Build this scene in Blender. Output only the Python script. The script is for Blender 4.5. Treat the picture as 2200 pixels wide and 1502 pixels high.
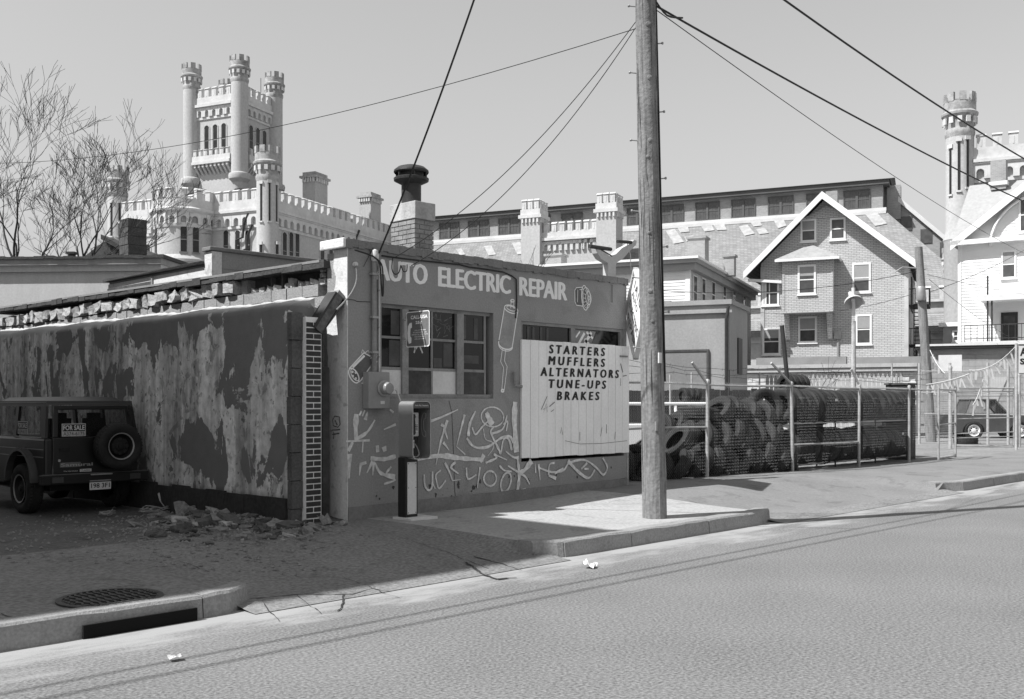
import bpy, math, random
from mathutils import Vector, Matrix
random.seed(7)
for o in list(bpy.data.objects): bpy.data.objects.remove(o)
SC = bpy.context.scene
COL = SC.collection
PI = math.pi
# ---------------------------------------------------------------- camera
# world: x runs along the street, y goes back into the lots, z is up; origin at the shop's left front corner
F = 2170.0; HZ = 865.0
CAM = (-8.05, -10.81, 1.72)
FW = (.7181, .6959); RT = (.6959, -.7181)
cd = bpy.data.cameras.new('camera'); cam = bpy.data.objects.new('camera', cd); COL.objects.link(cam)
cam.location = CAM
cam.rotation_euler = (PI / 2, 0, math.atan2(FW[1], FW[0]) - PI / 2)
cd.sensor_width = 36; cd.lens = 36 * F / 2200
cd.shift_y = (HZ - 751) / 2200
cd.clip_start = .1; cd.clip_end = 2000
SC.camera = cam
# ---------------------------------------------------------------- light
SUN_EL = math.radians(53); SH = math.radians(-21)          # the way shadows fall on the ground, in street axes
w = bpy.data.worlds.new('World'); SC.world = w; w.use_nodes = True
nt = w.node_tree; nt.nodes.clear()
sky = nt.nodes.new('ShaderNodeTexSky'); sky.sky_type = 'NISHITA'; sky.sun_disc = False
sky.sun_elevation = SUN_EL
sun_az = SH + PI                                          # direction towards the sun
sky.sun_rotation = PI / 2 - sun_az
sky.air_density = 7.0; sky.dust_density = 0.0; sky.ozone_density = 1.0
sep = nt.nodes.new('ShaderNodeSeparateColor')             # black and white film behind a yellow filter
m1 = nt.nodes.new('ShaderNodeMath'); m1.operation = 'MULTIPLY'; m1.inputs[1].default_value = .9
m2 = nt.nodes.new('ShaderNodeMath'); m2.operation = 'MULTIPLY_ADD'; m2.inputs[1].default_value = .1
bg = nt.nodes.new('ShaderNodeBackground'); bg.inputs['Strength'].default_value = .068
out = nt.nodes.new('ShaderNodeOutputWorld')
L = nt.links.new
L(sky.outputs[0], sep.inputs[0]); L(sep.outputs[0], m1.inputs[0]); L(sep.outputs[1], m2.inputs[0]); L(m1.outputs[0], m2.inputs[2])
L(m2.outputs[0], bg.inputs['Color']); L(bg.outputs[0], out.inputs['Surface'])
sd = bpy.data.lights.new('sun', 'SUN'); sun = bpy.data.objects.new('sun', sd); COL.objects.link(sun)
sd.energy = 5.0; sd.angle = math.radians(.53); sd.color = (1, 1, 1)
sv = Vector((math.cos(sun_az) * math.cos(SUN_EL), math.sin(sun_az) * math.cos(SUN_EL), math.sin(SUN_EL)))
sun.rotation_euler = sv.to_track_quat('Z', 'Y').to_euler()
sun.location = (-20, 10, 30)
SC.view_settings.view_transform = 'Standard'; SC.view_settings.look = 'None'
SC.view_settings.exposure = 0.5; SC.view_settings.gamma = 1
SC.render.engine = 'CYCLES'
SC.render.resolution_x = 1024; SC.render.resolution_y = 699

# ---------------------------------------------------------------- pixel helpers: a pixel is a direction, the touched plane gives the distance
def ray(px, py):
    a = (px - 1100) / F
    return Vector((FW[0] + RT[0] * a, FW[1] + RT[1] * a, (HZ - py) / F))
C0 = Vector(CAM)
def hit(px, py, p, n):
    d = ray(px, py); n = Vector(n); k = n.dot(Vector(p) - C0) / n.dot(d); return C0 + d * k
def onZ(px, py, z=.17): return hit(px, py, (0, 0, z), (0, 0, 1))
def onY(px, py, y=0): return hit(px, py, (0, y, 0), (0, 1, 0))
def onX(px, py, x=0): return hit(px, py, (x, 0, 0), (1, 0, 0))
def atD(px, py, d): return C0 + ray(px, py) * d
class Frame:
    """a building's own axes: x to the right along its front, y back"""
    def __init__(s, px, d, deg):
        v = C0 + ray(px, 865) * d; s.o = Vector((v.x, v.y, 0)); s.deg = deg; a = math.radians(deg)
        s.x = Vector((math.cos(a), math.sin(a), 0)); s.y = Vector((-math.sin(a), math.cos(a), 0)); s.rot = a
    def loc(s, p): q = p - s.o; return Vector((q.dot(s.x), q.dot(s.y), p.z))
    def Y(s, px, py, y=0): return s.loc(hit(px, py, s.o + s.y * y, s.y))
    def X(s, px, py, x=0): return s.loc(hit(px, py, s.o + s.x * x, s.x))
    def wp(s, x, y, z=0): return s.o + s.x * x + s.y * y + Vector((0, 0, z))

# ---------------------------------------------------------------- scene helpers
def tag(o, label=None, cat=None, group=None, kind=None):
    if label: o['label'] = label
    if cat: o['category'] = cat
    if group: o['group'] = group
    if kind: o['kind'] = kind
    return o
def thing(name, label, cat, loc=(0, 0, 0), rot=0, group=None):
    o = bpy.data.objects.new(name, None); COL.objects.link(o); o.empty_display_size = .2
    o.location = loc; o.rotation_euler = (0, 0, rot) if not isinstance(rot, (tuple, list)) else rot
    return tag(o, label, cat, group)
def link(name, me, parent=None, loc=None, rot=None):
    o = bpy.data.objects.new(name, me); COL.objects.link(o)
    if parent is not None: o.parent = parent
    if loc is not None: o.location = loc
    if rot is not None: o.rotation_euler = rot
    return o
def copy_tree(o, parent=None):
    c = o.copy(); COL.objects.link(c)
    if parent is not None: c.parent = parent
    for ch in list(o.children): copy_tree(ch, c)
    return c

class MB:
    def __init__(s): s.v = []; s.f = []; s.sm = []
    def quad(s, a, b, c, d): return s.poly([a, b, c, d])
    def poly(s, pts, smooth=False):
        n = len(s.v); s.v += [tuple(p) for p in pts]; s.f.append(tuple(range(n, n + len(pts)))); s.sm.append(smooth); return s
    def box(s, x0, x1, y0, y1, z0, z1, fn=None):
        if x0 > x1: x0, x1 = x1, x0
        if y0 > y1: y0, y1 = y1, y0
        if z0 > z1: z0, z1 = z1, z0
        n = len(s.v)
        p = [(x0, y0, z0), (x1, y0, z0), (x1, y1, z0), (x0, y1, z0), (x0, y0, z1), (x1, y0, z1), (x1, y1, z1), (x0, y1, z1)]
        if fn: p = [fn(*q) for q in p]
        s.v += p
        for f in ((0, 3, 2, 1), (4, 5, 6, 7), (0, 1, 5, 4), (1, 2, 6, 5), (2, 3, 7, 6), (3, 0, 4, 7)):
            s.f.append(tuple(n + i for i in f)); s.sm.append(False)
        return s
    def prism(s, pts, d):
        """closed outline pts (3D, planar) pushed along d"""
        d = Vector(d); n = len(s.v); k = len(pts); pts = [Vector(p) for p in pts]; nn = Vector((0, 0, 0))
        for i in range(k): nn += pts[i].cross(pts[(i + 1) % k])
        if nn.dot(d) < 0: pts = pts[::-1]
        s.v += [tuple(p) for p in pts] + [tuple(Vector(p) + d) for p in pts]
        s.f.append(tuple(range(n + k - 1, n - 1, -1))); s.sm.append(False)
        s.f.append(tuple(range(n + k, n + 2 * k))); s.sm.append(False)
        for i in range(k):
            j = (i + 1) % k; s.f.append((n + i, n + j, n + k + j, n + k + i)); s.sm.append(False)
        return s
    def tube(s, path, r, n=6, cap=True):
        path = [Vector(p) for p in path]; k = len(path)
        rs = r if isinstance(r, (list, tuple)) else [r] * k
        b = len(s.v); up = Vector((0, 0, 1))
        prev = None
        for i, p in enumerate(path):
            t = (path[min(i + 1, k - 1)] - path[max(i - 1, 0)])
            if t.length < 1e-9: t = Vector((0, 0, 1))
            t.normalize()
            if prev is None:
                a = t.cross(up)
                if a.length < .05: a = t.cross(Vector((1, 0, 0)))
            else:
                a = prev - t * prev.dot(t)
                if a.length < 1e-6: a = t.cross(up)
            a.normalize(); prev = a; c = t.cross(a)
            for j in range(n):
                q = 2 * PI * j / n; s.v.append(tuple(p + (a * math.cos(q) + c * math.sin(q)) * rs[i]))
        for i in range(k - 1):
            for j in range(n):
                j2 = (j + 1) % n
                s.f.append((b + i * n + j, b + i * n + j2, b + (i + 1) * n + j2, b + (i + 1) * n + j)); s.sm.append(n > 4)
        if cap:
            s.f.append(tuple(b + j for j in range(n - 1, -1, -1))); s.sm.append(False)
            s.f.append(tuple(b + (k - 1) * n + j for j in range(n))); s.sm.append(False)
        return s
    def lathe(s, prof, n=16, c=(0, 0, 0), ax='z', close=False, a0=0., a1=None, smooth=True):
        """prof: (radius, height) list"""
        b = len(s.v); k = len(prof); full = a1 is None; m = n if full else n + 1
        span = 2 * PI if full else a1 - a0
        for i in range(m):
            q = a0 + span * i / n; cs, sn = math.cos(q), math.sin(q)
            for (r, h) in prof:
                if ax == 'z': p = (c[0] + r * cs, c[1] + r * sn, c[2] + h)
                elif ax == 'x': p = (c[0] + h, c[1] + r * cs, c[2] + r * sn)
                else: p = (c[0] + r * sn, c[1] + h, c[2] + r * cs)
                s.v.append(p)
        kk = k if close else k - 1
        for i in range(n):
            i2 = (i + 1) % m
            for j in range(kk):
                j2 = (j + 1) % k
                s.f.append((b + i * k + j, b + i2 * k + j, b + i2 * k + j2, b + i * k + j2)); s.sm.append(smooth)
        return s
    def cyl(s, p0, p1, r, n=12, r1=None): return s.tube([p0, p1], [r, r if r1 is None else r1], n)
    def mesh(s, name, mat=None, fn=None, sharp=35):
        me = bpy.data.meshes.new(name)
        v = [fn(*q) for q in s.v] if fn else s.v
        me.from_pydata(v, [], s.f)
        if any(s.sm):
            me.polygons.foreach_set('use_smooth', s.sm); me.update()
            try: me.set_sharp_from_angle(angle=math.radians(sharp))
            except Exception: pass
        me.update()
        if mat: me.materials.append(mat)
        return me
    def build(s, name, mat=None, parent=None, loc=None, rot=None, fn=None, bevel=0):
        o = link(name, s.mesh(name, mat, fn), parent, loc, rot)
        if bevel:
            m = o.modifiers.new('bevel', 'BEVEL'); m.width = bevel; m.segments = 2; m.limit_method = 'ANGLE'
        return o
def struct(o): o['kind'] = 'structure'; return o

# ---------------------------------------------------------------- materials: all grey, procedural
_mats = {}
def grey(name, v, var=.25, scale=2.0, rough=.85, bump=.15, bscale=30., fine=.12, fscale=60., streak=0., spec=.3, metal=0., spots=0., sscale=6., spotv=None, ss=5.):
    if name in _mats: return _mats[name]
    m = bpy.data.materials.new(name); m.use_nodes = True; _mats[name] = m
    t = m.node_tree; N = t.nodes.new; K = t.links.new
    b = t.nodes['Principled BSDF']
    b.inputs['Roughness'].default_value = rough; b.inputs['Specular IOR Level'].default_value = spec; b.inputs['Metallic'].default_value = metal
    g = N('ShaderNodeNewGeometry')
    def noise(sc, det=5, dist=0., vec=None):
        n = N('ShaderNodeTexNoise'); n.inputs['Scale'].default_value = sc; n.inputs['Detail'].default_value = det; n.inputs['Distortion'].default_value = dist
        K(vec if vec is not None else g.outputs['Position'], n.inputs['Vector']); return n.outputs['Fac']
    def madd(a, mul, add):
        n = N('ShaderNodeMath'); n.operation = 'MULTIPLY_ADD'; K(a, n.inputs[0]); n.inputs[1].default_value = mul
        if isinstance(add, (int, float)): n.inputs[2].default_value = add
        else: K(add, n.inputs[2])
        return n.outputs[0]
    # value = v * (1 + var*(n1-.5)*2 + fine*(n2-.5)*2 ...)
    var *= 1.7; fine *= 2.0
    val = madd(noise(scale, 8), 2 * var, 1 - var)
    val = madd(noise(fscale * .45, 5), 2 * fine, val)
    val = madd(val, 1, -fine)
    if streak:
        mp = N('ShaderNodeMapping'); mp.inputs['Scale'].default_value = (ss, ss, .07 * ss); K(g.outputs['Position'], mp.inputs[0])
        val = madd(val, 1, madd(noise(1.0, 6, 0, mp.outputs[0]), 2 * streak, -streak))
    if spots:
        r = N('ShaderNodeMapRange'); K(noise(sscale, 8, .6), r.inputs[0]); r.inputs[1].default_value = .58; r.inputs[2].default_value = .66
        k = (spotv if spotv is not None else -.5)
        val = madd(r.outputs[0], k * spots, val)
    mul = N('ShaderNodeMath'); mul.operation = 'MULTIPLY'; mul.use_clamp = True; K(val, mul.inputs[0]); mul.inputs[1].default_value = v
    K(mul.outputs[0], b.inputs['Base Color'])
    if bump:
        bp = N('ShaderNodeBump'); bp.inputs['Strength'].default_value = bump; bp.inputs['Distance'].default_value = .02
        K(noise(bscale, 6), bp.inputs['Height']); K(bp.outputs[0], b.inputs['Normal'])
    return m
def glass(name, v=.03, rough=.06, alpha=1.0):
    if name in _mats: return _mats[name]
    m = bpy.data.materials.new(name); m.use_nodes = True; _mats[name] = m
    t = m.node_tree; b = t.nodes['Principled BSDF']
    n = t.nodes.new('ShaderNodeTexNoise'); n.inputs['Scale'].default_value = 2.5; g = t.nodes.new('ShaderNodeNewGeometry'); t.links.new(g.outputs['Position'], n.inputs['Vector'])
    r = t.nodes.new('ShaderNodeMapRange'); r.inputs[3].default_value = v * .5; r.inputs[4].default_value = v * 1.8; t.links.new(n.outputs['Fac'], r.inputs[0]); t.links.new(r.outputs[0], b.inputs['Base Color'])
    b.inputs['Roughness'].default_value = rough; b.inputs['Specular IOR Level'].default_value = .4; b.inputs['Alpha'].default_value = alpha
    return m
def brickmat(name, v1, v2, mortar, bw, bh, ms=.012, plane='auto', bump=.4, var=.2, off=.5):
    """courses on far walls; pattern in metres on the wall's own local x (or y) and z"""
    if name in _mats: return _mats[name]
    m = bpy.data.materials.new(name); m.use_nodes = True; _mats[name] = m
    t = m.node_tree; N = t.nodes.new; K = t.links.new; b = t.nodes['Principled BSDF']; b.inputs['Roughness'].default_value = .9; b.inputs['Specular IOR Level'].default_value = .15
    tc = N('ShaderNodeTexCoord'); sp = N('ShaderNodeSeparateXYZ'); K(tc.outputs['Object'], sp.inputs[0])
    ad = N('ShaderNodeMath'); ad.operation = 'ADD'; K(sp.outputs[0], ad.inputs[0]); K(sp.outputs[1], ad.inputs[1])
    cb = N('ShaderNodeCombineXYZ'); K(ad.outputs[0], cb.inputs[0]); K(sp.outputs[2], cb.inputs[1])
    br = N('ShaderNodeTexBrick'); K(cb.outputs[0], br.inputs['Vector']); br.inputs['Scale'].default_value = 1
    br.inputs['Color1'].default_value = (v1, v1, v1, 1); br.inputs['Color2'].default_value = (v2, v2, v2, 1); br.inputs['Mortar'].default_value = (mortar, mortar, mortar, 1)
    br.inputs['Brick Width'].default_value = bw; br.inputs['Row Height'].default_value = bh; br.inputs['Mortar Size'].default_value = ms; br.offset = off
    n = N('ShaderNodeTexNoise'); n.inputs['Scale'].default_value = 1.2; n.inputs['Detail'].default_value = 8; K(tc.outputs['Object'], n.inputs['Vector'])
    r = N('ShaderNodeMapRange'); K(n.outputs['Fac'], r.inputs[0]); r.inputs[3].default_value = 1 - var; r.inputs[4].default_value = 1 + var
    mx = N('ShaderNodeVectorMath'); mx.operation = 'MULTIPLY'; K(br.outputs['Color'], mx.inputs[0])
    c2 = N('ShaderNodeCombineXYZ'); [K(r.outputs[0], c2.inputs[i]) for i in range(3)]; K(c2.outputs[0], mx.inputs[1]); K(mx.outputs[0], b.inputs['Base Color'])
    bp = N('ShaderNodeBump'); bp.inputs['Strength'].default_value = bump; bp.inputs['Distance'].default_value = .02; bp.invert = True
    K(br.outputs['Fac'], bp.inputs['Height']); K(bp.outputs[0], b.inputs['Normal'])
    return m

# ---------------------------------------------------------------- lettering
def text_mesh(body, bold=0., shear=0., align='LEFT', spacing=1.0):
    c = bpy.data.curves.new('letters', 'FONT'); c.body = body; c.offset = bold; c.shear = shear; c.space_character = spacing; c.resolution_u = 3
    o = bpy.data.objects.new('letters', c); COL.objects.link(o)
    dg = bpy.context.evaluated_depsgraph_get(); me = bpy.data.meshes.new_from_object(o.evaluated_get(dg))
    bpy.data.objects.remove(o); bpy.data.curves.remove(c)
    return me
def letters(name, body, x0, x1, z0, z1, y, mat, parent, bold=.0, shear=0., axis='x', spacing=1.0, label=None, fat=0.):
    """fit a line of lettering into a rectangle on a wall facing -y (axis x) or -x (axis y, x0..x1 run along -y)"""
    me = text_mesh(body, bold, shear, spacing=spacing)
    xs = [v.co.x for v in me.vertices]; ys = [v.co.y for v in me.vertices]
    ax, bx, ay, by = min(xs), max(xs), min(ys), max(ys)
    for v in me.vertices:
        u = x0 + (v.co.x - ax) / (bx - ax) * (x1 - x0); q = z0 + (v.co.y - ay) / (by - ay) * (z1 - z0)
        v.co = (u, y, q) if axis == 'x' else (y, -u, q)
    if fat:   # heavier strokes: the same outlines laid side by side, each a hair proud of the last
        vs = [v.co.copy() for v in me.vertices]; fs = [tuple(p.vertices) for p in me.polygons]; n = len(vs); V = []; Fc = []
        for k, (dx, dz) in enumerate(((-fat, 0), (-fat / 2, -fat * .3), (0, fat * .3), (fat / 2, 0), (fat, 0))):
            V += [(c.x + dx, c.y - k * .0003, c.z + dz) if axis == 'x' else (c.x - k * .0003, c.y - dx, c.z + dz) for c in vs]; Fc += [tuple(i + n * k for i in f) for f in fs]
        me = bpy.data.meshes.new(name); me.from_pydata(V, [], Fc)
    me.materials.clear(); me.materials.append(mat); me.update()
    o = link(name, me, parent)
    if label: o['label'] = label
    return o
def ribbon(mb, pts, w, y, plane='y'):
    """a brush stroke: pts (u, z) on a wall, width per point or one width"""
    k = len(pts); ws = w if isinstance(w, (list, tuple)) else [w] * k
    Lp, Rp = [], []
    for i in range(k):
        a = Vector(pts[max(i - 1, 0)]); b = Vector(pts[min(i + 1, k - 1)]); t = b - a
        if t.length < 1e-9: t = Vector((1, 0))
        t.normalize(); n = Vector((-t.y, t.x)); p = Vector(pts[i])
        Lp.append(p + n * ws[i] / 2); Rp.append(p - n * ws[i] / 2)
    def P(q): return (q.x, y, q.y) if plane == 'y' else (y, q.x, q.y)
    for i in range(k - 1): mb.poly([P(Rp[i]), P(Rp[i + 1]), P(Lp[i + 1]), P(Lp[i])])
def smooth_path(pts, n=4):
    P = [Vector(p) for p in pts]; o = []
    for i in range(len(P) - 1):
        p0 = P[max(i - 1, 0)]; p1 = P[i]; p2 = P[i + 1]; p3 = P[min(i + 2, len(P) - 1)]
        for j in range(n):
            t = j / n
            o.append(.5 * ((2 * p1) + (p2 - p0) * t + (2 * p0 - 5 * p1 + 4 * p2 - p3) * t * t + (3 * p1 - p0 - 3 * p2 + p3) * t ** 3))
    o.append(P[-1]); return o
def sm01(t): t = max(0., min(1., t)); return t * t * (3 - 2 * t)
# ================================================================ SETTING: ground, road, pavement, kerbs
def roadmat():
    m = grey('road asphalt', .165, .14, .6, .9, .22, 110, .62, 95); t = m.node_tree; N = t.nodes.new; K = t.links.new; b = t.nodes['Principled BSDF']
    src = b.inputs['Base Color'].links[0].from_socket; g = N('ShaderNodeNewGeometry'); sp = N('ShaderNodeSeparateXYZ'); K(g.outputs['Position'], sp.inputs[0])
    n = N('ShaderNodeTexNoise'); n.inputs['Scale'].default_value = 1.6; n.inputs['Detail'].default_value = 10; n.inputs['Roughness'].default_value = .65; mp = N('ShaderNodeMapping'); mp.inputs['Scale'].default_value = (.5, 1.6, 1); K(g.outputs['Position'], mp.inputs[0]); K(mp.outputs[0], n.inputs['Vector'])
    a = N('ShaderNodeMath'); a.operation = 'MULTIPLY_ADD'; K(n.outputs['Fac'], a.inputs[0]); a.inputs[1].default_value = 2.6; K(sp.outputs[1], a.inputs[2])
    r = N('ShaderNodeMapRange'); r.interpolation_type = 'SMOOTHSTEP'; K(a.outputs[0], r.inputs[0]); r.inputs[1].default_value = -2.95; r.inputs[2].default_value = -2.2      # sand swept against the kerb
    mx = N('ShaderNodeMix'); mx.data_type = 'RGBA'; K(r.outputs[0], mx.inputs['Factor']); K(src, mx.inputs['A']); mx.inputs['B'].default_value = (.31, .31, .31, 1)
    # pale stones in the asphalt
    v = N('ShaderNodeTexVoronoi'); v.inputs['Scale'].default_value = 34; K(g.outputs['Position'], v.inputs['Vector']); q = N('ShaderNodeMapRange'); K(v.outputs['Distance'], q.inputs[0]); q.inputs[1].default_value = .0; q.inputs[2].default_value = .22; q.inputs[3].default_value = .4; q.inputs[4].default_value = 0
    w2 = N('ShaderNodeMapRange'); K(v.outputs['Color'], w2.inputs[0]); w2.inputs[1].default_value = .6; w2.inputs[2].default_value = .75; ml = N('ShaderNodeMath'); ml.operation = 'MULTIPLY'; K(q.outputs[0], ml.inputs[0]); K(w2.outputs[0], ml.inputs[1])
    m2 = N('ShaderNodeMix'); m2.data_type = 'RGBA'; K(ml.outputs[0], m2.inputs['Factor']); K(mx.outputs['Result'], m2.inputs['A']); m2.inputs['B'].default_value = (.5, .5, .5, 1)
    K(m2.outputs['Result'], b.inputs['Base Color']); return m
M_road = roadmat()
M_walk = grey('pavement concrete', .34, .12, .8, .9, .35, 60, .22, 50, spots=.4, sscale=2.2)
M_drive = grey('drive asphalt', .2, .2, .7, .92, .5, 70, .4, 60, spots=.4, sscale=2.5)
M_dirt = grey('lot dirt', .115, .35, .9, .95, .8, 25, .3, 40, spots=.5, sscale=4)
M_kerb = grey('kerb granite', .27, .15, 2.5, .85, .4, 70, .2, 90, spots=.3, sscale=7)
M_grnd = grey('far ground', .17, .25, .2, .95, .4, 4, .1, 20)
def dip(x):   # where the pavement drops to the road for a drive
    return max(sm01((x + 3.75) / .4) * sm01((.38 - x) / .3), sm01((x - 4.85) / .3) * sm01((11.85 - x) / .4))
def gz(x, y):
    """height of the walked-on ground in front of and between the buildings"""
    h = .17 - dip(x) * .15 * sm01((-y - 1.0) / 2.3) if y < 0 else .17
    h += .11 * sm01((x - 2) / 4) * sm01((y + 3.2) / 2.6) * sm01((16 - x) / 8)
    if y > 0 and x < 0: h -= .09 * sm01(y / 4)
    return h
def grid(name, x0, x1, y0, y1, nx, ny, fn, mat):
    b = MB()
    for j in range(ny + 1):
        for i in range(nx + 1):
            x = x0 + (x1 - x0) * i / nx; y = y0 + (y1 - y0) * j / ny; b.v.append((x, y, fn(x, y)))
    for j in range(ny):
        for i in range(nx):
            a = j * (nx + 1) + i; b.f.append((a, a + 1, a + nx + 2, a + nx + 1)); b.sm.append(True)
    return struct(b.build(name, mat))
def rnd(a, b): return random.uniform(a, b)
grid('ground', -400, 500, -300, 600, 30, 30, lambda x, y: -.12, M_grnd)
def road_z(x, y):
    h = .012 * math.sin(x * .6 + y) * 0
    h += .035 * sm01((y + 6.5) / 3.2) * 0
    return h
grid('road', -60, 140, -24, -3.36, 100, 12, lambda x, y: 0.0, M_road)
def walk_z(x, y): return gz(x, y) + .004 * math.sin(x * 2.3 + y * 3.1) * math.sin(y * 1.7)
sw = grid('pavement', .3, 4.9, -3.2, 0.02, 40, 30, walk_z, M_walk)
sl = grid('pavement_asphalt', -14, .3, -3.2, 0.02, 130, 40, walk_z, M_drive)
sr = grid('pavement_far', 4.9, 60, -3.2, 0.02, 200, 30, walk_z, grey('pavement worn concrete', .19, .16, .8, .9, .35, 60, .16, 50, spots=.4, sscale=2.2))
grid('dirt_lot', -14, .0, .02, 26, 60, 90, lambda x, y: gz(x, y) + .004 * math.sin(x * 2.3 + y * 3.1) * math.sin(y * 1.7) * sm01((.5 - y) / .5) + .02 * math.sin(x * 1.3 + y * 2.1) * math.sin(y * .9 + x) * sm01(y / .8) + .06 * sm01((x + 2.6) / 1.6) * sm01((2.8 - y) / 1.6) * sm01(y / .8), M_dirt)
grid('tyre_lot', 5.9, 60, .02, 44, 60, 44, lambda x, y: gz(x, 0) * sm01((4 - y) / 4) + .17 * (1 - sm01((4 - y) / 4)) - .004, grey('yard dirt', .22, .3, .6, .95, .6, 25, .2, 30, spots=.5, sscale=3))
# the drives' aprons between the kerb runs
def apron(x0, x1): return grid('drive_apron', x0, x1, -3.62, -3.2, 40, 5, lambda x, y: min(.04, walk_z(x, -3.2)) * sm01((y + 3.62) / .42) + .006, M_drive)
apron(-3.62, .3); apron(4.95, 11.75)
# kerb stones, each one a stone of its own
def kerb(name, xs, ends):
    k = bpy.data.objects.new(name, None); COL.objects.link(k); struct(k)
    for i in range(len(xs) - 1):
        a, c = xs[i] + .006, xs[i + 1] - .006; b = MB(); n = max(4, int((c - a) / .22)); pts = []
        for j in range(n + 1):
            x = a + (c - a) * j / n
            yf = -3.42 + ends(x); top = .185 + rnd(-.006, .006); fy = yf + rnd(-.007, .007)
            b.v += [(x, yf + .22, -.1), (x, yf + .22, top - .004), (x, fy + .02, top), (x, fy - .0, top - .02 + rnd(-.006, .004)), (x, fy - .025, -.1)]
        for j in range(n):
            for q in range(4): o = j * 5 + q; b.f.append((o, o + 1, o + 6, o + 5)); b.sm.append(False)
        b.f.append((4, 3, 2, 1, 0)); b.sm.append(False); e = n * 5; b.f.append((e, e + 1, e + 2, e + 3, e + 4)); b.sm.append(False)
        b.build('kerb_stone', M_kerb, k)
    return k
kerb('kerb', [-13, -10.9, -8.9, -7.1, -5.72, -3.98, -3.45], lambda x: .3 * sm01((x + 4.0) / .75) ** 2)
kerb('kerb', [.15, .42, 1.62, 3.3, 4.62, 5.05], lambda x: .25 * sm01((.55 - x) / .4) ** 2 + .12 * sm01((x - 4.5) / .6))
kerb('kerb', [11.6, 12.2, 13.9, 15.8, 17.7, 19.6, 21.5, 23.5, 25.5, 28, 31, 35, 40], lambda x: .3 * sm01((12.3 - x) / .7))

# cracks and joints in the pavement, laid as thin dark lines on the surface
M_crack = grey('crack grime', .035, .3, 5)
def crack(parent, pts, w_, name='crack', z=.17, jit=.012):
    R = random.Random(len(pts) * 13 + int(pts[0][0])); P = []
    for i in range(len(pts) - 1):
        a, c = onZ(*pts[i], z), onZ(*pts[i + 1], z); n = max(2, int((c - a).length / .08))
        P += [(a.lerp(c, j / n).x + R.uniform(-jit, jit), a.lerp(c, j / n).y + R.uniform(-jit, jit)) for j in range(n)]
    e = onZ(*pts[-1], z); P.append((e.x, e.y)); b = MB()
    for i in range(len(P) - 1):
        a, c = Vector(P[i]), Vector(P[i + 1]); t = (c - a).normalized(); q = Vector((-t.y, t.x)) * w_ * R.uniform(.12, .5)
        b.poly([(v.x, v.y, walk_z(v.x, v.y) + .005 if v.y > -3.2 else .006 + walk_z(v.x, -3.2) * sm01((v.y + 3.62) / .42) + .003) for v in (a - q, c - q, c + q, a + q)])
    return b.build(name, M_crack, parent)
crack(sl, [(530, 1252), (640, 1243), (760, 1238), (800, 1228), (840, 1232)], .02); crack(sl, [(740, 1240), (735, 1262), (725, 1270)], .02); crack(sl, [(560, 1255), (600, 1290)], .012); crack(sl, [(640, 1245), (690, 1275)], .01); crack(sl, [(430, 1195), (600, 1180), (760, 1165)], .008); crack(sl, [(330, 1190), (450, 1215)], .008)
crack(sl, [(740, 1210), (860, 1245)], .01); crack(sl, [(860, 1150), (960, 1165), (1050, 1190)], .01); crack(sl, [(1000, 1180), (1040, 1200), (1070, 1208), (1110, 1205)], .05); crack(sl, [(1020, 1170), (1080, 1182), (1120, 1190)], .03); crack(sl, [(480, 1250), (475, 1275)], .015)
crack(sl, [(0, 1318), (50, 1335)], .01); crack(sl, [(780, 1150), (900, 1135), (1040, 1122)], .006)
crack(sw, [(1440, 1101), (1540, 1103), (1600, 1106)], .006, 'joint', jit=.002); crack(sw, [(1300, 1126), (1480, 1122), (1500, 1118)], .007, 'joint'); crack(sr, [(1460, 1075), (1540, 1085), (1600, 1092)], .012); crack(sr, [(1600, 1048), (1760, 1040), (1900, 1030)], .006)
# ================================================================ THE AUTO ELECTRIC SHOP
M_paint = grey('shop wall paint', .27, .1, 1.2, .8, .3, 45, .12, 90, streak=.06, spots=.35, sscale=1.6, spotv=-.35)
M_side = grey('pier whitewash', .62, .12, 1.5, .9, .4, 30, .12, 60, spots=.6, sscale=5)
M_cope = grey('coping concrete', .2, .2, 3, .9, .5, 40, .15, 60)
M_sign = grey('sign painter white', .82, .06, 2, .6, .05, 60, .05, 80)
M_line = grey('sign painter grey', .5, .1, 3, .7, .05, 60, .1, 80)
M_black = grey('black enamel', .018, .2, 3, .5, .05, 40, .1, 60)
M_frame = grey('window frame paint', .24, .25, 4, .75, .3, 50, .15, 70)
M_glass = glass('shop window glass', .012, .12)
M_wood = grey('stained plywood', .07, .4, 3, .85, .3, 20, .2, 40, streak=.3)
M_pale = grey('pale board', .6, .08, 3, .85, .15, 50, .08, 60)
M_block = grey('concrete block', .3, .18, 2.2, .95, .7, 60, .25, 90)
M_tar = grey('roof tar', .06, .35, 3, .85, .6, 30, .25, 50)
M_tile = grey('broken clay tile', .36, .22, 2.5, .95, .9, 25, .25, 60, spots=.5, sscale=8)
M_metal = grey('galvanised metal', .35, .15, 5, .5, .1, 40, .1, 60, metal=.5)
M_dkmetal = grey('dark metal', .05, .3, 5, .55, .15, 40, .15, 60, metal=.3)

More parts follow.
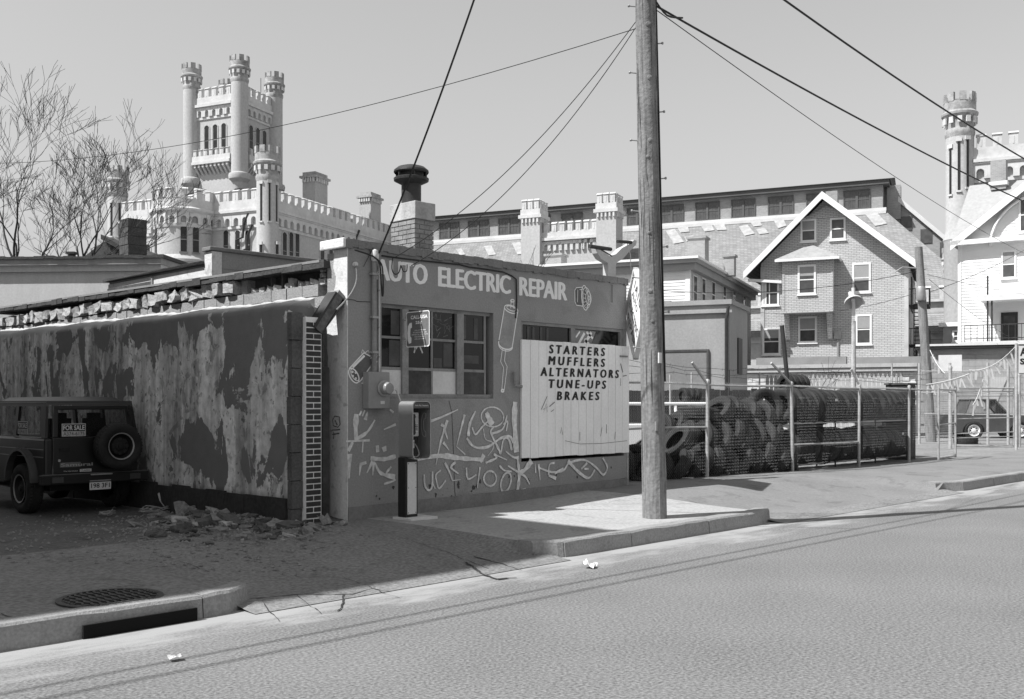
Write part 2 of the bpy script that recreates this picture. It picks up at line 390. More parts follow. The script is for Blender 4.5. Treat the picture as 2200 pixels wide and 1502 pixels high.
shop = thing('auto_repair_shop', 'low painted block shop lettered AUTO ELECTRIC REPAIR with boarded garage door', 'shop')
WX0, WX1, WZ0, WZ1 = .56, 2.70, 1.78, 3.07          # window opening
DX0, DX1, DZ1 = 3.31, 5.90, 2.99                     # boarded door opening
E1 = 5.97
b = MB()
b.box(0, WX0, 0, .28, -.1, 3.78); b.box(WX0, WX1, 0, .28, -.1, WZ0); b.box(WX0, WX1, 0, .28, WZ1, 3.78)
b.box(WX1, DX0, 0, .28, -.1, 3.78); b.box(DX0, DX1, 0, .28, -.1, .8); b.box(DX0, DX1, 0, .28, DZ1, 3.78); b.box(DX1, E1, 0, .28, -.1, 3.78)
b.build('front_wall', M_paint, shop)
# side and back walls, floor of the roof
b = MB(); b.box(.0, .2, .46, 13.2, -.1, 3.0); b.build('side_wall', M_block, shop)
b = MB(); b.box(E1 - .25, E1 - .002, .28, 13.2, -.1, 3.4); b.build('side_wall', M_paint, shop)
b = MB(); b.box(.2, E1 - .25, 13.0, 13.2, -.1, 3.4); b.build('back_wall', M_block, shop)
b = MB(); b.box(.2, E1, .28, 13.2, 3.45, 3.52); b.build('roof', M_tar, shop)
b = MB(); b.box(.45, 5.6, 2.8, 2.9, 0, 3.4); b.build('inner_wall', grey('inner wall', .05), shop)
# whitewashed left side of the front pier: a thin plaster skin with a torn back edge
b = MB(); pts = [(0, z) for z in (0.05, 3.76)]
edge = [(.44 + rnd(-.05, .03) - .16 * sm01((z - 2.9) / .5), z) for z in [3.76 - i * .12 for i in range(31)]]
b.prism([(-.012, 0.0, .05), (-.012, 0.0, 3.76)] + [(-.012, y, z) for y, z in edge], (.0115, 0, 0)); b.build('pier_plaster', M_side, shop)
b = MB(); b.box(.0, .2, .281, .459, -.1, 3.72); b.build('pier_core', M_block, shop)
# coping with chipped lower edge
b = MB(); n = 60
for i in range(n):
    x0 = -.05 + (E1 + .06) * i / n; x1 = -.05 + (E1 + .06) * (i + 1) / n
    lo = 3.765 + rnd(-.012, .012); b.box(x0, x1, -.035 + rnd(-.004, .004), .3, lo, 3.875 + rnd(-.006, .006))
b.build('coping', M_cope, shop)
b = MB(); b.box(-.10, -.05, -.035, .5, 3.755, 3.885); b.build('coping_end', M_side, shop, bevel=.015)
b = MB(); b.box(-.002, E1 + .004, -.02, 0, .1, .34, fn=lambda x, y, z: (x, y, z + (.11 * sm01((x - 2) / 4)) * (1 if z < .3 else .6))); b.build('footing', M_cope, shop)
# --- steel sash window
b = MB(); t = .035
b.box(WX0, WX1, .06, .12, WZ1 - .05, WZ1 - .002); b.box(WX0, WX1, .04, .12, WZ0 + .002, WZ0 + .06); b.box(WX0 + .002, WX0 + .04, .06, .12, WZ0 + .06, WZ1 - .05); b.box(2.56, 2.60, .06, .12, WZ0 + .06, WZ1 - .05)
win = b.build('window', M_frame, shop)
vx = [.60, .945, 1.055, 1.50, 1.535, 1.975, 2.11, 2.56]
for x0, x1 in ((.945, 1.055), (1.975, 2.11)):
    b = MB(); b.box(x0, x1, .02, .11, WZ0 + .06, WZ1 - .05); b.build('mullion', M_frame, win)
b = MB(); b.box(1.50, 1.53, .05, .10, WZ0 + .06, WZ1 - .05); b.build('glazing_bar', M_frame, win)
rows = [(WZ0 + .06, 2.17), (2.21, 2.60), (2.63, WZ1 - .05)]
cols = [(.60, .945), (1.055, 1.50), (1.53, 1.975), (2.11, 2.56)]
for (x0, x1) in cols:
    for zb in (2.17, 2.60):
        b = MB(); b.box(x0, x1, .05, .10, zb, zb + .035 if zb > 2.3 else zb + .04); b.build('glazing_bar', M_frame, win)
    for r, (z0, z1) in enumerate(rows):
        b = MB(); b.box(x0, x1, .075, .085, z0, z1)
        if r == 0: b = MB(); b.box(x0, x1, .055, .085, z0, z1); o = b.build('board_pane', M_pale if x0 in (.60, 1.53) else M_wood, win); o['label'] = 'pale board filling a window pane' if x0 in (.60, 1.53) else 'dark stained plywood filling a window pane'
        else: b.build('pane', M_glass, win)
# things seen dimly in the panes: curtain, cardboard (fixed to the inner face, part of the panes)
for q_ in ((.75, .945, 2.23, 2.58), (1.56, 1.72, 2.22, 2.36), (1.75, 1.93, 2.24, 2.58), (2.13, 2.46, 2.3, 2.42), (2.36, 2.44, 2.66, 2.98), (2.15, 2.2, 2.66, 3.0), (.78, .93, 2.66, 2.99)): b = MB(); b.box(q_[0], q_[1], .07, .0745, q_[2], q_[3]); b.build('window_clutter', grey('dim clutter', .09, .4, 4), win)
if 0: b = MB(); b.box(.75, .945, .07, .0745, 2.23, 2.58); b.box(1.56, 1.72, .07, .0745, 2.22, 2.36); b.box(1.75, 1.93, .07, .0745, 2.24, 2.58); b.box(2.13, 2.46, .07, .0745, 2.3, 2.42); b.box(2.36, 2.44, .07, .0745, 2.66, 2.98); b.box(2.15, 2.2, .07, .0745, 2.66, 3.0); b.box(.78, .93, .07, .0745, 2.66, 2.99)
b = MB()
for k in range(22): # cracked and smeared pane
    x = rnd(1.56, 1.9); z = rnd(2.65, 2.95); q = rnd(0, 3); ribbon(b, [(x, z), (x + .1 * math.cos(q), z + .1 * math.sin(q))], rnd(.004, .014), .0742)
b.build('pane_smears', grey('smears', .16), win)
b = MB()   # torn strips of tape under the phone sign
for p in ([(1.2, 2.58), (1.22, 2.47), (1.2, 2.42)], [(1.22, 2.52), (1.27, 2.56)], [(1.29, 2.56), (1.38, 2.6)], [(1.3, 2.53), (1.36, 2.42)], [(1.22, 2.47), (1.28, 2.53)]): ribbon(b, p, .025, .0742)
b.build('torn_tape', M_line, win)
# --- transom over the boarded door
b = MB(); b.box(DX0, DX1, .02, .1, DZ1 - .05, DZ1 - .002); b.box(DX0 + .002, DX0 + .05, .02, .1, 2.66, DZ1 - .05); b.box(DX1 - .09, DX1 - .002, .02, .1, 2.66, DZ1 - .05); b.box(4.52, 4.62, .02, .1, 2.66, DZ1 - .05)
tr = b.build('transom', M_frame, shop)
for x0, x1 in ((DX0 + .05, 4.52), (4.62, DX1 - .09)):
    b = MB(); b.box(x0, x1, .06, .07, 2.6, DZ1 - .05); b.build('pane', M_glass, tr)
b = MB(); b.prism([(4.66, .055, 2.62), (5.02, .055, 2.62), (5.2, .055, 2.92), (4.66, .055, 2.92)], (0, .004, 0)); o = b.build('window_poster', grey('old poster', .25, .4, 6), tr)
b = MB()
for p, wd in (([(4.72, 2.66), (4.9, 2.88)], .05), ([(4.85, 2.64), (5.08, 2.9)], .06), ([(4.9, 2.78), (5.06, 2.66)], .05), ([(4.68, 2.8), (4.78, 2.9)], .03), ([(4.95, 2.9), (5.12, 2.8)], .04)): ribbon(b, p, wd, .0535)
b.build('poster_print', M_sign, tr)
b = MB()
for x in (3.5, 3.62, 3.8, 3.95): b.box(x, x + .05, .052, .058, 2.66, 2.92)
b.build('blind_slats', grey('blind', .1), tr)
# --- lettering and painted pictures on the front
def W5(zx, zy): p = onY(700 + zx / 3.143, 500 + zy / 3.143, 0); return (p.x, p.z)
def W6(zx, zy): p = onY(700 + zx / 3.143, 740 + zy / 3.143, 0); return (p.x, p.z)
letters('painted_word', 'AUTO', .47, 1.37, 3.385, 3.665, -.003, M_sign, shop, fat=.019, label='painted word AUTO')
letters('painted_word', 'ELECTRIC', 1.60, 3.06, 3.385, 3.665, -.003, M_sign, shop, fat=.019, label='painted word ELECTRIC')
letters('painted_word', 'REPAIR', 3.28, 4.38, 3.385, 3.665, -.003, M_sign, shop, fat=.019, label='painted word REPAIR')
def ell(cx, cy, rx, ry, rot=0, n=20, a0=0, a1=360):
    o = []
    for i in range(n + 1):
        q = math.radians(a0 + (a1 - a0) * i / n); u, v = rx * math.cos(q), ry * math.sin(q); c, s = math.cos(math.radians(rot)), math.sin(math.radians(rot))
        o.append((cx + u * c - v * s, cy + u * s + v * c))
    return o
def strokes(conv, lst, y=-.004, k=1 / 3.143 * 15.3 / 2170, sm=False):
    b = MB()
    for pts, wd in lst:
        q = [conv(*p) for p in pts]
        if sm and len(q) > 2: q = [tuple(v) for v in smooth_path(q)]
        ws = wd if isinstance(wd, (int, float)) else None
        if ws is None:
            n = len(q); ws = [(wd[0] + (wd[1] - wd[0]) * i / (n - 1)) * k for i in range(n)]
        else: ws = ws * k
        if sm: ws = [(w_ if isinstance(ws, list) else ws) * rnd(.7, 1.25) for w_ in (ws if isinstance(ws, list) else [ws] * len(q))]
        ribbon(b, q, ws, y); y -= .0003
    return b
def fill(conv, pts, y):
    b = MB(); b.poly([(u, y, z) for u, z in [conv(*p) for p in pts]]); return b
# muffler
mb_ = fill(W5, [(1207, 500), (1293, 540), (1258, 772), (1235, 795), (1200, 785), (1168, 735)], -.003).build('painted_muffler', grey('mural mid grey', .3, .3, 3), shop); mb_['label'] = 'painted picture of a muffler'
strokes(W5, [([(1207, 495), (1168, 725)], 8), ([(1293, 540), (1258, 770)], 8), (ell(1250, 517, 48, 24, 22), 8), (ell(1250, 512, 32, 14, 22), 6), (ell(1213, 752, 50, 34, 22, a0=0, a1=180), 10), (ell(1213, 760, 50, 38, 22, a0=0, a1=180), 6), ([(1246, 510), (1250, 458)], 6), ([(1266, 512), (1268, 462)], 6), (ell(1258, 460, 12, 8), 8),
             ([(1190, 785), (1178, 870), (1198, 910), (1186, 1060)], 6), ([(1212, 785), (1204, 865), (1222, 905), (1202, 1065)], 6), (ell(1191, 1067, 8, 8), 12)], sm=False).build('mural_lines', M_sign, mb_)
# alternator
al = fill(W5, [(1682, 375), (1740, 365), (1765, 420), (1760, 520), (1735, 495), (1690, 488)], -.003).build('painted_alternator', grey('mural dark grey', .13, .3, 3), shop); al['label'] = 'painted picture of an alternator'
strokes(W5, [([(1735, 368), (1690, 372), (1680, 390), (1680, 465), (1692, 490), (1735, 496)], 6), ([(1735, 375), (1738, 490)], 5), (ell(1748, 440, 22, 84, -4), 7), (ell(1758, 440, 28, 70, -4), 5), (ell(1772, 442, 18, 44, -4), 6), (ell(1774, 442, 7, 14), 6), ([(1700, 385), (1698, 470)], 5), ([(1712, 385), (1730, 384)], 5)]
        + [([(1758 + 22 * math.cos(q), 440 + 60 * math.sin(q)), (1770 + 16 * math.cos(q), 442 + 42 * math.sin(q))], 4) for q in [i * .52 for i in range(12)]]).build('mural_lines', M_sign, al)
# starter
st = fill(W5, [(165, 930), (255, 815), (300, 840), (310, 880), (225, 1010), (185, 1010)], -.003).build('painted_starter', grey('mural dark grey', .13), shop); st['label'] = 'painted picture of a starter motor'
strokes(W5, [([(155, 920), (255, 812), (300, 835)], 8), ([(225, 1010), (300, 905)], 6), (ell(188, 965, 28, 54, -28), 8), (ell(194, 960, 20, 44, -28), 5), ([(180, 910), (260, 830)], 14), ([(240, 815), (245, 790), (262, 810)], 5), ([(262, 812), (285, 795), (292, 815)], 5), ([(300, 850), (335, 815), (347, 830), (330, 870), (310, 905)], 6), ([(320, 850), (345, 870), (325, 900)], 6), (ell(178, 940, 5, 5), 6), (ell(200, 985, 5, 5), 6), (ell(180, 968, 5, 5), 6), (ell(200, 945, 5, 5), 6), ([(235, 1000), (250, 985), (248, 1020), (238, 1015)], 6)]).build('mural_lines', M_sign, st)
# scrawled paint, stroke by stroke
M_graf = grey('scrawled white paint', .62, .3, 8, .8, .1, 60, .25, 30)
for st_q in ([([(205, 470), (200, 560), (205, 650)], (38, 30)), ([(205, 640), (280, 590), (330, 510)], (26, 10)), ([(135, 655), (295, 648)], 14), ([(225, 480), (240, 450)], 12), ([(245, 485), (262, 445)], 12), ([(265, 510), (280, 455)], (26, 8)), ([(160, 740), (155, 905)], (34, 8)), ([(150, 720), (180, 660)], 26), ([(245, 730), (250, 650)], 10),
   ([(235, 800), (225, 885)], (26, 5)), ([(228, 812), (272, 797)], 18), ([(300, 768), (390, 775), (470, 755)], 30), ([(315, 790), (275, 868)], (26, 6)), ([(322, 790), (315, 885)], (20, 6)), ([(330, 800), (370, 870), (465, 895)], (14, 28)), ([(440, 825), (405, 880), (465, 915), (390, 942)], 14), ([(345, 682), (348, 728)], (20, 30)), ([(390, 690), (398, 722)], 32), ([(430, 440), (455, 460)], 12), ([(390, 575), (470, 540)], (8, 20)),
   ([(596, 772), (780, 752), (900, 768), (1062, 778)], (38, 26)), ([(1040, 795), (1065, 745)], 30), ([(818, 512), (775, 650), (740, 815)], (22, 6)), ([(775, 540), (805, 560)], 16), ([(800, 580), (820, 640)], (22, 6)), ([(790, 660), (830, 715)], (22, 4)), ([(935, 475), (905, 590), (880, 690)], (20, 4)), ([(880, 690), (940, 745)], (6, 16)), ([(1008, 450), (968, 540), (960, 620)], (12, 28)), ([(700, 520), (780, 490), (890, 440)], (24, 6)),
   ([(948, 632), (1000, 692), (1090, 692), (1180, 632), (1240, 622), (1262, 665)], 18), (ell(1122, 490, 76, 66, 10, 28), 10), ([(1080, 460), (1098, 500), (1120, 545)], (34, 52)), ([(985, 560), (1008, 608), (1050, 560), (1090, 520)], 13), ([(1220, 478), (1192, 570), (1120, 602)], (10, 18)), ([(1195, 540), (1225, 520), (1215, 585)], 12), ([(1132, 560), (1110, 592), (1150, 680), (1180, 740)], (8, 22)), ([(1180, 740), (1196, 642), (1232, 640), (1252, 715)], (10, 20)),
   ([(1275, 388), (1270, 520), (1284, 728)], 50), ([(1060, 570), (1075, 640), (1120, 660), (1125, 705), (1090, 752)], 6), ([(1075, 800), (1150, 765), (1130, 740)], 16), ([(1210, 720), (1260, 760), (1300, 765)], (8, 24)), ([(1140, 745), (1220, 780)], 8),
   ([(660, 878), (665, 950), (690, 985), (714, 958), (716, 858)], 13), ([(714, 930), (735, 975)], 8), ([(772, 850), (740, 880), (745, 930), (762, 972), (806, 918)], 11), ([(800, 798), (830, 860), (852, 920)], (18, 8)), ([(872, 795), (840, 830), (892, 872)], (20, 8)), ([(850, 920), (905, 912)], 5), ([(945, 832), (955, 908), (1012, 880)], 13), ([(1037, 828), (1018, 972)], (18, 8)), (ell(1105, 905, 42, 50, 0, 24), 13), (ell(1212, 930, 32, 66, 14, 24), 14), ([(1168, 818), (1200, 850), (1250, 858)], 12),
   ([(1290, 775), (1302, 880), (1290, 985)], (22, 34)), ([(1385, 785), (1335, 850), (1290, 868)], (50, 20)), ([(1290, 868), (1340, 890), (1372, 945)], (20, 8)), ([(1300, 985), (1345, 975)], 12), ([(1225, 820), (1290, 860)], (8, 22)), ([(1408, 800), (1412, 868)], (6, 12)), ([(1432, 808), (1442, 915)], (26, 5)), ([(1430, 830), (1520, 862), (1600, 850), (1640, 800), (1740, 780), (1820, 830), (1868, 880), (1896, 830), (1865, 765)], 15), ([(1500, 882), (1505, 812), (1540, 800)], 14), ([(1500, 885), (1550, 905)], 22), ([(1630, 785), (1700, 860), (1770, 902), (1812, 845)], (26, 14)), ([(1540, 870), (1600, 838)], 16), ([(1720, 840), (1760, 800)], 18), ([(1740, 840), (1770, 840)], 14)]):
    GY = (GY - .0002) if 'GY' in globals() else -.004
    strokes(W6, [st_q], y=GY, sm=True).build('paint_stroke', M_graf, shop)
bb = strokes(W6, [([(45, 510), (60, 485), (90, 490), (95, 540), (80, 560), (50, 550), (45, 510)], 7), ([(60, 510), (75, 545)], 8), ([(35, 580), (95, 575)], 8), ([(40, 610), (90, 600)], 8), ([(50, 590), (50, 640)], 6)], y=-.004)
bb.build('black_scrawl', M_black, shop)
# cracks and the pipe stub by the door
b = strokes(W5, [([(140, 450), (190, 455), (210, 465), (300, 468)], 4)]); b.build('wall_crack', M_black, shop)
b = strokes(W6, [([(830, 380), (850, 460), (860, 700), (870, 990), (880, 1080)], 4), ([(700, 1100), (1400, 1015), (2030, 900)], 3)]); b.build('wall_crack', M_black, shop)
b = MB(); p0 = W5(1258, 940); p1 = W5(1262, 1030); p2 = W5(1300, 1040); b.tube([(p0[0], -.05, p0[1]), (p1[0], -.06, p1[1]), (p2[0], -.07, p2[1])], .028, 8); b.build('pipe_stub', M_frame, shop)
# cable stapled along under the coping and down beside the door
b = MB(); b.tube([(x, -.02, 3.72 - .012 * math.sin(x * 2) - .02 * (x > 2)) for x in [.55 + i * .18 for i in range(14)]] + [(3.09, -.02, 3.66), (3.18, -.02, 3.62), (3.19, -.02, 3.3), (3.17, -.02, 3.02)], .011, 5); b.build('stapled_cable', M_black, shop)
b = MB(); b.tube([onY(1315, y, -.02) for y in (612, 630, 650)], .006, 4); b.build('rusty_hook', M_black, shop)

# --- side wall's upper courses: smooth blocks, then broken clay tiles under the roof edge
bl = MB().box(0, .2, 0, .39, 0, .19).mesh('block', M_block)
y = .47; z0 = 3.0
for row in range(2):
    y = .47 + (.2 if row else 0)
    while y < 12.6:
        o = link('block', bl, shop, (rnd(-.008, .008) + (-.0), y, 3.005 + row * .17)); o.scale = (1, .95, .84); y += .385
def lump(sx, sy, sz, mat, name, seed=0):
    b = MB(); R = random.Random(seed); b.box(-.5, .5, -.5, .5, -.5, .5)
    me = bpy.data.meshes.new(name); import bmesh
    bm = bmesh.new(); bmesh.ops.create_cube(bm, size=1); bmesh.ops.subdivide_edges(bm, edges=bm.edges, cuts=1, use_grid_fill=True)
    for v in bm.verts: v.co += Vector((R.uniform(-.12, .12), R.uniform(-.12, .12), R.uniform(-.12, .12)))
    for v in bm.verts: v.co = Vector((v.co.x * sx, v.co.y * sy, v.co.z * sz))
    bm.to_mesh(me); bm.free(); me.materials.append(mat); return me
tl = [lump(.16, .32, .2, M_tile, 'tile', s) for s in range(6)]
y = 2.75; k = 0
while y < 12.6:
    o = link('tile', tl[k % 6], shop, (.03 + rnd(-.04, .03), y + .16, 3.45 + rnd(-.015, .03))); o.rotation_euler = (rnd(-.15, .15), rnd(-.15, .15), rnd(-.2, .2)); o.scale = (1, rnd(.8, 1.05), rnd(.75, 1.1)); y += .35; k += 1
tb = [lump(.1, .13, .07, M_tile, 'brick_fragment', s + 20) for s in range(4)]
for k, (yy, zz) in enumerate(((.62, 3.37), (.63, 3.45), (.8, 3.37), (1.0, 3.37), (1.15, 3.38), (1.35, 3.37), (1.5, 3.375), (1.75, 3.37), (1.95, 3.37), (2.15, 3.37), (2.35, 3.37), (.62, 3.53), (1.4, 3.44))):
    o = link('brick_fragment', tb[k % 4], shop, (.08, yy, zz)); o.rotation_euler = (rnd(-.3, .3), 0, rnd(-.6, .6)); o.scale = (1, rnd(.7, 1.3), rnd(.7, 1.2))
b = MB(); b.box(.05, .2, 2.56, 2.72, 3.33, 3.6); b.build('pillar_block', M_block, shop)
for yy in (.53, 1.62, 1.9):
    b = MB(); b.box(.06, .12, yy, yy + .04, 3.33, 3.6); b.build('stud', M_wood, shop)
b = MB(); b.box(.19, .26, .46, 13, 3.3, 3.6); b.build('backing', M_tar, shop)
# roof edge: warped tarred fascia
b = MB(); n = 50
for i in range(n):
    y0 = .4 + 12.6 * i / n; y1 = .4 + 12.6 * (i + 1) / n; q = 3.53 + .012 * (y0); 
    b.box(-.10 + rnd(-.012, .012), .5, y0, y1 - .004, q + rnd(-.012, .012), q + .085 + rnd(-.012, .02))
b.build('roof_edge', M_tar, shop)
b = MB(); b.box(-.085, -.07, .5, 13, 3.60, 3.635, fn=lambda x, y, z: (x - .02, y, z + .012 * y)); b.build('drip_edge', M_metal, shop)
b = MB()
for i in range(9):
    x = rnd(-.1, .2); yy = .42 + i * .06; b.box(x, x + rnd(.08, .2), yy, yy + .07, 3.61 + rnd(0, .02), 3.64 + rnd(0, .03))
b.build('torn_felt', M_tar, shop)
# raised rear block on the roof
b = MB(); b.box(.30, 5.6, 4.0, 7.8, 3.5, 3.97); b.build('rear_block_wall', M_paint, shop)
b = MB(); b.box(.44, 5.6, 3.99, 4.15, 3.9, 4.17); b.build('rear_parapet', M_paint, shop)
b = MB(); b.box(.26, .44, 3.97, 4.2, 3.5, 4.16); b.build('rear_pier', M_side, shop)
b = MB(); b.box(.22, 5.65, 3.95, 4.22, 4.17, 4.235); b.build('rear_coping', M_cope, shop, bevel=.012)
b = MB(); b.box(.28, .30, 4.2, 7.8, 3.6, 3.93); b.build('rear_side_panel', grey('peeling white paint', .6, .12, 2, .85, .2, 40, .1, 60, streak=.15, spots=.5, sscale=4), shop)
b = MB(); b.box(.262, .28, 6.05, 7.8, 3.66, 3.85); b.build('rear_side_board', M_wood, shop)
b = MB(); b.box(.255, .281, 4.2, 6.05, 3.66, 3.70); b.box(.255, .281, 6.0, 6.05, 3.66, 3.93); b.build('rear_side_trim', M_frame, shop)
b = MB(); b.box(.2, 5.6, 4.2, 7.85, 3.97, 4.02, fn=lambda x, y, z: (x + rnd(-.02, .02), y, z + rnd(-.008, .01))); b.build('rear_roof', M_tar, shop)
# chimney: core, single bricks, concrete collar, flue with hood
CX0, CX1, CY0, CY1 = 2.37, 2.76, 1.43, 2.02
b = MB(); b.box(CX0 + .012, CX1 - .012, CY0 + .012, CY1 - .012, 3.5, 4.66); ch = b.build('chimney', grey('chimney mortar', .34, .2, 4), shop)
M_brick = grey('chimney brick', .26, .35, 6, .9, .5, 60, .2, 80); M_brick['n'] = 0
brk = [MB().box(0, .19, 0, .05, 0, .06).mesh('brick', M_brick), MB().box(0, .09, 0, .05, 0, .06).mesh('brick', M_brick)]
for c in range(15):
    z = 3.52 + c * .0745
    full = [(0, .19), (.2, .19)] if c % 2 == 0 else [(0, .09), (.1, .19), (.3, .09)]
    for (u, L_) in full:
        o = link('brick', brk[0 if L_ > .1 else 1], ch, (CX0 + u, CY0 - .004 + rnd(-.004, .003), z))
    u = 0; row = [.19, .19, .19] if c % 2 == 0 else [.09, .19, .19, .09]
    for L_ in row:
        o = link('brick', brk[0 if L_ > .1 else 1], ch, (CX0 + .046 + rnd(-.003, .004) - .05, CY0 + u + .2 - .01, z), (0, 0, -PI / 2)) if L_ > .1 else link('brick', brk[1], ch, (CX0 - .004 + rnd(-.003, .003), CY0 + u + .1 - .01, z), (0, 0, -PI / 2))
        u += L_ + .01
b = MB(); b.box(CX0 - .02, CX1 + .02, CY0 - .03, CY1 + .02, 4.64, 4.92); b.build('chimney_collar', grey('sooty concrete', .4, .3, 2.5, .9, .3, 40, .15, 60, streak=.35), shop, bevel=.01)
cx, cy = (CX0 + CX1) / 2 - .02, (CY0 + CY1) / 2
b = MB(); b.lathe([(.16, 4.9), (.16, 5.4)], 24, (cx, cy, 0)); b.build('flue', M_dkmetal, shop)
b = MB(); b.lathe([(.16, 5.24), (.28, 5.3), (.285, 5.34), (.27, 5.35), (.2, 5.34)], 28, (cx, cy, 0)); b.lathe([(.19, 5.34), (.2, 5.44)], 20, (cx, cy, 0)); b.lathe([(.27, 5.42), (.285, 5.44), (.28, 5.47), (.22, 5.52), (.12, 5.55), (.0, 5.56)], 28, (cx, cy, 0))
for i in range(6):
    q = i * PI / 3; b.box(cx + .25 * math.cos(q) - .012, cx + .25 * math.cos(q) + .012, cy + .25 * math.sin(q) - .012, cy + .25 * math.sin(q) + .012, 5.33, 5.44)
b.build('flue_hood', M_dkmetal, shop)

# ---- boarded garage door with the list of services
bd = thing('service_board', 'big white plank board lettered STARTERS MUFFLERS ALTERNATORS TUNE-UPS BRAKES', 'sign board', (3.28, -.02, .85))
M_plank = grey('white plank paint', .82, .07, 1.5, .75, .12, 30, .06, 60, streak=.1)
np_ = 14; pw = (5.99 - 3.28) / np_
for i in range(np_):
    b = MB(); b.box(i * pw + .004, (i + 1) * pw - .004, -.022 - rnd(0, .003), 0.015, rnd(0, .012), 1.85 + rnd(-.006, .004)); b.build('plank', M_plank, bd)
b = MB(); b.box(.02, 2.69, .0, .018, .03, 1.83); b.build('backing_board', grey('board groove', .16), bd)
for wd, x0, y0, x1, y1 in (('STARTERS', 1495, 755, 1868, 838), ('MUFFLERS', 1490, 838, 1868, 905), ('ALTERNATORS', 1437, 912, 1962, 982), ('TUNE-UPS', 1493, 992, 1875, 1055), ('BRAKES', 1548, 1072, 1830, 1132)):
    a0 = W5(x0, (y0 + y1) / 2)[0]; a1 = W5(x1, (y0 + y1) / 2)[0]
    mid = onY(700 + (x0 + x1) / 2 / 3.143, 500 + (y0 + y1) / 2 / 3.143, 0).z
    letters('board_word', wd, a0 - 3.28, a1 - 3.28, mid - .068 - .85, mid + .068 - .85, -.028, M_black, bd, fat=.013, shear=.12, spacing=1.6, label='black word ' + wd)
b = strokes(lambda a, c: (W6(a, c)[0] - 3.28, W6(a, c)[1] - .85), [([(1440, 440), (1480, 350)], 5), ([(1450, 440), (1485, 420), (1455, 460), (1475, 400), (1480, 455)], 3), ([(1495, 420), (1530, 390)], 6), ([(1505, 455), (1525, 440)], 4), ([(1568, 600), (1575, 560), (1585, 610)], 4), ([(1880, 540), (1880, 600)], 5), ([(1700, 590), (1700, 650)], 4), ([(1850, 560), (1840, 620)], 4), ([(1600, 650), (1700, 672), (1850, 668), (2020, 650)], 3), ([(1940, 590), (1935, 640)], 4), ([(1975, 130), (1990, 190)], 8), ([(1990, 215), (2015, 210)], 6), ([(1975, 230), (1975, 280)], 4)], y=-.0285)
b.build('pencil_scrawl', grey('faint scrawl', .12), bd)
b = MB(); q = W5(1970, 832); b.box(q[0] - 3.28, q[0] - 3.28 + .2, -.05, -.024, q[1] - .87, q[1] - .845); b.build('latch', M_frame, bd)

# flaked paint on the front: bare and dark scabs low on the wall
R_ = random.Random(31); M_flk = [grey('bare plaster flake', .5, .2, 8), grey('dark grime flake', .07, .3, 8)]
for i in range(46):
    if i < 26: zx, zy = R_.uniform(-20, 150), R_.uniform(560, 1180)
    else: zx, zy = R_.uniform(30, 2000), 1180 - .13 * 3.143 / 3.143 * 0 - R_.uniform(0, 60)
    c = W6(zx, zy)
    if i >= 26: c = (R_.uniform(.05, 5.8), R_.uniform(.35, .62))
    r = R_.uniform(.008, .035) if i >= 26 else R_.uniform(.01, .05); n = 9; b = MB()
    if c[0] < .01: continue
    b.poly([(c[0] + r * R_.uniform(.4, 1.2) * math.cos(2 * PI * j / n), -.0032 - i * .00003, c[1] + r * R_.uniform(.5, 1.6) * math.sin(2 * PI * j / n)) for j in range(n)]); b.build('paint_flake', M_flk[i % 2] if i < 26 else M_flk[1], shop)
# ================================================================ STREET FURNITURE AT THE SHOP
# pay phone
M_hood = grey('phone hood steel', .38, .06, 3, .38, .03, 60, .05, 80, metal=.6)
M_face = grey('phone face plate', .42, .06, 8, .4, .03, 60, .05, 80, metal=.4)
ph = thing('pay_phone', 'steel hooded public pay phone on a black pedestal by the scrawled wall', 'pay phone', (.56, -.36, .17))
b = MB(); b.box(-.06, .40, -.34, .05, -.02, .03); b.build('base_plate', M_pale, ph, bevel=.006)
b = MB(); b.box(-.01, .20, -.16, .0, .03, .82); b.build('pedestal', M_black, ph, bevel=.006)
b = MB(); b.box(.02, .175, -.164, -.16, .07, .76); pp = b.build('pedestal_panel', M_pale, ph)
b = MB(); [b.cyl((x, -.168, z), (x, -.164, z), .006, 8) for x in (.035, .16) for z in (.09, .42, .74)]; b.build('screws', M_black, pp)
# hood: rounded tube, open to the street
def rrect(x0, x1, z0, z1, r, n=5):
    o = []
    for cx, cz, a in ((x1 - r, z1 - r, 0), (x0 + r, z1 - r, 90), (x0 + r, z0 + r, 180), (x1 - r, z0 + r, 270)):
        for i in range(n + 1): q = math.radians(a + 90 * i / n); o.append((cx + r * math.cos(q), cz + r * math.sin(q)))
    return o
def rtube(b, x0, x1, z0, z1, r, y0, y1, t):
    O = rrect(x0, x1, z0, z1, r); I = rrect(x0 + t, x1 - t, z0 + t, z1 - t, max(.004, r - t)); n = len(O); k = len(b.v)
    for (P, y) in ((O, y0), (O, y1), (I, y0), (I, y1)): b.v += [(x, y, z) for x, z in P]
    for i in range(n):
        j = (i + 1) % n
        for A, B in ((0, 1), (3, 2), (2, 0), (1, 3)):
            b.f.append((k + A * n + i, k + A * n + j, k + B * n + j, k + B * n + i)); b.sm.append(A in (0, 3))
b = MB(); rtube(b, 0, .32, .80, 1.57, .07, -.29, 0, .012); b.build('hood', M_hood, ph)
b = MB(); b.box(.013, .307, -.03, -.01, .83, 1.54); b.build('back_panel', grey('phone back panel', .07), ph)
b = MB(); b.box(.02, .30, -.285, -.26, 1.475, 1.55); hs = b.build('header', grey('phone header', .09), ph)
letters('header_words', 'Public Pay Telephone', .045, .275, 1.498, 1.52, -.287, M_sign, hs)
b = MB(); b.box(.04, .21, -.17, -.03, 1.10, 1.42); pbx = b.build('phone_box', M_face, ph, bevel=.008)
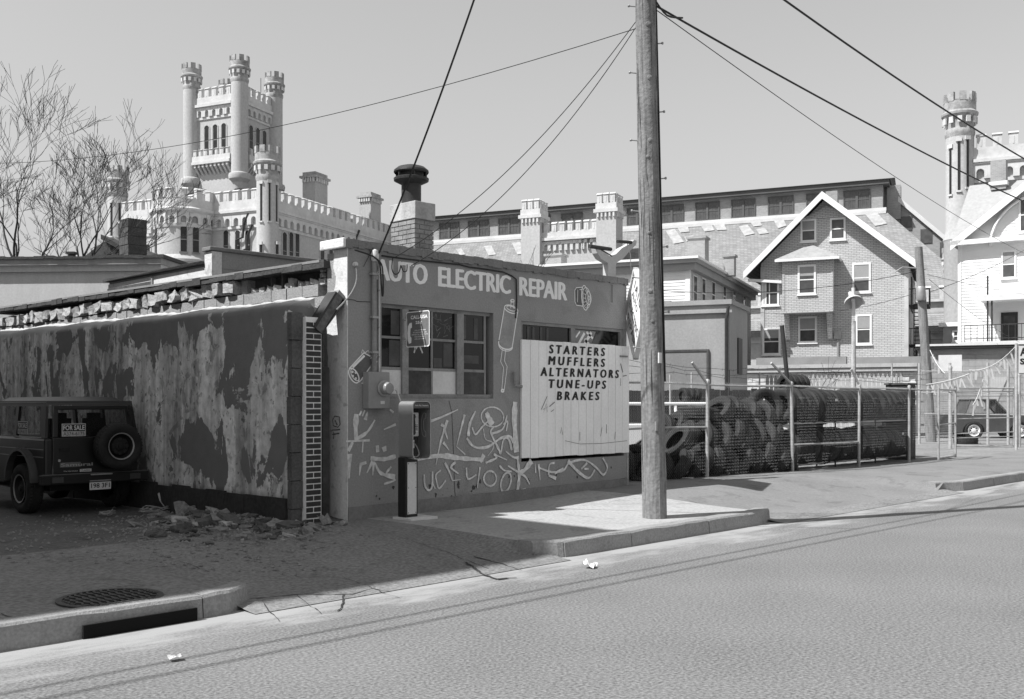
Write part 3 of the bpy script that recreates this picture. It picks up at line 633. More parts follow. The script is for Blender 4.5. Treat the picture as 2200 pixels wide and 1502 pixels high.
b = MB(); b.box(.10, .19, -.176, -.17, 1.16, 1.27); b.box(.13, .17, -.176, -.17, 1.37, 1.39); b.build('dial_plate', M_pale, pbx)
for i in range(12):
    b = MB(); x = .115 + (i % 3) * .025; z = 1.18 + (i // 3) * .022; b.box(x, x + .015, -.182, -.176, z, z + .013); b.build('key', M_black, pbx)
b = MB(); b.box(.04, .21, -.10, -.03, .92, 1.08); b.build('coin_return', M_black, ph)
b = MB(); b.box(.12, .19, -.104, -.10, .94, 1.05); b.build('instruction_card', M_pale, ph)
b = MB(); b.tube(smooth_path([(.075, -.2, 1.36), (.07, -.225, 1.34), (.07, -.235, 1.26), (.07, -.225, 1.18), (.075, -.2, 1.16)]), .021, 8); hd = b.build('handset', M_black, ph)
for zc_ in (1.365, 1.155): b = MB(); b.lathe([(0, -.035), (.036, -.03), (.036, 0), (0, .005)], 12, (.075, -.195, zc_), 'y'); b.build('handset_cap', M_black, hd)
b = MB(); b.tube(smooth_path([(.08, -.2, 1.13), (.05, -.22, 1.0), (.02, -.22, .9), (.08, -.23, .83), (.17, -.22, .86), (.15, -.2, .96), (.08, -.17, 1.06), (.1, -.12, 1.1)]), .006, 6); b.build('armoured_cord', M_metal, ph)
b = MB()   # white outline of a handset on the hood's inner side
oz = [(-.20, 1.40), (-.17, 1.415), (-.13, 1.38), (-.11, 1.30), (-.11, 1.20), (-.13, 1.12), (-.17, 1.09), (-.20, 1.10), (-.20, 1.16), (-.17, 1.17), (-.155, 1.20), (-.155, 1.30), (-.17, 1.33), (-.20, 1.34), (-.20, 1.40)]
ribbon(b, oz, .006, .3065, 'x'); b.build('handset_emblem', M_sign, ph)
# meter box with round meter
me_ = thing('meter_box', 'grey steel box with round glass electricity meter beside the window', 'meter box', (.24, 0, 1.64))
b = MB(); b.box(0, .36, -.13, -.004, 0, .49); b.build('box', grey('meter box paint', .27, .08, 4, .6, .05, 50, .06, 60), me_, bevel=.008)
b = MB(); b.lathe([(.105, 0), (.11, -.02), (.09, -.03), (.085, -.03)], 20, (.25, -.13, .27), 'y'); b.build('meter_ring', M_metal, me_)
b = MB(); b.lathe([(.085, -.0), (.085, -.09), (.07, -.115), (0, -.12)], 20, (.25, -.15, .27), 'y'); mg = b.build('meter_glass', glass('meter glass', .25, .1), me_)
b = MB(); b.box(.20, .30, -.20, -.16, .23, .33); b.build('meter_dial', M_pale, mg)
b = MB(); b.box(.2, .27, -.133, -.13, .06, .1); b.build('maker_plate', M_pale, me_)
b = MB(); b.tube(smooth_path([(.33, -.2, .25), (.45, -.14, .26), (.52, -.10, .2), (.55, -.16, .04), (.55, -.2, -.02)]), .012, 6); b.build('feed_cable', M_pale, me_)
# service mast: conduit, weatherhead
ms = thing('service_mast', 'painted conduit with weatherhead running down the wall to the meter box', 'conduit', (.40, 0, 2.13))
b = MB(); b.tube([(0, -.045, 0.0), (0, -.045, 1.5)], .034, 10); b.build('conduit', M_frame, ms)
for z in (.25, .72, 1.3):
    b = MB(); b.box(-.055, .055, -.085, -.003, z, z + .03); b.build('strap', M_metal, ms)
b = MB(); b.lathe([(.034, 1.48), (.05, 1.5), (.055, 1.58), (.04, 1.63), (0, 1.65)], 12, (0, -.06, 0)); b.build('weatherhead', M_pale, ms)
b = MB(); b.tube([(.105, -.02, -.02), (.105, -.02, 1.45)], .014, 6); b.build('thin_conduit', M_pale, ms)
for z in (.2, .6, 1.1):
    b = MB(); b.box(.085, .125, -.036, -.003, z, z + .015); b.build('clip', M_metal, ms)
# phone flag sign
sg = thing('phone_sign', 'flag sign reading CALL-USA 25 cents with white handset sticking out from wall', 'sign', (.97, 0, 2.48))
b = MB(); b.prism([(0, -x - .03, z) for x, z in rrect(0, .49, 0, .49, .035)], (.004, 0, 0)); b.build('plate', grey('sign plate', .16, .06, 3, .4, .02), sg)
b = MB(); O = rrect(.0, .49, 0, .49, .035); I = rrect(.012, .478, .012, .478, .028)
for i in range(len(O)):
    j = (i + 1) % len(O); b.poly([(-.0015, -O[i][0] - .03, O[i][1]), (-.0015, -O[j][0] - .03, O[j][1]), (-.0015, -I[j][0] - .03, I[j][1]), (-.0015, -I[i][0] - .03, I[i][1])])
b.build('border', M_sign, sg)
for s, x0, x1, z0, z1, bo in (('CALL-USA', .10, .45, .385, .435, .03), ('25\u00a2', .20, .33, .305, .355, .03), ('CALL ANYWHERE', .18, .41, .222, .238, .01), ('IN CONTINENTAL USA', .15, .43, .192, .208, .01), ('DEPOSIT 25c PER MINUTE', .12, .455, .162, .178, .01), ('FOR INTERSTATE', .18, .40, .132, .148, .01), ('CALLS ONLY', .18, .41, .102, .118, .01)):
    letters('sign_words', s, x0 + .03, x1 + .03, z0, z1, -.002, M_sign, sg, bold=bo, axis='y')
b = MB(); hp = [(.07, .33), (.12, .34), (.125, .27), (.095, .26), (.09, .2), (.09, .15), (.115, .13), (.11, .06), (.06, .05), (.035, .1), (.03, .2), (.04, .29)]
b.poly([(-.002, -x - .03, z) for x, z in hp]); b.build('handset_emblem', M_sign, sg)
b = MB(); b.box(-.006, .006, -.05, -.0, .1, .4); b.build('bracket', M_pale, sg)
b = MB(); b.tube([(.0, -.03, .38), (.0, .06, .38)], .01, 6); b.tube([(.0, -.03, .12), (.0, .06, .12)], .01, 6); b.build('bracket_arm', M_metal, sg)

# utility pole
M_pole = grey('weathered pole', .2, .2, 2, .9, .6, 18, .2, 60, streak=.75, ss=26)
def poleshape(h, r0, r1, lean, seed, dents=.012):
    R = random.Random(seed); b = MB(); n = 18; k = int(h / .3)
    ph_ = [R.uniform(0, 6) for _ in range(6)]
    for i in range(k + 1):
        z = h * i / k; r = r0 + (r1 - r0) * i / k
        for j in range(n):
            q = 2 * PI * j / n; rr = r * (1 + .03 * math.sin(3 * q + ph_[0] + z * .3) + .02 * math.sin(7 * q + ph_[1])) + R.uniform(-dents, dents) * .35
            b.v.append((rr * math.cos(q) + lean[0] * z, rr * math.sin(q) + lean[1] * z, z))
    for i in range(k):
        for j in range(n): b.f.append((i * n + j, i * n + (j + 1) % n, (i + 1) * n + (j + 1) % n, (i + 1) * n + j)); b.sm.append(True)
    b.f.append(tuple(k * n + j for j in range(n))); b.sm.append(False)
    return b
PB = Vector((3.07, -2.72, .17)); LEAN = (-.0195 * RT[0], -.0195 * RT[1])
up = thing('utility_pole', 'tall cracked wooden utility pole with step bolts at the kerb', 'utility pole', PB)
poleshape(10.5, .165, .118, LEAN, 3).build('shaft', M_pole, up)
def on_pole(py, side, off=0.):
    """point on the pole's side as seen: py gives the height"""
    z = (HZ - py) * 13.62 / F + 1.72 - .17; r = .165 - .0045 * z
    return Vector((LEAN[0] * z + RT[0] * side * (r + off), LEAN[1] * z + RT[1] * side * (r + off), z))
for py, sd_ in ((15, -1), (95, 1), (158, -1), (242, 1), (303, -1), (385, 1), (455, -1), (532, 1), (598, -1), (672, 1), (748, -1)):
    p = on_pole(py, sd_, -.03); q = on_pole(py, sd_, .07) + Vector((0, 0, .01))
    b = MB(); b.tube([p, q], .009, 6); d_ = (q - p).normalized(); b.tube([q, q + d_ * .012, q + d_ * .03], [.009, .02, .016], 8); b.build('step_bolt', M_metal, up)
for px_, py_, r in ((1390, 50, .05), (1392, 165, .045), (1393, 300, .04), (1385, 335, .03), (1389, 500, .03), (1391, 625, .04), (1397, 690, .03)):   # knots
    z = (HZ - py_) * 13.45 / F + 1.55; a = (px_ - 1407 + 24 * z / 7.0) / 26 * .9
    v = Vector((-FW[0], -FW[1], 0)) * math.sqrt(max(.05, 1 - a * a)) + Vector((RT[0], RT[1], 0)) * a; rp = .165 - .0045 * z
    c = Vector((LEAN[0] * z, LEAN[1] * z, z)) + v * (rp - .012); b = MB(); b.tube([c, c + v * .018, c + v * .024], [r, r * .75, r * .3], 9); b.build('knot', M_pole, up)
R_ = random.Random(11)
b = MB()   # drying cracks and staples, dark and thin
for k in range(46):
    z = R_.uniform(.1, 7.2); q = R_.uniform(-1.35, 1.35); l = R_.uniform(.15, .9); pts = []
    for i in range(4):
        zz = z + l * i / 3; rp = .165 - .0045 * zz + .003; aa = q + R_.uniform(-.03, .03)
        v = Vector((-FW[0], -FW[1], 0)) * math.cos(aa) + Vector((RT[0], RT[1], 0)) * math.sin(aa); pts.append(Vector((LEAN[0] * zz, LEAN[1] * zz, zz)) + v * rp)
    b.tube(pts, [.001, R_.uniform(.002, .004), R_.uniform(.002, .004), .001], 4)
b.build('cracks', M_black, up)
b = MB(); b.tube([on_pole(y, 1.0, .012) + Vector((0, 0, 0)) for y in range(-140, 880, 60)], .016, 6); b.build('riser_cable', M_black, up)
b = MB(); c = on_pole(770, .55); v = Vector((-FW[0], -FW[1], 0)); c += v * .14; b.box(c.x - .03, c.x + .03, c.y - .01, c.y + .01, c.z - .07, c.z + .07); tg = b.build('pole_tag', M_pale, up); 
b = MB(); c = on_pole(915, 0.1); c += v * .165; b.box(c.x - .02, c.x + .02, c.y - .012, c.y + .012, c.z - .06, c.z + .06); b.build('pole_tag', M_metal, up)

# wires
def wire(label, A, B, sag, r=.009, n=24, name='overhead_wire', via=None):
    A, B = Vector(A), Vector(B); pts = []
    for i in range(n + 1): t = i / n; p = A.lerp(B, t); p.z -= sag * 4 * t * (1 - t); pts.append(p - A)
    b = MB(); b.tube(pts, r, 5); o = b.build(name, M_black, None, A); return tag(o, label, 'wire', 'overhead wires')
PT = lambda py: Vector(PB) + on_pole(py, 0)
pl_ = lambda py, s=-1: Vector(PB) + on_pole(py, s)
MAST = Vector((.42, -.12, 3.72))
wire('thick black service cable dropping steeply from the sky to the shop weatherhead', MAST, atD(1072, -160, 11.5), .12, .013)
wire('thin wire crossing the sky from the pole past the castle tower', pl_(62), atD(-120, 350, 26), .55, .006)
wire('upper of two slack drop wires from the pole to the shop front', pl_(48), Vector((.75, -.04, 3.70)), .32, .006)
wire('lower of two slack drop wires, ending right of the weatherhead', pl_(60), Vector((1.05, -.04, 3.62)), .38, .006)
wire('thick cable running right from the pole top above the gabled house', (3.05, -2.62, 7.15), (41, -2.7, 7.25), .6, .016, 40)
wire('thick cable running left from the pole over the pavement', (2.9, -2.72, 7.15), (-33, -2.7, 7.25), .6, .016, 40)
wire('heavy cable crossing the upper right corner of the sky', (3.0, -2.70, 8.45), (41, -2.72, 8.4), .85, .018, 40)
wire('heavy cable running left from high on the pole', (2.85, -2.72, 8.45), (-33, -2.72, 8.4), .85, .018, 40)
wire('thin wire running right from the pole below the thick cable', pl_(20, 1), atD(2270, 575, 44), .35, .007)
b = MB(); pth = [on_pole(0, 1) + Vector((.0, .0, .0)), on_pole(0, 1) + Vector((.35, .05, -.1)), on_pole(0, 1) + Vector((.75, .07, -.02))]; b.tube(smooth_path(pth), .013, 6); b.build('splice_loop', M_black, up)
b = MB(); b.tube(smooth_path([MAST - Vector((.42, 0, 2.13)) + Vector((-.38, -.0, -.0)) + Vector((0, 0, 0)) for _ in range(1)] + [Vector((0, -.12, 1.5)), Vector((.05, -.13, 1.2)), Vector((.08, -.12, 1.02)), Vector((.11, -.1, 1.12)), Vector((.1, -.09, 1.42)), Vector((.02, -.08, 1.52))]), .011, 6); b.build('drip_loop', M_black, ms)
b = MB(); b.tube(smooth_path([(.32, -.04, 1.56), (.3, -.05, 1.42), (.34, -.05, 1.35), (.42, -.05, 1.37), (.46, -.05, 1.48)]), .008, 5); b.tube(smooth_path([(.46, -.05, 1.48), (.5, -.05, 1.4), (.56, -.05, 1.41), (.57, -.05, 1.5)]), .007, 5); b.build('loose_loop', M_black, ms)
# knob insulator with a frayed cable at the pier's edge
ki = thing('wall_insulator', 'white knob insulator with cable running down to the broken gutter', 'insulator', (.1, 0, 3.55))
b = MB(); b.lathe([(0, -.06), (.03, -.05), (.035, -.02), (.02, -.01), (.03, 0)], 10, (0, 0, 0), 'y'); b.build('knob', M_pale, ki)
b = MB(); b.tube(smooth_path([(0, -.05, -.02), (.0, -.06, -.2), (-.06, -.06, -.35), (-.16, -.05, -.48), (-.28, 0, -.62)]), .012, 6); b.build('frayed_cable', M_frame, ki)
b = MB(); b.tube([(.14, -.02, -.02), (.28, -.05, .25)], .004, 4); b.build('stay_wire', M_black, ki)

# diamond sign hanging off the corner, from a forked board on the roof
yp = thing('forked_sign_post', 'pale Y shaped wooden bracket standing on the shop roof corner', 'bracket', (5.9, .3, 3.52))
def P_(zx, zy): p = onY(1240 + zx / 4.69, 480 + zy / 4.69, .3); return (p.x - 5.9, 0, p.z - 3.52)
b = MB(); b.prism([P_(*q) for q in ((313, 560), (313, 400), (240, 355), (205, 300), (195, 245), (260, 280), (330, 330), (390, 310), (450, 250), (530, 210), (575, 165), (600, 175), (595, 215), (510, 300), (470, 350), (400, 395), (390, 420), (390, 560))], (0, .12, 0)); b.build('forked_board', grey('weathered white board', .5, .12, 2, .85, .2, 40, .1, 60), yp)
b = MB(); b.tube([P_(122, 230), P_(340, 262)], .035, 8); b.build('pipe_arm', M_dkmetal, yp)
b = MB(); b.tube([P_(405, 182), P_(545, 192)], .03, 8); b.build('pipe_arm', M_dkmetal, yp)
b = MB(); b.tube([P_(215, 250), P_(350, 330)], .012, 5); b.build('brace_wire', M_dkmetal, yp)
b = MB(); b.tube(smooth_path([P_(505, 200), P_(515, 260), P_(538, 320), P_(540, 430), P_(545, 470)]), .008, 5); b.build('hanging_wire', M_pale, yp)
ds = thing('diamond_sign', 'white diamond shaped hanging sign lettered TATUM seen nearly edge on', 'sign', (5.80, -.33, 2.45), math.radians(50))
def dia(s, y0, y1, b=None):
    b = b or MB(); c = .79; b.prism([(0, y0, c - s), (s, y0, c), (0, y0, c + s), (-s, y0, c)], (0, y1 - y0, 0)); return b
dia(.76, -.015, .015).build('panel', M_sign, ds)
b = MB(); c = .79
for p, q in (((0, c - .79), (.79, c)), ((.79, c), (0, c + .79)), ((0, c + .79), (-.79, c)), ((-.79, c), (0, c - .79))):
    u = Vector((q[0] - p[0], 0, q[1] - p[1])).normalized(); nn = Vector((-u.z, 0, u.x)) * .05; P0 = Vector((p[0], -.045, p[1])); P1 = Vector((q[0], -.045, q[1]))
    b.prism([P0, P1, P1 + nn * .9, P0 + nn * .9], (0, .09, 0))
b.build('frame', M_pale, ds)
def diag_letters(body, u0, u1, v0, v1, name, bold=.02):
    """letters along the diamond's sloping edge, on the face turned to the shop's back-left"""
    me = text_mesh(body, bold); xs = [v.co.x for v in me.vertices]; ys = [v.co.y for v in me.vertices]; ax, bx, ay, by = min(xs), max(xs), min(ys), max(ys)
    for v in me.vertices:
        u = u0 + (v.co.x - ax) / (bx - ax) * (u1 - u0); q = v0 + (v.co.y - ay) / (by - ay) * (v1 - v0)
        # diamond seen from its lit side: u along the edge going down to the viewer's right, v up from the centre
        e = (u + q) * .7071; z = (q - u) * .7071
        v.co = (-e, .017, .79 + z)
    me.materials.clear(); me.materials.append(M_black); return link(name, me, ds)
diag_letters('TATUM', -.42, .45, .28, .48, 'sign_word'); diag_letters('AUTO', -.4, .1, .08, .2, 'sign_word'); diag_letters('ELECTRIC', -.45, .42, -.2, -.04, 'sign_word'); diag_letters('REPAIR', -.4, .4, -.46, -.3, 'sign_word')
# ================================================================ PEELING WALL BESIDE THE SHOP
def peelmat():
    m = bpy.data.materials.new('peeling stucco'); m.use_nodes = True; t = m.node_tree; N = t.nodes.new; K = t.links.new; b = t.nodes['Principled BSDF']; b.inputs['Roughness'].default_value = .92; b.inputs['Specular IOR Level'].default_value = .2
    g = N('ShaderNodeNewGeometry'); sp = N('ShaderNodeSeparateXYZ'); K(g.outputs['Position'], sp.inputs[0])
    def math_(op, a, c, d=None):
        n = N('ShaderNodeMath'); n.operation = op
        for i, q in enumerate((a, c, d)):
            if q is None: continue
            if isinstance(q, (int, float)): n.inputs[i].default_value = q
            else: K(q, n.inputs[i])
        return n.outputs[0]
    def noise(sc, det, dist=0., scale=None, off=0.):
        v = g.outputs['Position']
        if scale or off:
            mp = N('ShaderNodeMapping'); K(v, mp.inputs[0]); mp.inputs['Location'].default_value = (off, off * .7, off * .3)
            if scale: mp.inputs['Scale'].default_value = scale
            v = mp.outputs[0]
        n = N('ShaderNodeTexNoise'); n.inputs['Scale'].default_value = sc; n.inputs['Detail'].default_value = det; n.inputs['Roughness'].default_value = .62; n.inputs['Distortion'].default_value = dist; K(v, n.inputs['Vector']); return n.outputs['Fac']
    def step(v, lo, hi):
        r = N('ShaderNodeMapRange'); K(v, r.inputs[0]); r.inputs[1].default_value = lo; r.inputs[2].default_value = hi; return r.outputs[0]
    def blob(y, z, ry, rz, amp):
        a = math_('MULTIPLY', math_('SUBTRACT', sp.outputs[1], y), 1 / ry); c = math_('MULTIPLY', math_('SUBTRACT', sp.outputs[2], z), 1 / rz)
        d = math_('ADD', math_('MULTIPLY', a, a), math_('MULTIPLY', c, c)); return math_('MULTIPLY', math_('MAXIMUM', math_('SUBTRACT', 1, d), 0), amp * .8)
    base = noise(1.7, 12, .5, (1, 1, .6), 3.1)
    base = math_('MULTIPLY_ADD', base, 1.5, -.25)
    # where the dark coat still clings
    for q in ((1.0, 2.75, 1.4, .5, .3), (1.35, 2.25, .6, .8, .28), (2.6, 1.15, .9, .4, .3), (.5, 1.0, .25, .7, .26), (1.6, .85, 1.4, .35, .2), (3.8, 2.85, 1.8, .35, .2), (7.0, 2.75, 3, .3, .2), (2.2, 2.95, 3, .2, .2), (5.4, 2.0, .5, .9, .1)):
        base = math_('ADD', base, blob(*q))
    base = math_('ADD', base, blob(3.2, 1.9, 1.5, .7, -.12)); base = math_('ADD', base, blob(.8, 1.75, .5, .5, -.15))
    dark = step(base, .585, .6)
    thin = step(noise(3.2, 9, .8, (1, 1, .8), 9.), .6, .63)
    mask = math_('MAXIMUM', dark, math_('MULTIPLY', thin, .7))
    streak = noise(1.0, 8, .2, (3.2, 3.2, .28), 1.)
    bare = math_('MULTIPLY', math_('ADD', .55, math_('MULTIPLY', step(streak, .36, .62), .9)), .5)
    bare = math_('MULTIPLY', bare, math_('ADD', .35, math_('MULTIPLY', noise(9, 10), 1.3)))
    pit = step(noise(5, 10, .5, (1, 1, .6), 7.), .56, .6); bare = math_('MULTIPLY', bare, math_('SUBTRACT', 1, math_('MULTIPLY', pit, .4)))
    holes = step(noise(11, 4, 0, None, 4.), .62, .66); bare = math_('MULTIPLY', bare, math_('SUBTRACT', 1, math_('MULTIPLY', holes, .6)))
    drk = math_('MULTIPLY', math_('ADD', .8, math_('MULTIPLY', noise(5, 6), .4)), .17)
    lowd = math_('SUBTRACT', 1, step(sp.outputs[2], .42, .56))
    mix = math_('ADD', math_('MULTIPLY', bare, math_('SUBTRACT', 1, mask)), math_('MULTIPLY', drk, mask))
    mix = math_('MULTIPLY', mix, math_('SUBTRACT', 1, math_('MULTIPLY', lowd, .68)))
    # sunlit top edge put into the colour, paler along the wall's top
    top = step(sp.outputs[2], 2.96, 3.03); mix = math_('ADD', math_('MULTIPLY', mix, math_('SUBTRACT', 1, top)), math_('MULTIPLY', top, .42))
    K(mix, b.inputs['Base Color'])
    bp = N('ShaderNodeBump'); bp.inputs['Strength'].default_value = .5; bp.inputs['Distance'].default_value = .02
    K(math_('ADD', math_('MULTIPLY', mask, .5), math_('MULTIPLY', noise(18, 7), .6)), bp.inputs['Height']); K(bp.outputs[0], b.inputs['Normal'])
    return m
M_peel = peelmat()
pw_ = thing('peeling_wall', 'long stucco lot wall with dark paint peeling off in patches', 'wall', (-.75, .25, .1))
b = MB(); n = 130; R_ = random.Random(4)
prof = [(.0, .0)]
for i in range(n + 1):
    y = 13.0 * i / n; tz = 2.90 + .011 * y + .014 * math.sin(y * 3.1) + R_.uniform(-.012, .012); o_ = R_.uniform(-.006, .006)
    b.v += [(0, y, -.15), (o_ * .5, y, 1.4), (o_, y, tz - .10), (.02 + o_, y, tz - .04), (.07, y, tz), (.16, y, tz + .02), (.32, y, tz + .06), (.4, y, tz + .1), (.4, y, -.15)]
for i in range(n):
    for q in range(8): o = i * 9 + q; b.f.append((o, o + 9, o + 10, o + 1)); b.sm.append(True)
b.f.append(tuple(range(9))); b.sm.append(False); b.f.append(tuple(n * 9 + q for q in range(8, -1, -1))); b.sm.append(False)
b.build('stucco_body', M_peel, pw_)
b = MB()
for i in range(26): b.box(-.035 - rnd(0, .015), .005, .02 + i * .5, .515 + i * .5, -.05, .4 + rnd(-.03, .02))
b.build('base_board', grey('sooty base board', .035, .5, 2, .9, .4, 20, .3, 40), pw_)
M_dbrick = grey('dark glazed brick', .035, .4, 5, .5, .3, 50, .2, 60); M_mort = grey('pale mortar', .75, .1, 8)
b = MB(); b.box(.15, .39, -.163, -.012, -.15, 2.72); pr = b.build('brick_pier', M_mort, pw_)
b1 = MB().box(0, .222, -.03, 0, 0, .059).mesh('brick', M_dbrick); b2 = MB().box(0, .104, -.03, 0, 0, .059).mesh('brick', M_dbrick)
for c in range(36):
    z = .06 + c * .0745
    if z > 2.66: break
    if c % 2: link('brick', b1, pr, (.156, -.138 + rnd(-.003, .002), z))
    else: link('brick', b2, pr, (.156, -.138 + rnd(-.003, .002), z)); link('brick', b2, pr, (.276, -.138 + rnd(-.003, .002), z))
for i in range(8):   # block pilaster left of the bricks
    b = MB(); b.box(-.02 + rnd(-.01, .01), .14, -.10 + rnd(-.01, .01), -.003, -.1 + i * .36 + .004, -.1 + (i + 1) * .36 - .006); b.build('pilaster_block', grey('sooty block', .1, .3, 3, .95, .6, 40, .25, 60), pw_)
b = MB(); b.box(.40, .46, -.1, .02, -.15, 2.75); b.build('steel_edge', M_black, pw_)
# dark timber post in the gap
b = MB(); b.box(-.06, .06, -.03, .03, -.1, 2.02); o = b.build('timber_post', M_wood, None, (-.14, .33, .17)); tag(o, 'dark timber post standing in the gap beside the shop pier', 'post'); o['category'] = 'post'
b = MB(); b.box(-.37, -.0, .55, .62, 0, 3.0); o = b.build('gap_wall', M_block, None); tag(o, 'narrow block infill wall in the gap between peeling wall and pier', 'wall')
# broken gutter leaning across the gap
gt = thing('broken_gutter', 'rusted length of gutter hanging aslant between peeling wall and shop pier', 'gutter', (-.47, .05, 2.68))
a = Vector((.0, 0, .0)); c = Vector((.34, 0, .48)); u = (c - a).normalized(); nn = Vector((u.z, 0, -u.x))
b = MB(); b.prism([a, c, c + Vector((0, .2, 0)), a + Vector((0, .2, 0))], -nn * .03); b.build('back', M_dkmetal, gt)
b = MB(); b.prism([a, c, c + nn * .11, a + nn * .11], (0, .02, 0)); b.build('side', grey('rusty gutter', .12, .4, 8, .9, .7, 50, .3, 60), gt)
b = MB(); b.prism([a + nn * .11, c + nn * .14, c + nn * .17, a + nn * .12], (0, .22, 0)); b.build('lip', M_dkmetal, gt)
b = MB(); b.prism([c, c + nn * .13, c + nn * .13 + u * .04, c + u * .05], (0, .2, 0)); b.build('end_cap', M_frame, gt)

# ================================================================ BUILDING THAT SHADES THE LOT (left of the picture)
tb_ = thing('brick_tenement', 'four storey brick building across the lot that shades the pavement', 'building', (-8.13, .43, 0))
M_tbrick = brickmat('tenement brick', .2, .16, .3, .22, .075)
b = MB(); b.box(-12, 0, 0, 22, -.2, 14); b.build('wall', M_tbrick, tb_)
b = MB(); b.box(-12.1, .0, 0, 22.1, 14.0, 14.02); b.build('roof', M_tar, tb_)
for s_ in range(4):
    for k in range(6):
        b = MB(); b.box(-.05, .02, 1.5 + k * 3.4, 2.5 + k * 3.4, 1.4 + s_ * 3.2, 3.0 + s_ * 3.2); w_ = b.build('window', M_glass, tb_)
        b = MB(); b.box(-.04, .06, 1.4 + k * 3.4, 2.6 + k * 3.4, 1.28 + s_ * 3.2, 1.4 + s_ * 3.2); b.build('sill', M_pale, w_)
    for k in range(3):
        b = MB(); b.box(-2.4 - k * 3.6, -1.4 - k * 3.6, -.02, .05, 1.4 + s_ * 3.2, 3.0 + s_ * 3.2); b.build('window', M_glass, tb_)

# ================================================================ TYRES AND WHEELS (shared meshes)
M_rub = grey('tyre rubber', .022, .3, 4, .75, .25, 60, .25, 70, spots=.6, sscale=3, spotv=.7)
def tyre_mesh(R, wd, ri, name='tyre', nseg=44):
    b = MB(); h = wd / 2
    prof = [(ri, -h * .62), (ri + (R - ri) * .35, -h * .98), (R - (R - ri) * .3, -h), (R - .035, -h * .93), (R - .008, -h * .78), (R, -h * .5), (R - .012, -h * .42), (R - .012, -h * .38), (R + .002, -h * .3), (R + .002, h * .3), (R - .012, h * .38), (R - .012, h * .42), (R, h * .5), (R - .008, h * .78), (R - .035, h * .93), (R - (R - ri) * .3, h), (ri + (R - ri) * .35, h * .98), (ri, h * .62), (ri + .02, h * .5), (R - .045, h * .8), (R - .04, -h * .8), (ri + .02, -h * .5)]
    k = len(prof)
    for i in range(nseg * 2):
        q = PI * i / nseg; odd = i % 2
        for j, (r, x) in enumerate(prof):
            if 3 <= j <= 5 and odd: r -= .012
            if 12 <= j <= 14 and not odd: r -= .012
            if j in (8, 9) and odd: r -= .006
            b.v.append((x, r * math.cos(q), r * math.sin(q)))
    m = nseg * 2
    for i in range(m):
        for j in range(k): b.f.append((i * k + j, ((i + 1) % m) * k + j, ((i + 1) % m) * k + (j + 1) % k, i * k + (j + 1) % k)); b.sm.append(not (3 <= j <= 14))
    return b.mesh(name, M_rub)
def rim_mesh(r, wd, mat, holes=8, dish=.03):
    """steel wheel, outer face towards -x"""
    b = MB(); h = wd / 2
    b.lathe([(r + .012, -h), (r + .008, -h - .012), (r - .01, -h), (r - .02, -h * .55), (r - .035, -h * .2), (r * .72, -h * .1 - dish), (r * .68, -h * .3 - dish), (r * .42, -h * .38 - dish), (r * .36, -h * .55 - dish), (r * .22, -h * .58 - dish), (r * .2, -h * .8 - dish), (0, -h * .82 - dish)], 28, (0, 0, 0), 'x')
    b.lathe([(r + .012, h), (r - .02, h * .55), (r - .035, 0)], 28, (0, 0, 0), 'x')
    return b.mesh('rim', mat)
def wheel_holes(r, wd, parent, n=8, dish=.03, mat=None):
    h = wd / 2; me = MB().lathe([(0, -.004), (.03, -.004), (.032, .004)], 12, (0, 0, 0), 'x').mesh('wheel_hole', mat or M_black)
    for i in range(n): q = 2 * PI * i / n; link('wheel_hole', me, parent, (-h * .34 - dish - .004, r * .56 * math.cos(q), r * .56 * math.sin(q)))

# ================================================================ SMALL FOUR WHEEL DRIVE
M_jeep = grey('black car paint', .012, .1, 1.5, .28, .02, 60, .05, 80, spec=.5)
M_jtrim = grey('car trim black', .014, .1, 3, .6, .05)
M_jroof = grey('car hardtop', .055, .1, 2, .4, .03, 60, .06, 80, spec=.5)
M_chrome = grey('bright trim', .6, .05, 3, .25, .0, metal=.9)
M_glassT = glass('car glass', .01, .05, .15)
JX = -1.65; JZ = .085
jp = thing('parked_jeep', 'small black boxy four wheel drive with FOR SALE signs and rear spare wheel', 'jeep', (JX, 4.0, JZ), math.radians(1.5))
def arch(yc, r, z0, n=8): return [(yc - r * math.cos(PI * i / n), z0 + r * math.sin(PI * i / n)) for i in range(n + 1)]
side = [(0, .52), (.0, 1.12)] + [(2.25, 1.12), (2.4, 1.1), (3.3, 1.02), (3.38, .95), (3.38, .5)] + [(3.3, .5)]
ar = [p for p in arch(2.75, .46, .48)][::-1]; al_ = [p for p in arch(.72, .46, .48)][::-1]
outl = side + ar + [(1.9, .42), (1.5, .42)] + al_ + [(.1, .5)]
b = MB(); b.prism([(-.70, y, z) for y, z in outl], (1.40, 0, 0)); b.build('body', M_jeep, jp, bevel=.03)
for s_ in (-1, 1):
    for yc in (.72, 2.75):
        b = MB(); A = arch(yc, .5, .48, 10); I = arch(yc, .45, .48, 10); x0 = s_ * .70; x1 = s_ * .80
        for i in range(10):
            b.poly([(x0, *A[i]), (x0, *A[i + 1]), (x1, *A[i + 1]), (x1, *A[i])], True); b.poly([(x1, *A[i]), (x1, *A[i + 1]), (x1, *I[i + 1]), (x1, *I[i])]); b.poly([(x1, *I[i]), (x1, *I[i + 1]), (x0, *I[i + 1]), (x0, *I[i])], True)
        b.build('fender_flare', M_jroof, jp)
tp = lambda x, y, z: (x * (1 - .09 * max(0, z - 1.12) / .6), y + (.10 * max(0, z - 1.12) / .6 if y < .5 else 0), z)
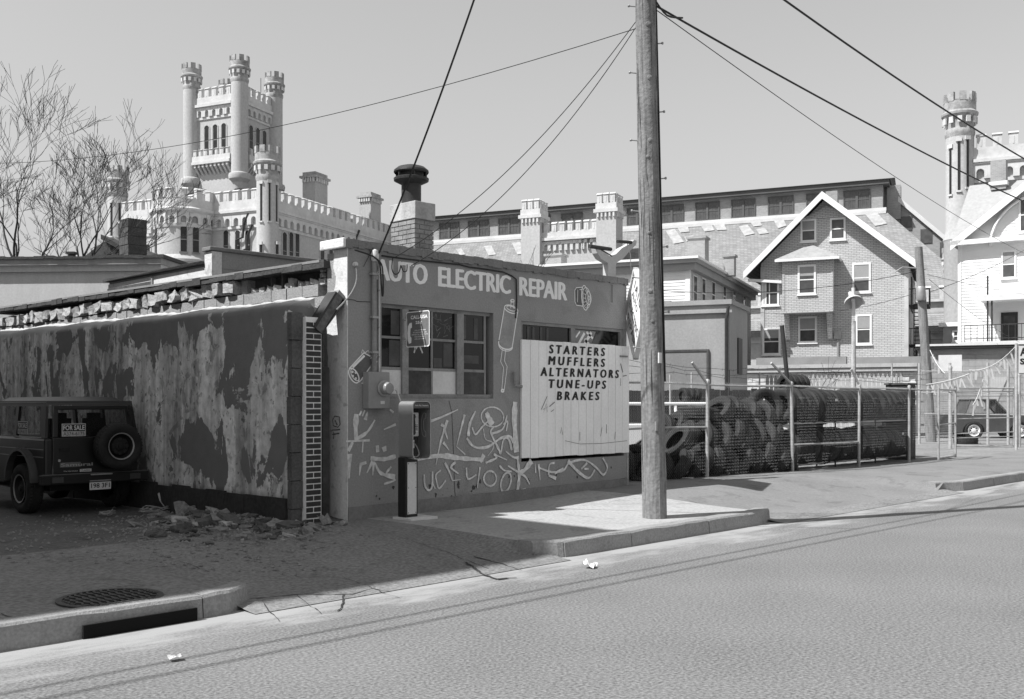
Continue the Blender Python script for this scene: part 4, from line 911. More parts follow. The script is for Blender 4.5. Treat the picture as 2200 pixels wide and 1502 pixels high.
# upper shell: roof, pillars, rails
b = MB(); b.box(-.70, .70, .0, 2.12, 1.665, 1.70); 
nx, ny = 8, 8; b = MB()
for i in range(nx + 1):
    for j in range(ny + 1):
        x = -.66 + 1.32 * i / nx; y = .08 + 1.95 * j / ny; ex = min(1, (1 - abs(x) / .66) / .14); ey = min(1, min(y - .08, 2.03 - y) / .14)
        b.v.append((x, y, 1.63 + .075 * math.sqrt(max(0, 1 - (1 - ex) ** 2)) * math.sqrt(max(0, 1 - (1 - max(0, ey)) ** 2)) + .02 * (1 - (x / .66) ** 2)))
for i in range(nx):
    for j in range(ny): a_ = i * (ny + 1) + j; b.f.append((a_, a_ + ny + 1, a_ + ny + 2, a_ + 1)); b.sm.append(True)
b.build('roof', M_jroof, jp)
b = MB(); b.box(-.70, -.66, .0, 2.1, 1.58, 1.66); b.box(.66, .70, 0, 2.1, 1.58, 1.66); b.box(-.66, .66, .0, .04, 1.60, 1.66); b.build('roof_rail', M_jroof, jp, fn=tp)
for s_ in (-1, 1):
    for y0, y1 in ((0, .17), (1.02, 1.12), (2.0, 2.1)):
        b = MB(); b.box(s_ * .70, s_ * .66, y0, y1, 1.12, 1.58); b.build('pillar', M_jeep, jp, fn=tp)
    b = MB(); b.box(s_ * .685, s_ * .675, .17, 1.02, 1.14, 1.58); b.build('side_window', M_glassT, jp, fn=tp)
    b = MB(); b.box(s_ * .685, s_ * .675, 1.12, 2.0, 1.14, 1.58); b.build('side_window', M_glassT, jp, fn=tp)
    b = MB(); b.box(s_ * .704, s_ * .70, .12, 1.02, 1.125, 1.14); b.box(s_ * .704, s_ * .70, .05, 2.3, .955, .966); b.box(s_ * .704, s_ * .70, .05, 2.3, .845, .856); b.build('trim_stripe', M_metal, jp, fn=tp)
b = MB(); b.box(-.702, -.70, 1.16, 1.3, .62, .86, fn=lambda x, y, z: (x, y - (z - .62) * .5, z)); b.build('pale_decal', M_pale, jp)
b = MB(); b.prism([(-.6, 2.1, 1.14), (.6, 2.1, 1.14), (.56, 2.02, 1.6), (-.56, 2.02, 1.6)], (0, .01, 0)); b.build('windscreen', M_glassT, jp)
# tail gate
b = MB(); b.box(-.60, .60, -.03, .0, .60, 1.13); b.box(-.60, -.52, -.03, 0, 1.13, 1.57); b.box(.52, .60, -.03, 0, 1.13, 1.57); b.box(-.60, .60, -.03, 0, 1.53, 1.585)
tgate = b.build('tail_gate', M_jeep, jp, fn=tp, bevel=.012)
b = MB(); b.box(-.52, .52, -.018, -.012, 1.13, 1.53); b.build('rear_window', M_glassT, tgate, fn=tp)
b = MB(); b.box(-.605, -.595, -.034, -.0, .6, 1.59); b.box(-.6, .6, -.034, 0, .59, .60); b.box(-.6, .6, -.034, 0, 1.585, 1.592); b.build('gate_seam', grey('worn edge', .12, .2, 4), tgate, fn=tp)
b = MB(); b.box(-.5, -.36, -.05, -.03, .93, .98); b.build('gate_handle', M_jtrim, tgate)
for z in (.72, 1.08, 1.44):
    b = MB(); b.box(.58, .66, -.05, .0, z, z + .07); b.build('hinge', M_jtrim, tgate, fn=tp)
b = MB(); b.box(-.5, -.2, -.034, -.03, .70, .77); b.build('maker_badge', grey('badge', .13), tgate)
letters('badge_letters', 'Samurai', -.49, -.02, .71, .76, -.036, grey('badge ink', .3), tgate, bold=.02)
b = MB(); b.box(-.21, -.04, -.034, -.03, .625, .665); bs = b.build('bumper_sticker', M_pale, tgate); letters('sticker_words', 'CLASSIC', -.20, -.05, .632, .658, -.0355, M_black, bs, bold=.02)
letters('sticker_words', 'The Northeast', -.45, -.24, .635, .652, -.034, M_pale, tgate)
b = MB(); b.lathe([(0, 0), (.02, 0), (.022, .01)], 10, (-.51, -.04, .80), 'y'); b.build('lock', M_chrome, tgate)
def forsale(parent, x0, x1, z0, z1, y, axis='x'):
    b = MB(); b.box(x0, x1, y, y + .004, z0, z1) if axis == 'x' else b.box(y, y + .004, -x1, -x0, z0, z1)
    s = b.build('sale_sign', grey('sale card', .45), parent); zz = z0 + (z1 - z0) * .4; e = .003
    b = MB(); m_ = .012
    b.box(x0 + m_, x1 - m_, y - .001, y, zz, z1 - m_) if axis == 'x' else b.box(y - .001, y, -x1 + m_, -x0 - m_, zz, z1 - m_)
    b.build('sale_sign_field', M_black, s)
    letters('sale_words', 'FOR SALE', x0 + .02, x1 - .02, zz + .015, z1 - m_ - .012, y - .002, M_pale, s, bold=.025, axis=axis)
    letters('sale_number', 'A374-6175', x0 + .02, x1 - .02, z0 + .012, zz - .01, y - .002, M_black, s, axis=axis)
forsale(tgate, -.47, -.12, 1.145, 1.33, -.026)
forsale(jp, -.98, -.62, 1.17, 1.36, -.69, 'y')
b = MB(); b.box(-.42, -.1, .5, .58, 1.12, 1.40); b.box(-.36, -.16, .52, .56, 1.40, 1.48); b.box(.1, .42, .5, .58, 1.12, 1.40); b.box(.16, .36, .52, .56, 1.4, 1.48); b.build('seat_backs', M_jtrim, jp)
# bumper, plate, lamps
b = MB(); b.box(-.80, .80, -.14, -.02, .46, .60); b.build('rear_bumper', M_jtrim, jp, bevel=.015)
b = MB(); b.box(-.78, .78, -.13, -.03, .60, .606); b.build('bumper_edge', grey('worn edge', .12), jp)
for x in (-.66, .5):
    b = MB(); b.box(x, x + .16, -.155, -.14, .49, .57); b.build('tail_lamp', grey('tail lamp', .06, .1, 4, .3), jp)
b = MB(); b.box(-.10, .22, -.16, -.14, .575, .595); b.build('plate_lamp', M_metal, jp)
b = MB(); b.box(-.12, .20, -.152, -.146, .36, .47); npl = b.build('number_plate', M_pale, jp); letters('plate_number', '198 3F1', -.10, .18, .385, .455, -.154, M_black, npl, bold=.02)
b = MB(); b.box(-.12, .20, -.155, -.146, .485, .5); b.build('plate_bracket', M_metal, jp)
JT = tyre_mesh(.37, .23, .19, 'wheel'); JR = rim_mesh(.195, .2, M_jtrim); rgm = MB().lathe([(.205, -.105), (.212, -.115), (.195, -.11), (.185, -.09)], 28, (0, 0, 0), 'x').mesh('rim_edge', M_metal)
for s_ in (-1, 1):
    for yc in (.72, 2.75):
        wl = link('wheel', JT, jp, (s_ * .66, yc, .372), (0, 0, 0 if s_ < 0 else PI)); link('rim', JR, wl); link('rim_edge', rgm, wl)
spw = link('spare_wheel', JT, jp, (.30, -.17, .99), (0, 0, PI / 2)); spw.scale = (.95, .95, .95); link('rim', JR, spw); link('rim_edge', rgm, spw); wheel_holes(.195, .2, spw)
b = MB(); b.box(-.05, 1.0, .3, 3.0, 0, 0)
b = MB(); b.box(-.5, .5, .3, 3.1, .34, .52); b.build('chassis', M_jtrim, jp)

# ================================================================ RUBBLE, SCRAPS
M_rk = [grey('rubble dark', .09, .3, 6, .95, .6, 40, .3, 60), grey('rubble mid', .2, .3, 6, .95, .6, 40, .3, 60), grey('rubble pale', .34, .2, 6, .95, .6, 40, .3, 60)]
rub = [[lump(1, 1, 1, m, 'rubble_chunk', 50 + s + 7 * i) for s in range(5)] for i, m in enumerate(M_rk)]
R_ = random.Random(21)
def lotz(x, y): return gz(x, y) + .02 * math.sin(x * 1.3 + y * 2.1) * math.sin(y * .9 + x) * sm01(y / .8) + .06 * sm01((x + 2.6) / 1.6) * sm01((2.8 - y) / 1.6) * sm01(y / .8)
k = 0
for i in range(250):
    px_ = R_.gauss(500, 105); py_ = R_.gauss(1122, 26)
    if not (290 < px_ < 690 and 1080 < py_ < 1175): continue
    p = onZ(px_, py_, .16)
    if p.x > -.86 and p.y > .1: continue
    s = R_.choice((.04, .06, .08, .1, .15)) * R_.uniform(.8, 1.4); mi = R_.choice((0, 0, 1, 1, 1, 2))
    o = link('rubble_chunk', R_.choice(rub[mi]), None, (p.x, p.y, lotz(p.x, p.y) + s * .18)); o.scale = (s * R_.uniform(.8, 1.5), s * R_.uniform(.7, 1.2), s * R_.uniform(.3, .6)); o.rotation_euler = (R_.uniform(-.3, .3), R_.uniform(-.3, .3), R_.uniform(0, 6))
    tag(o, ('dark', 'grey', 'pale')[mi] + ' broken chunk in the rubble heap below the peeling wall', 'rubble', 'rubble heap at the foot of the peeling wall')
b = MB()
for i in range(2600):
    px_ = R_.gauss(480, 120) if i % 3 else R_.uniform(0, 700); py_ = R_.gauss(1125, 26) if i % 3 else R_.uniform(1095, 1215)
    if i % 3 and py_ < 1070: continue
    p = onZ(px_, py_, .16)
    if p.x > -.8 and p.y > .1: continue
    if p.x > -.1 and p.y > -.1: continue
    s = R_.choice((.008, .012, .02, .03)); z = (lotz(p.x, p.y) if p.y > 0 else walk_z(p.x, p.y)) + s * .15; q = R_.uniform(0, 3)
    cs, sn = math.cos(q) * s, math.sin(q) * s
    b.v += [(p.x + cs, p.y + sn, z), (p.x - sn, p.y + cs, z), (p.x - cs, p.y - sn, z), (p.x + sn * .7, p.y - cs * .7, z), (p.x, p.y, z + s * .8), (p.x, p.y, z - s * .3)]
    n_ = len(b.v) - 6
    for a_, c_ in ((0, 1), (1, 2), (2, 3), (3, 0)): b.f += [(n_ + a_, n_ + c_, n_ + 4)]; b.sm.append(False)
o = b.build('gravel_scatter', M_rk[1]); tag(o, 'fine grit and stone crumbs strewn over the lot edge', 'gravel', kind='stuff')
# paper and sheet scraps, cable tangle, can
def scrap(px_, py_, s, mat, label, name='paper_scrap', cat='litter', tilt=.5, up_=.0):
    p = onZ(px_, py_, .17); b = MB(); n = 4; R2 = random.Random(int(px_))
    for i in range(n + 1):
        for j in range(n + 1): b.v.append(((i / n - .5) * s, (j / n - .5) * s * .8, R2.uniform(-.05, .05) * s * 3 + tilt * s * (j / n) ** 2))
    for i in range(n):
        for j in range(n): a_ = i * (n + 1) + j; b.f.append((a_, a_ + n + 1, a_ + n + 2, a_ + 1)); b.sm.append(False)
    z = (lotz(p.x, p.y) if p.y > 0 and p.x < 0 else (walk_z(p.x, p.y) if p.y > -3.3 else .0)) + .03 + up_
    o = b.build(name, mat, None, (p.x, p.y, z), (0, 0, R2.uniform(-.8, .8))); return tag(o, label, cat)
scrap(365, 1085, .28, M_rk[2], 'upright torn card sheet at the foot of the peeling wall', tilt=.9)
scrap(400, 1100, .3, M_rk[1], 'crumpled grey sheet left of the rubble heap'); scrap(575, 1112, .22, M_rk[1], 'crumpled paper in the rubble near the brick pier'); scrap(620, 1120, .2, M_rk[2], 'pale crumpled rag lying at the foot of the brick pier')
scrap(1267, 1185, .16, M_pale, 'white crumpled paper lying in the gutter below the kerb', tilt=.2)
scrap(375, 1365, .09, M_pale, 'small flat white scrap in the gutter by the storm drain', tilt=.05)
scrap(700, 1128, .18, M_rk[1], 'crumpled bag lying in the gap beside the shop pier')
p = onZ(1090, 1082, .2); scrap(1090, 1082, .08, M_pale, 'tiny white scrap on the pavement below the scrawled wall', tilt=.1)
p = onZ(735, 1130, .17); b = MB(); b.lathe([(0, 0), (.028, 0), (.033, .006), (.033, .11), (.028, .118), (0, .118)], 14, (0, 0, 0), 'x'); o = b.build('drink_can', M_metal, None, (p.x, p.y, .205), (0, 0, .5)); tag(o, 'crushed drink can lying at the shop corner', 'can')
p = onZ(370, 1340, .0); b = MB(); b.lathe([(.025, 0), (.04, .1), (.042, .102), (.038, .1), (.023, .003), (0, .002)], 16, (0, 0, 0), 'x'); o = b.build('paper_cup', M_pale, None, (p.x, p.y, .045), (0, 0, 2.2)); tag(o, 'paper cup lying on its side at the storm drain mouth', 'cup')
for i, (px_, py_, s) in enumerate(((330, 1090, .22), (230, 1095, .12))):
    p = onZ(px_, py_, .17); b = MB(); R2 = random.Random(i); pts = [Vector((.0, 0, .02))]
    for j in range(26): q = j * .9; pts.append(Vector((s * math.cos(q) * R2.uniform(.5, 1.3), s * .6 * math.sin(q) * R2.uniform(.5, 1.3), .03 + .1 * abs(math.sin(j * 1.3)) * R2.uniform(.2, 1))))
    b.tube(smooth_path(pts, 3), .006, 5); o = b.build('cable_tangle', M_rk[2], None, (p.x, p.y, lotz(p.x, p.y))); tag(o, ('tangled pale cable heaped beside the rubble', 'single loop of pale wire near the jeep')[i], 'cable')
# manhole lid
mh = thing('manhole_cover', 'round ribbed iron manhole cover set in the shaded pavement', 'manhole cover', (-4.52, -2.96, .168))
b = MB(); b.lathe([(.40, -.01), (.40, .012), (.35, .014), (.35, .006), (0, .006)], 36); b.build('rim', M_dkmetal, mh)
b = MB()
for i in range(13):
    x = -.33 + i * .055; h = math.sqrt(max(0, .345 ** 2 - x * x)); n = 8
    pts = [(x + .012 * (-1) ** j, -h + 2 * h * j / n) for j in range(n + 1)]
    for j in range(n):
        (xa, ya), (xb, yb) = pts[j], pts[j + 1]; b.prism([(xa - .01, ya, .005), (xa + .01, ya, .005), (xb + .01, yb, .005), (xb - .01, yb, .005)], (0, 0, .012))
b.build('rib_pattern', M_dkmetal, mh)
# storm drain mouth: a flat black box, the hollow's shade put into its colour
b = MB(); b.box(-4.95, -4.05, -3.475, -3.452, -.0, .10); o = b.build('storm_drain', grey('drain hollow shade', .004, .1, 3, .95), None); tag(o, 'black storm drain opening under the kerb stone', 'storm drain')
# ================================================================ BEHIND ON THE LEFT
LB = Frame(-80, 31, -50)
wb = thing('stucco_store', 'low pale stucco building with tarred roof edge behind the lot', 'building', LB.o, LB.rot)
pz = LB.Y(150, 553).z; xr = LB.Y(345, 570).x
M_stuc = grey('pale stucco', .5, .1, .6, .9, .2, 30, .08, 40, streak=.16)
b = MB(); b.box(-6, xr, 0, 9, 0, pz - .45); b.build('wall', M_stuc, wb)
b = MB(); b.box(-6, xr + .05, -.1, 9, pz - .44, pz - .25); b.build('cornice', M_stuc, wb)
b = MB(); b.box(-6, xr + .1, -.2, 9, pz - .25, pz - .07); b.build('cornice', grey('weathered fascia', .3, .3, 1.2, .9, .2, 30, .1, 40, streak=.3), wb)
b = MB(); n = 40
for i in range(n): x0 = -6 + (xr + 6.2) * i / n; b.box(x0, x0 + (xr + 6.2) / n, -.26, 9, pz - .07 + rnd(-.02, .01), pz + rnd(-.02, .03))
b.build('roof_edge', M_tar, wb)
b = MB(); q = LB.Y(48, 520); b.cyl((q.x, 3, pz), (q.x, 3, pz + .55), .12, 10); b.box(q.x - .15, q.x + .15, 2.85, 3.15, pz + .55, pz + .62); b.build('vent_pipe', M_dkmetal, wb)
# dark gabled shed peeking at the left edge
gs = thing('dark_shed', 'small dark gabled shed roof at the far left edge', 'shed', LB.wp(1.2, 12, 0), LB.rot)
b = MB(); zt = 7.6; b.prism([(-6, 0, 0), (1.6, 0, 0), (1.6, 0, 6.1), (-2.6, 0, zt + 1.0), (-6, 0, 6.1)], (0, 6, 0)); b.build('wall', M_wood, gs)
b = MB(); b.prism([(2.2, -.3, 5.9), (-2.6, -.3, zt + 1.05), (-2.6, -.3, zt + 1.25), (2.3, -.3, 6.1)], (0, 6.5, 0)); b.build('roof', M_tar, gs)
# block chimney
p = atD(275, 560, 34); bc = thing('block_chimney', 'square dark concrete block chimney behind the low roofs', 'chimney', (p.x, p.y, 0))
bz0 = p.z - 3; M_dblk = grey('sooty chimney block', .09, .3, 3, .95, .5, 30, .3, 60)
b = MB(); b.box(.03, .63, .03, .63, bz0, atD(275, 470, 34).z); b.build('flue_core', M_dblk, bc)
me = MB().box(0, .66, 0, .66, 0, .285).mesh('block', M_dblk)
z = bz0
while z < atD(275, 468, 34).z - .2: link('block', me, bc, (rnd(-.01, .01), rnd(-.01, .01), z), None); z += .297
# bare trees
M_bark = grey('bark', .06, .25, 4, .95, .4, 30, .2, 40)
def bare_tree(name, label, base, h, seed, stems=5, spread=.75, depth=6, r0=.14, group=None, cat='tree', n0=5, lean=(0, 0)):
    R = random.Random(seed); t = thing(name, label, cat, base, 0, group); tk = MB(); cr = MB()
    def grow(p, d, L_, r, lev, first):
        n = 4 if lev < 3 else 3; pts = [p.copy()]; rs = [r]; d = d.copy()
        for i in range(n):
            d += Vector((R.uniform(-.22, .22), R.uniform(-.22, .22), R.uniform(-.1, .17))); d.normalize(); p = p + d * (L_ / n); pts.append(p.copy()); rs.append(r * (1 - .42 * (i + 1) / n))
        (tk if first else cr).tube(pts, [max(.006, q) for q in rs], 6 if lev < 2 else (4 if lev < 4 else 3), cap=False)
        if lev >= depth: return
        kids = R.choice((2, 3, 3)) if lev < depth - 1 else R.choice((2, 3, 4))
        for c in range(kids):
            i = R.choice((2, 3, n)) if c else n; i = min(i, n)
            q = R.uniform(0, 2 * PI); sp_ = R.uniform(.3, .75); dd = (d + Vector((math.cos(q) * sp_, math.sin(q) * sp_, R.uniform(-.15, .35)))).normalized()
            grow(pts[i], dd, L_ * R.uniform(.62, .85), max(.006, rs[i] * R.uniform(.55, .8)), lev + 1, False)
    for s in range(stems):
        q = 2 * PI * s / stems + R.uniform(-.4, .4); sp_ = R.uniform(.2, 1) * spread
        grow(Vector((R.uniform(-.15, .15), R.uniform(-.15, .15), 0)), Vector((math.cos(q) * sp_ + lean[0], math.sin(q) * sp_ + lean[1], 1)).normalized(), h * R.uniform(.26, .34), r0 * R.uniform(.7, 1.1), 0, True)
    tk.build('trunk', M_bark, t); c = cr.build('crown', M_bark, t); return t
bp_ = atD(85, 560, 36); bare_tree('bare_tree', 'bare many stemmed tree spreading above the roofs on the left', (bp_.x, bp_.y, 4.2), 8.2, 12, stems=8, spread=1.7, depth=6, r0=.13)
bp_ = atD(655, 560, 26); bare_tree('bare_shrub', 'bare twiggy shrub top showing behind the rear roof block', (bp_.x, bp_.y, 3.9), 1.9, 5, stems=7, spread=1.1, depth=3, r0=.02, cat='shrub')
# ================================================================ THE CASTLE-LIKE ARMORY IN THE BACKGROUND
UG = 3.6                                                     # the ground behind the yards lies higher
M_cbrick = grey('pale castle brick', .42, .08, .25, .9, .3, 8, .12, 12, streak=.06)
M_cstone = grey('castle stone trim', .54, .16, .8, .9, .4, 6, .1, 8)
M_cslit = glass('castle window glass', .015, .25)
M_crust = grey('rusticated castle stone', .33, .3, 1.0, .95, .9, 5, .3, 8)
M_csash = grey('castle sash', .2)
AR = Frame(575, 85.3, -69.6)
def A_loc(px, d): v = C0 + ray(px, 865) * d; return AR.loc(v)
def merlon_mesh(w_, dp, h, cap=.16):
    b = MB(); b.box(-w_ / 2, w_ / 2, 0, dp, 0, h); b.prism([(-w_ / 2 - .05, -.07, h), (-w_ / 2 - .05, dp + .07, h), (-w_ / 2 - .05, dp * .8, h + cap), (-w_ / 2 - .05, dp * .5, h + cap)], (w_ + .1, 0, 0)); b.box(-.05, .05, -.02, -.0, h * .1, h * .75); return b.mesh('merlon', M_cstone)
ML = merlon_mesh(.55, .45, .8); MT = merlon_mesh(.42, .35, .75); MS = merlon_mesh(.30, .2, .55, .08)
def arch_mesh(w_, h, dp, leg=.2, mat=None):
    r = (w_ - 2 * leg) / 2; pts = [(0, h), (0, 0), (leg, 0)] + [(w_ / 2 - r * math.cos(PI * i / 8), h * .45 + r * math.sin(PI * i / 8)) for i in range(9)] + [(w_ - leg, 0), (w_, 0), (w_, h)]
    return MB().prism([(x, -dp, z) for x, z in pts], (0, dp, 0)).mesh('corbel_arch', mat or M_cstone)
AM = arch_mesh(.9, .95, .28); AS = arch_mesh(.8, .85, .22)
def run(parent, me, p, d, L_, step, z, name, rot):
    n = max(1, int(round(L_ / step))); st = L_ / n
    for i in range(n):
        q = Vector(p) + Vector(d) * (st * (i + (.5 if name == 'merlon' else 0))); link(name, me, parent, (q.x, q.y, z), (0, 0, rot))
def crown(parent, cx, cy, r, z0, z1, n=8, scale=1.0, part='turret_crown'):
    """flared battlemented head of a round turret"""
    h = z1 - z0; b = MB(); b.lathe([(r, 0), (r * 1.08, h * .08), (r * 1.08, h * .16), (r, h * .2), (r, h * .4), (r * 1.12, h * .46), (r * 1.3, h * .5), (r * 1.32, h * .55), (r * 1.15, h * .6), (r * 1.15, h * .8), (r * .95, h * .8), (r * .95, h * .55), (0, h * .55)], 20, (cx, cy, z0)); c = b.build(part, M_crust, parent)
    for i in range(n):
        q = 2 * PI * i / n + .2; w_ = 2 * PI * r * 1.15 / n * .55; me_ = MB().box(-w_ / 2, w_ / 2, -r * .1, r * .1, 0, h * .2).mesh('merlon', M_crust)
        link('merlon', me_, c, (cx + r * 1.06 * math.cos(q), cy + r * 1.06 * math.sin(q), z0 + h * .8), (0, 0, q + PI / 2))
    nd = 12
    for i in range(nd):
        q = 2 * PI * i / nd; me_ = MB().box(-r * .16, r * .16, -r * .12, 0, 0, h * .14).mesh('dentil', M_cstone); link('dentil', me_, c, (cx + r * 1.12 * math.cos(q), cy + r * 1.12 * math.sin(q), z0 + h * .3), (0, 0, q + PI / 2))
    return c
def arch_window(parent, x, z0, z1, w_, y=0, face='y', sash=True):
    """round headed window set into a wall face; y is the wall plane"""
    r = w_ / 2; pts = [(-r, z0), (r, z0)] + [(r * math.cos(PI * i / 8), z1 - r + r * math.sin(PI * i / 8)) for i in range(9)]
    def T(u, d, z): return (x + u, y + d, z) if face == 'y' else (y - d, x + u, z)
    O = [(u * 1.28, z0 - .06 if z == z0 else z1 - r + (z - (z1 - r)) * 1.28 if z > z1 - r else z) for u, z in pts]
    b = MB(); k = len(pts)
    for i in range(k):
        j = (i + 1) % k
        b.poly([T(O[i][0], -.05, O[i][1]), T(O[j][0], -.05, O[j][1]), T(pts[j][0], -.05, pts[j][1]), T(pts[i][0], -.05, pts[i][1])]); b.poly([T(O[j][0], -.05, O[j][1]), T(O[i][0], -.05, O[i][1]), T(O[i][0], .02, O[i][1]), T(O[j][0], .02, O[j][1])])
    wn = b.build('window', M_cbrick, parent)
    b = MB(); b.poly([T(u, -.02, z) for u, z in pts]); b.build('pane', M_cslit, wn)
    if sash:
        b = MB(); zm = (z0 + z1) / 2
        for (a0, a1, c0, c1) in ((-r, r, zm - .04, zm + .04), (-r, -r + .07, z0, z1 - r), (r - .07, r, z0, z1 - r), (-r, r, z0, z0 + .08)): b.poly([T(a0, -.035, c0), T(a1, -.035, c0), T(a1, -.035, c1), T(a0, -.035, c1)])
        b.build('sash', M_csash, wn)
    return wn
def slit(parent, cx, cy, r, ang, z0, z1, w_=.15):
    b = MB(); b.box(-w_ / 2, w_ / 2, -.04, .1, z0, z1); s = b.build('slit_window', M_cslit, parent, (cx + r * math.cos(ang), cy + r * math.sin(ang), 0), (0, 0, ang + PI / 2)); 
    b = MB(); b.box(-w_ / 2 - .12, w_ / 2 + .12, -.09, .05, z1, z1 + .25); b.build('lintel', M_cstone, s); b = MB(); b.box(-w_ / 2 - .1, w_ / 2 + .1, -.09, .05, z0 - .12, z0); b.build('sill', M_cstone, s)
def turret(parent, cx, cy, r, z0, zc, zt, slits=()):
    b = MB(); b.lathe([(r * 1.12, z0), (r * 1.12, z0 + (zc - z0) * .55), (r * 1.2, z0 + (zc - z0) * .56), (r, z0 + (zc - z0) * .6), (r, zc)], 22, (cx, cy, 0)); t = b.build('turret', M_cbrick, parent)
    crown(parent, cx, cy, r, zc, zt); [slit(t, cx, cy, r if z > z0 + (zc - z0) * .6 else r * 1.12, a, z, z2) for a, z, z2 in slits]; return t
def wall_trim(parent, x0, x1, z_c, face='y', y=0, first=True):
    """cornice, corbel arches and merlons along a wall top; z_c is the cornice line"""
    L_ = x1 - x0
    if face == 'y':
        b = MB(); b.box(x0, x1, y - .42, y + .1, z_c, z_c + .22); b.box(x0, x1, y - .3, y + .1, z_c - .15, z_c); b.box(x0, x1, y - .2, y + .35, z_c + .22, z_c + 1.05); b.build('cornice', M_cstone, parent)
        run(parent, AM, (x0, y, 0), (1, 0, 0), L_, .9, z_c - 1.12, 'corbel_arch', 0); run(parent, ML, (x0, y - .2, 0), (1, 0, 0), L_, 1.0, z_c + 1.05, 'merlon', 0)
        b = MB(); b.box(x0, x1, y - .1, y, z_c - 1.35, z_c - 1.13); b.build('string_course', M_cstone, parent)
    else:
        b = MB(); b.box(y - .1, y + .42, x0, x1, z_c, z_c + .22); b.box(y - .1, y + .3, x0, x1, z_c - .15, z_c); b.box(y - .35, y + .2, x0, x1, z_c + .22, z_c + 1.05); b.build('cornice', M_cstone, parent)
        run(parent, AM, (y, x0, 0), (0, 1, 0), L_, .9, z_c - 1.12, 'corbel_arch', PI / 2); run(parent, ML, (y + .2, x0, 0), (0, 1, 0), L_, 1.0, z_c + 1.05, 'merlon', PI / 2)
        b = MB(); b.box(y, y + .1, x0, x1, z_c - 1.35, z_c - 1.13); b.build('string_course', M_cstone, parent)
# ---------------- left head house
cs = thing('castle_head_house', 'pale brick castle wing with tall four turreted tower and round bastion', 'castle', AR.o, AR.rot)
ZC = 17.95
b = MB(); b.box(-16.8, -.0, 0, 20.6, 0, ZC - .16); b.build('wall', M_cbrick, cs)
b = MB(); b.box(-16.6, -.4, .4, 20.4, ZC - .15, ZC + .3); b.build('roof', M_tar, cs)
wall_trim(cs, -16.4, -.8, ZC); wall_trim(cs, .8, 20.6, ZC, 'x', 0)
for px in (486, 511, 533): q = AR.Y(px, 520); arch_window(cs, q.x, 13.9, AR.Y(px, 495).z, .55)
q = AR.Y(318, 520); arch_window(cs, q.x, 13.6, 15.9, .6)
for px in (611, 625, 638): q = AR.X(px, 520); arch_window(cs, q.y, 13.2, AR.X(px, 499).z, .62, 0, 'x')
for y in (8, 9.4, 10.8, 14, 15.4, 16.8): arch_window(cs, y, 13.2, 16.0, .62, 0, 'x')
turret(cs, 0, 0, .92, 0, 20.3, 23.25, [(-PI * .487, 16.9, 20.0), (-PI * .24, 16.9, 20.1), (0., 16.9, 20.0), (-PI * .487, 10.5, 14.9), (0., 10.5, 15.0)])
turret(cs, -16.9, .2, .86, 0, 20.4, 23.2, [(-PI * .46, 16.8, 19.8), (-PI * .19, 16.8, 19.8)])
# bastion
c = A_loc(397, 87.9); bx_, by_, br = c.x, c.y, 2.45
b = MB(); b.lathe([(br, 0), (br, 13.6), (br + .3, 13.7), (br + .3, 13.9), (br, 14.3), (br, 18.2)], 40, (bx_, by_, 0)); bs_ = b.build('bastion', M_cbrick, cs)
b = MB(); b.lathe([(br + .05, 16.6), (br + .1, 16.75), (br + .1, 17.0)], 40, (bx_, by_, 0)); b.lathe([(br + .28, 17.8), (br + .48, 17.98), (br + .5, 18.15), (br + .3, 18.3), (br + .25, 19.0), (br - .1, 19.0), (br - .1, 18.2), (0, 18.2)], 40, (bx_, by_, 0)); b.build('bastion_cornice', M_cstone, cs)
for i in range(18):
    q = 2 * PI * i / 18; link('corbel_arch', AM, bs_, (bx_ + (br - .03) * math.cos(q), by_ + (br - .03) * math.sin(q), 16.85), (0, 0, q + PI / 2 + .0)); 
for i in range(13):
    q = 2 * PI * i / 13 + .1; link('merlon', ML, bs_, (bx_ + (br + .27) * math.cos(q), by_ + (br + .27) * math.sin(q), 19.0), (0, 0, q + PI / 2))
vb = math.atan2(-1.0, -.2)
for da in (0., .41, -1.25):
    a_ = -.28 * PI + da; r = .25; b = MB(); z0, z1 = 14.5, 16.7
    pts = [(-r, z0), (r, z0)] + [(r * math.cos(PI * i / 6), z1 - r + r * math.sin(PI * i / 6)) for i in range(7)]
    b.prism([(u, -.05, z) for u, z in pts], (0, .3, 0)); wq = b.build('window', M_cslit, bs_, (bx_ + br * math.cos(a_), by_ + br * math.sin(a_), 0), (0, 0, a_ + PI / 2)); b = MB(); b.box(-r, r, -.07, -.05, 15.5, 15.58); b.box(-r - .1, r + .1, -.1, .05, z0 - .12, z0); b.build('sash', M_csash, wq)
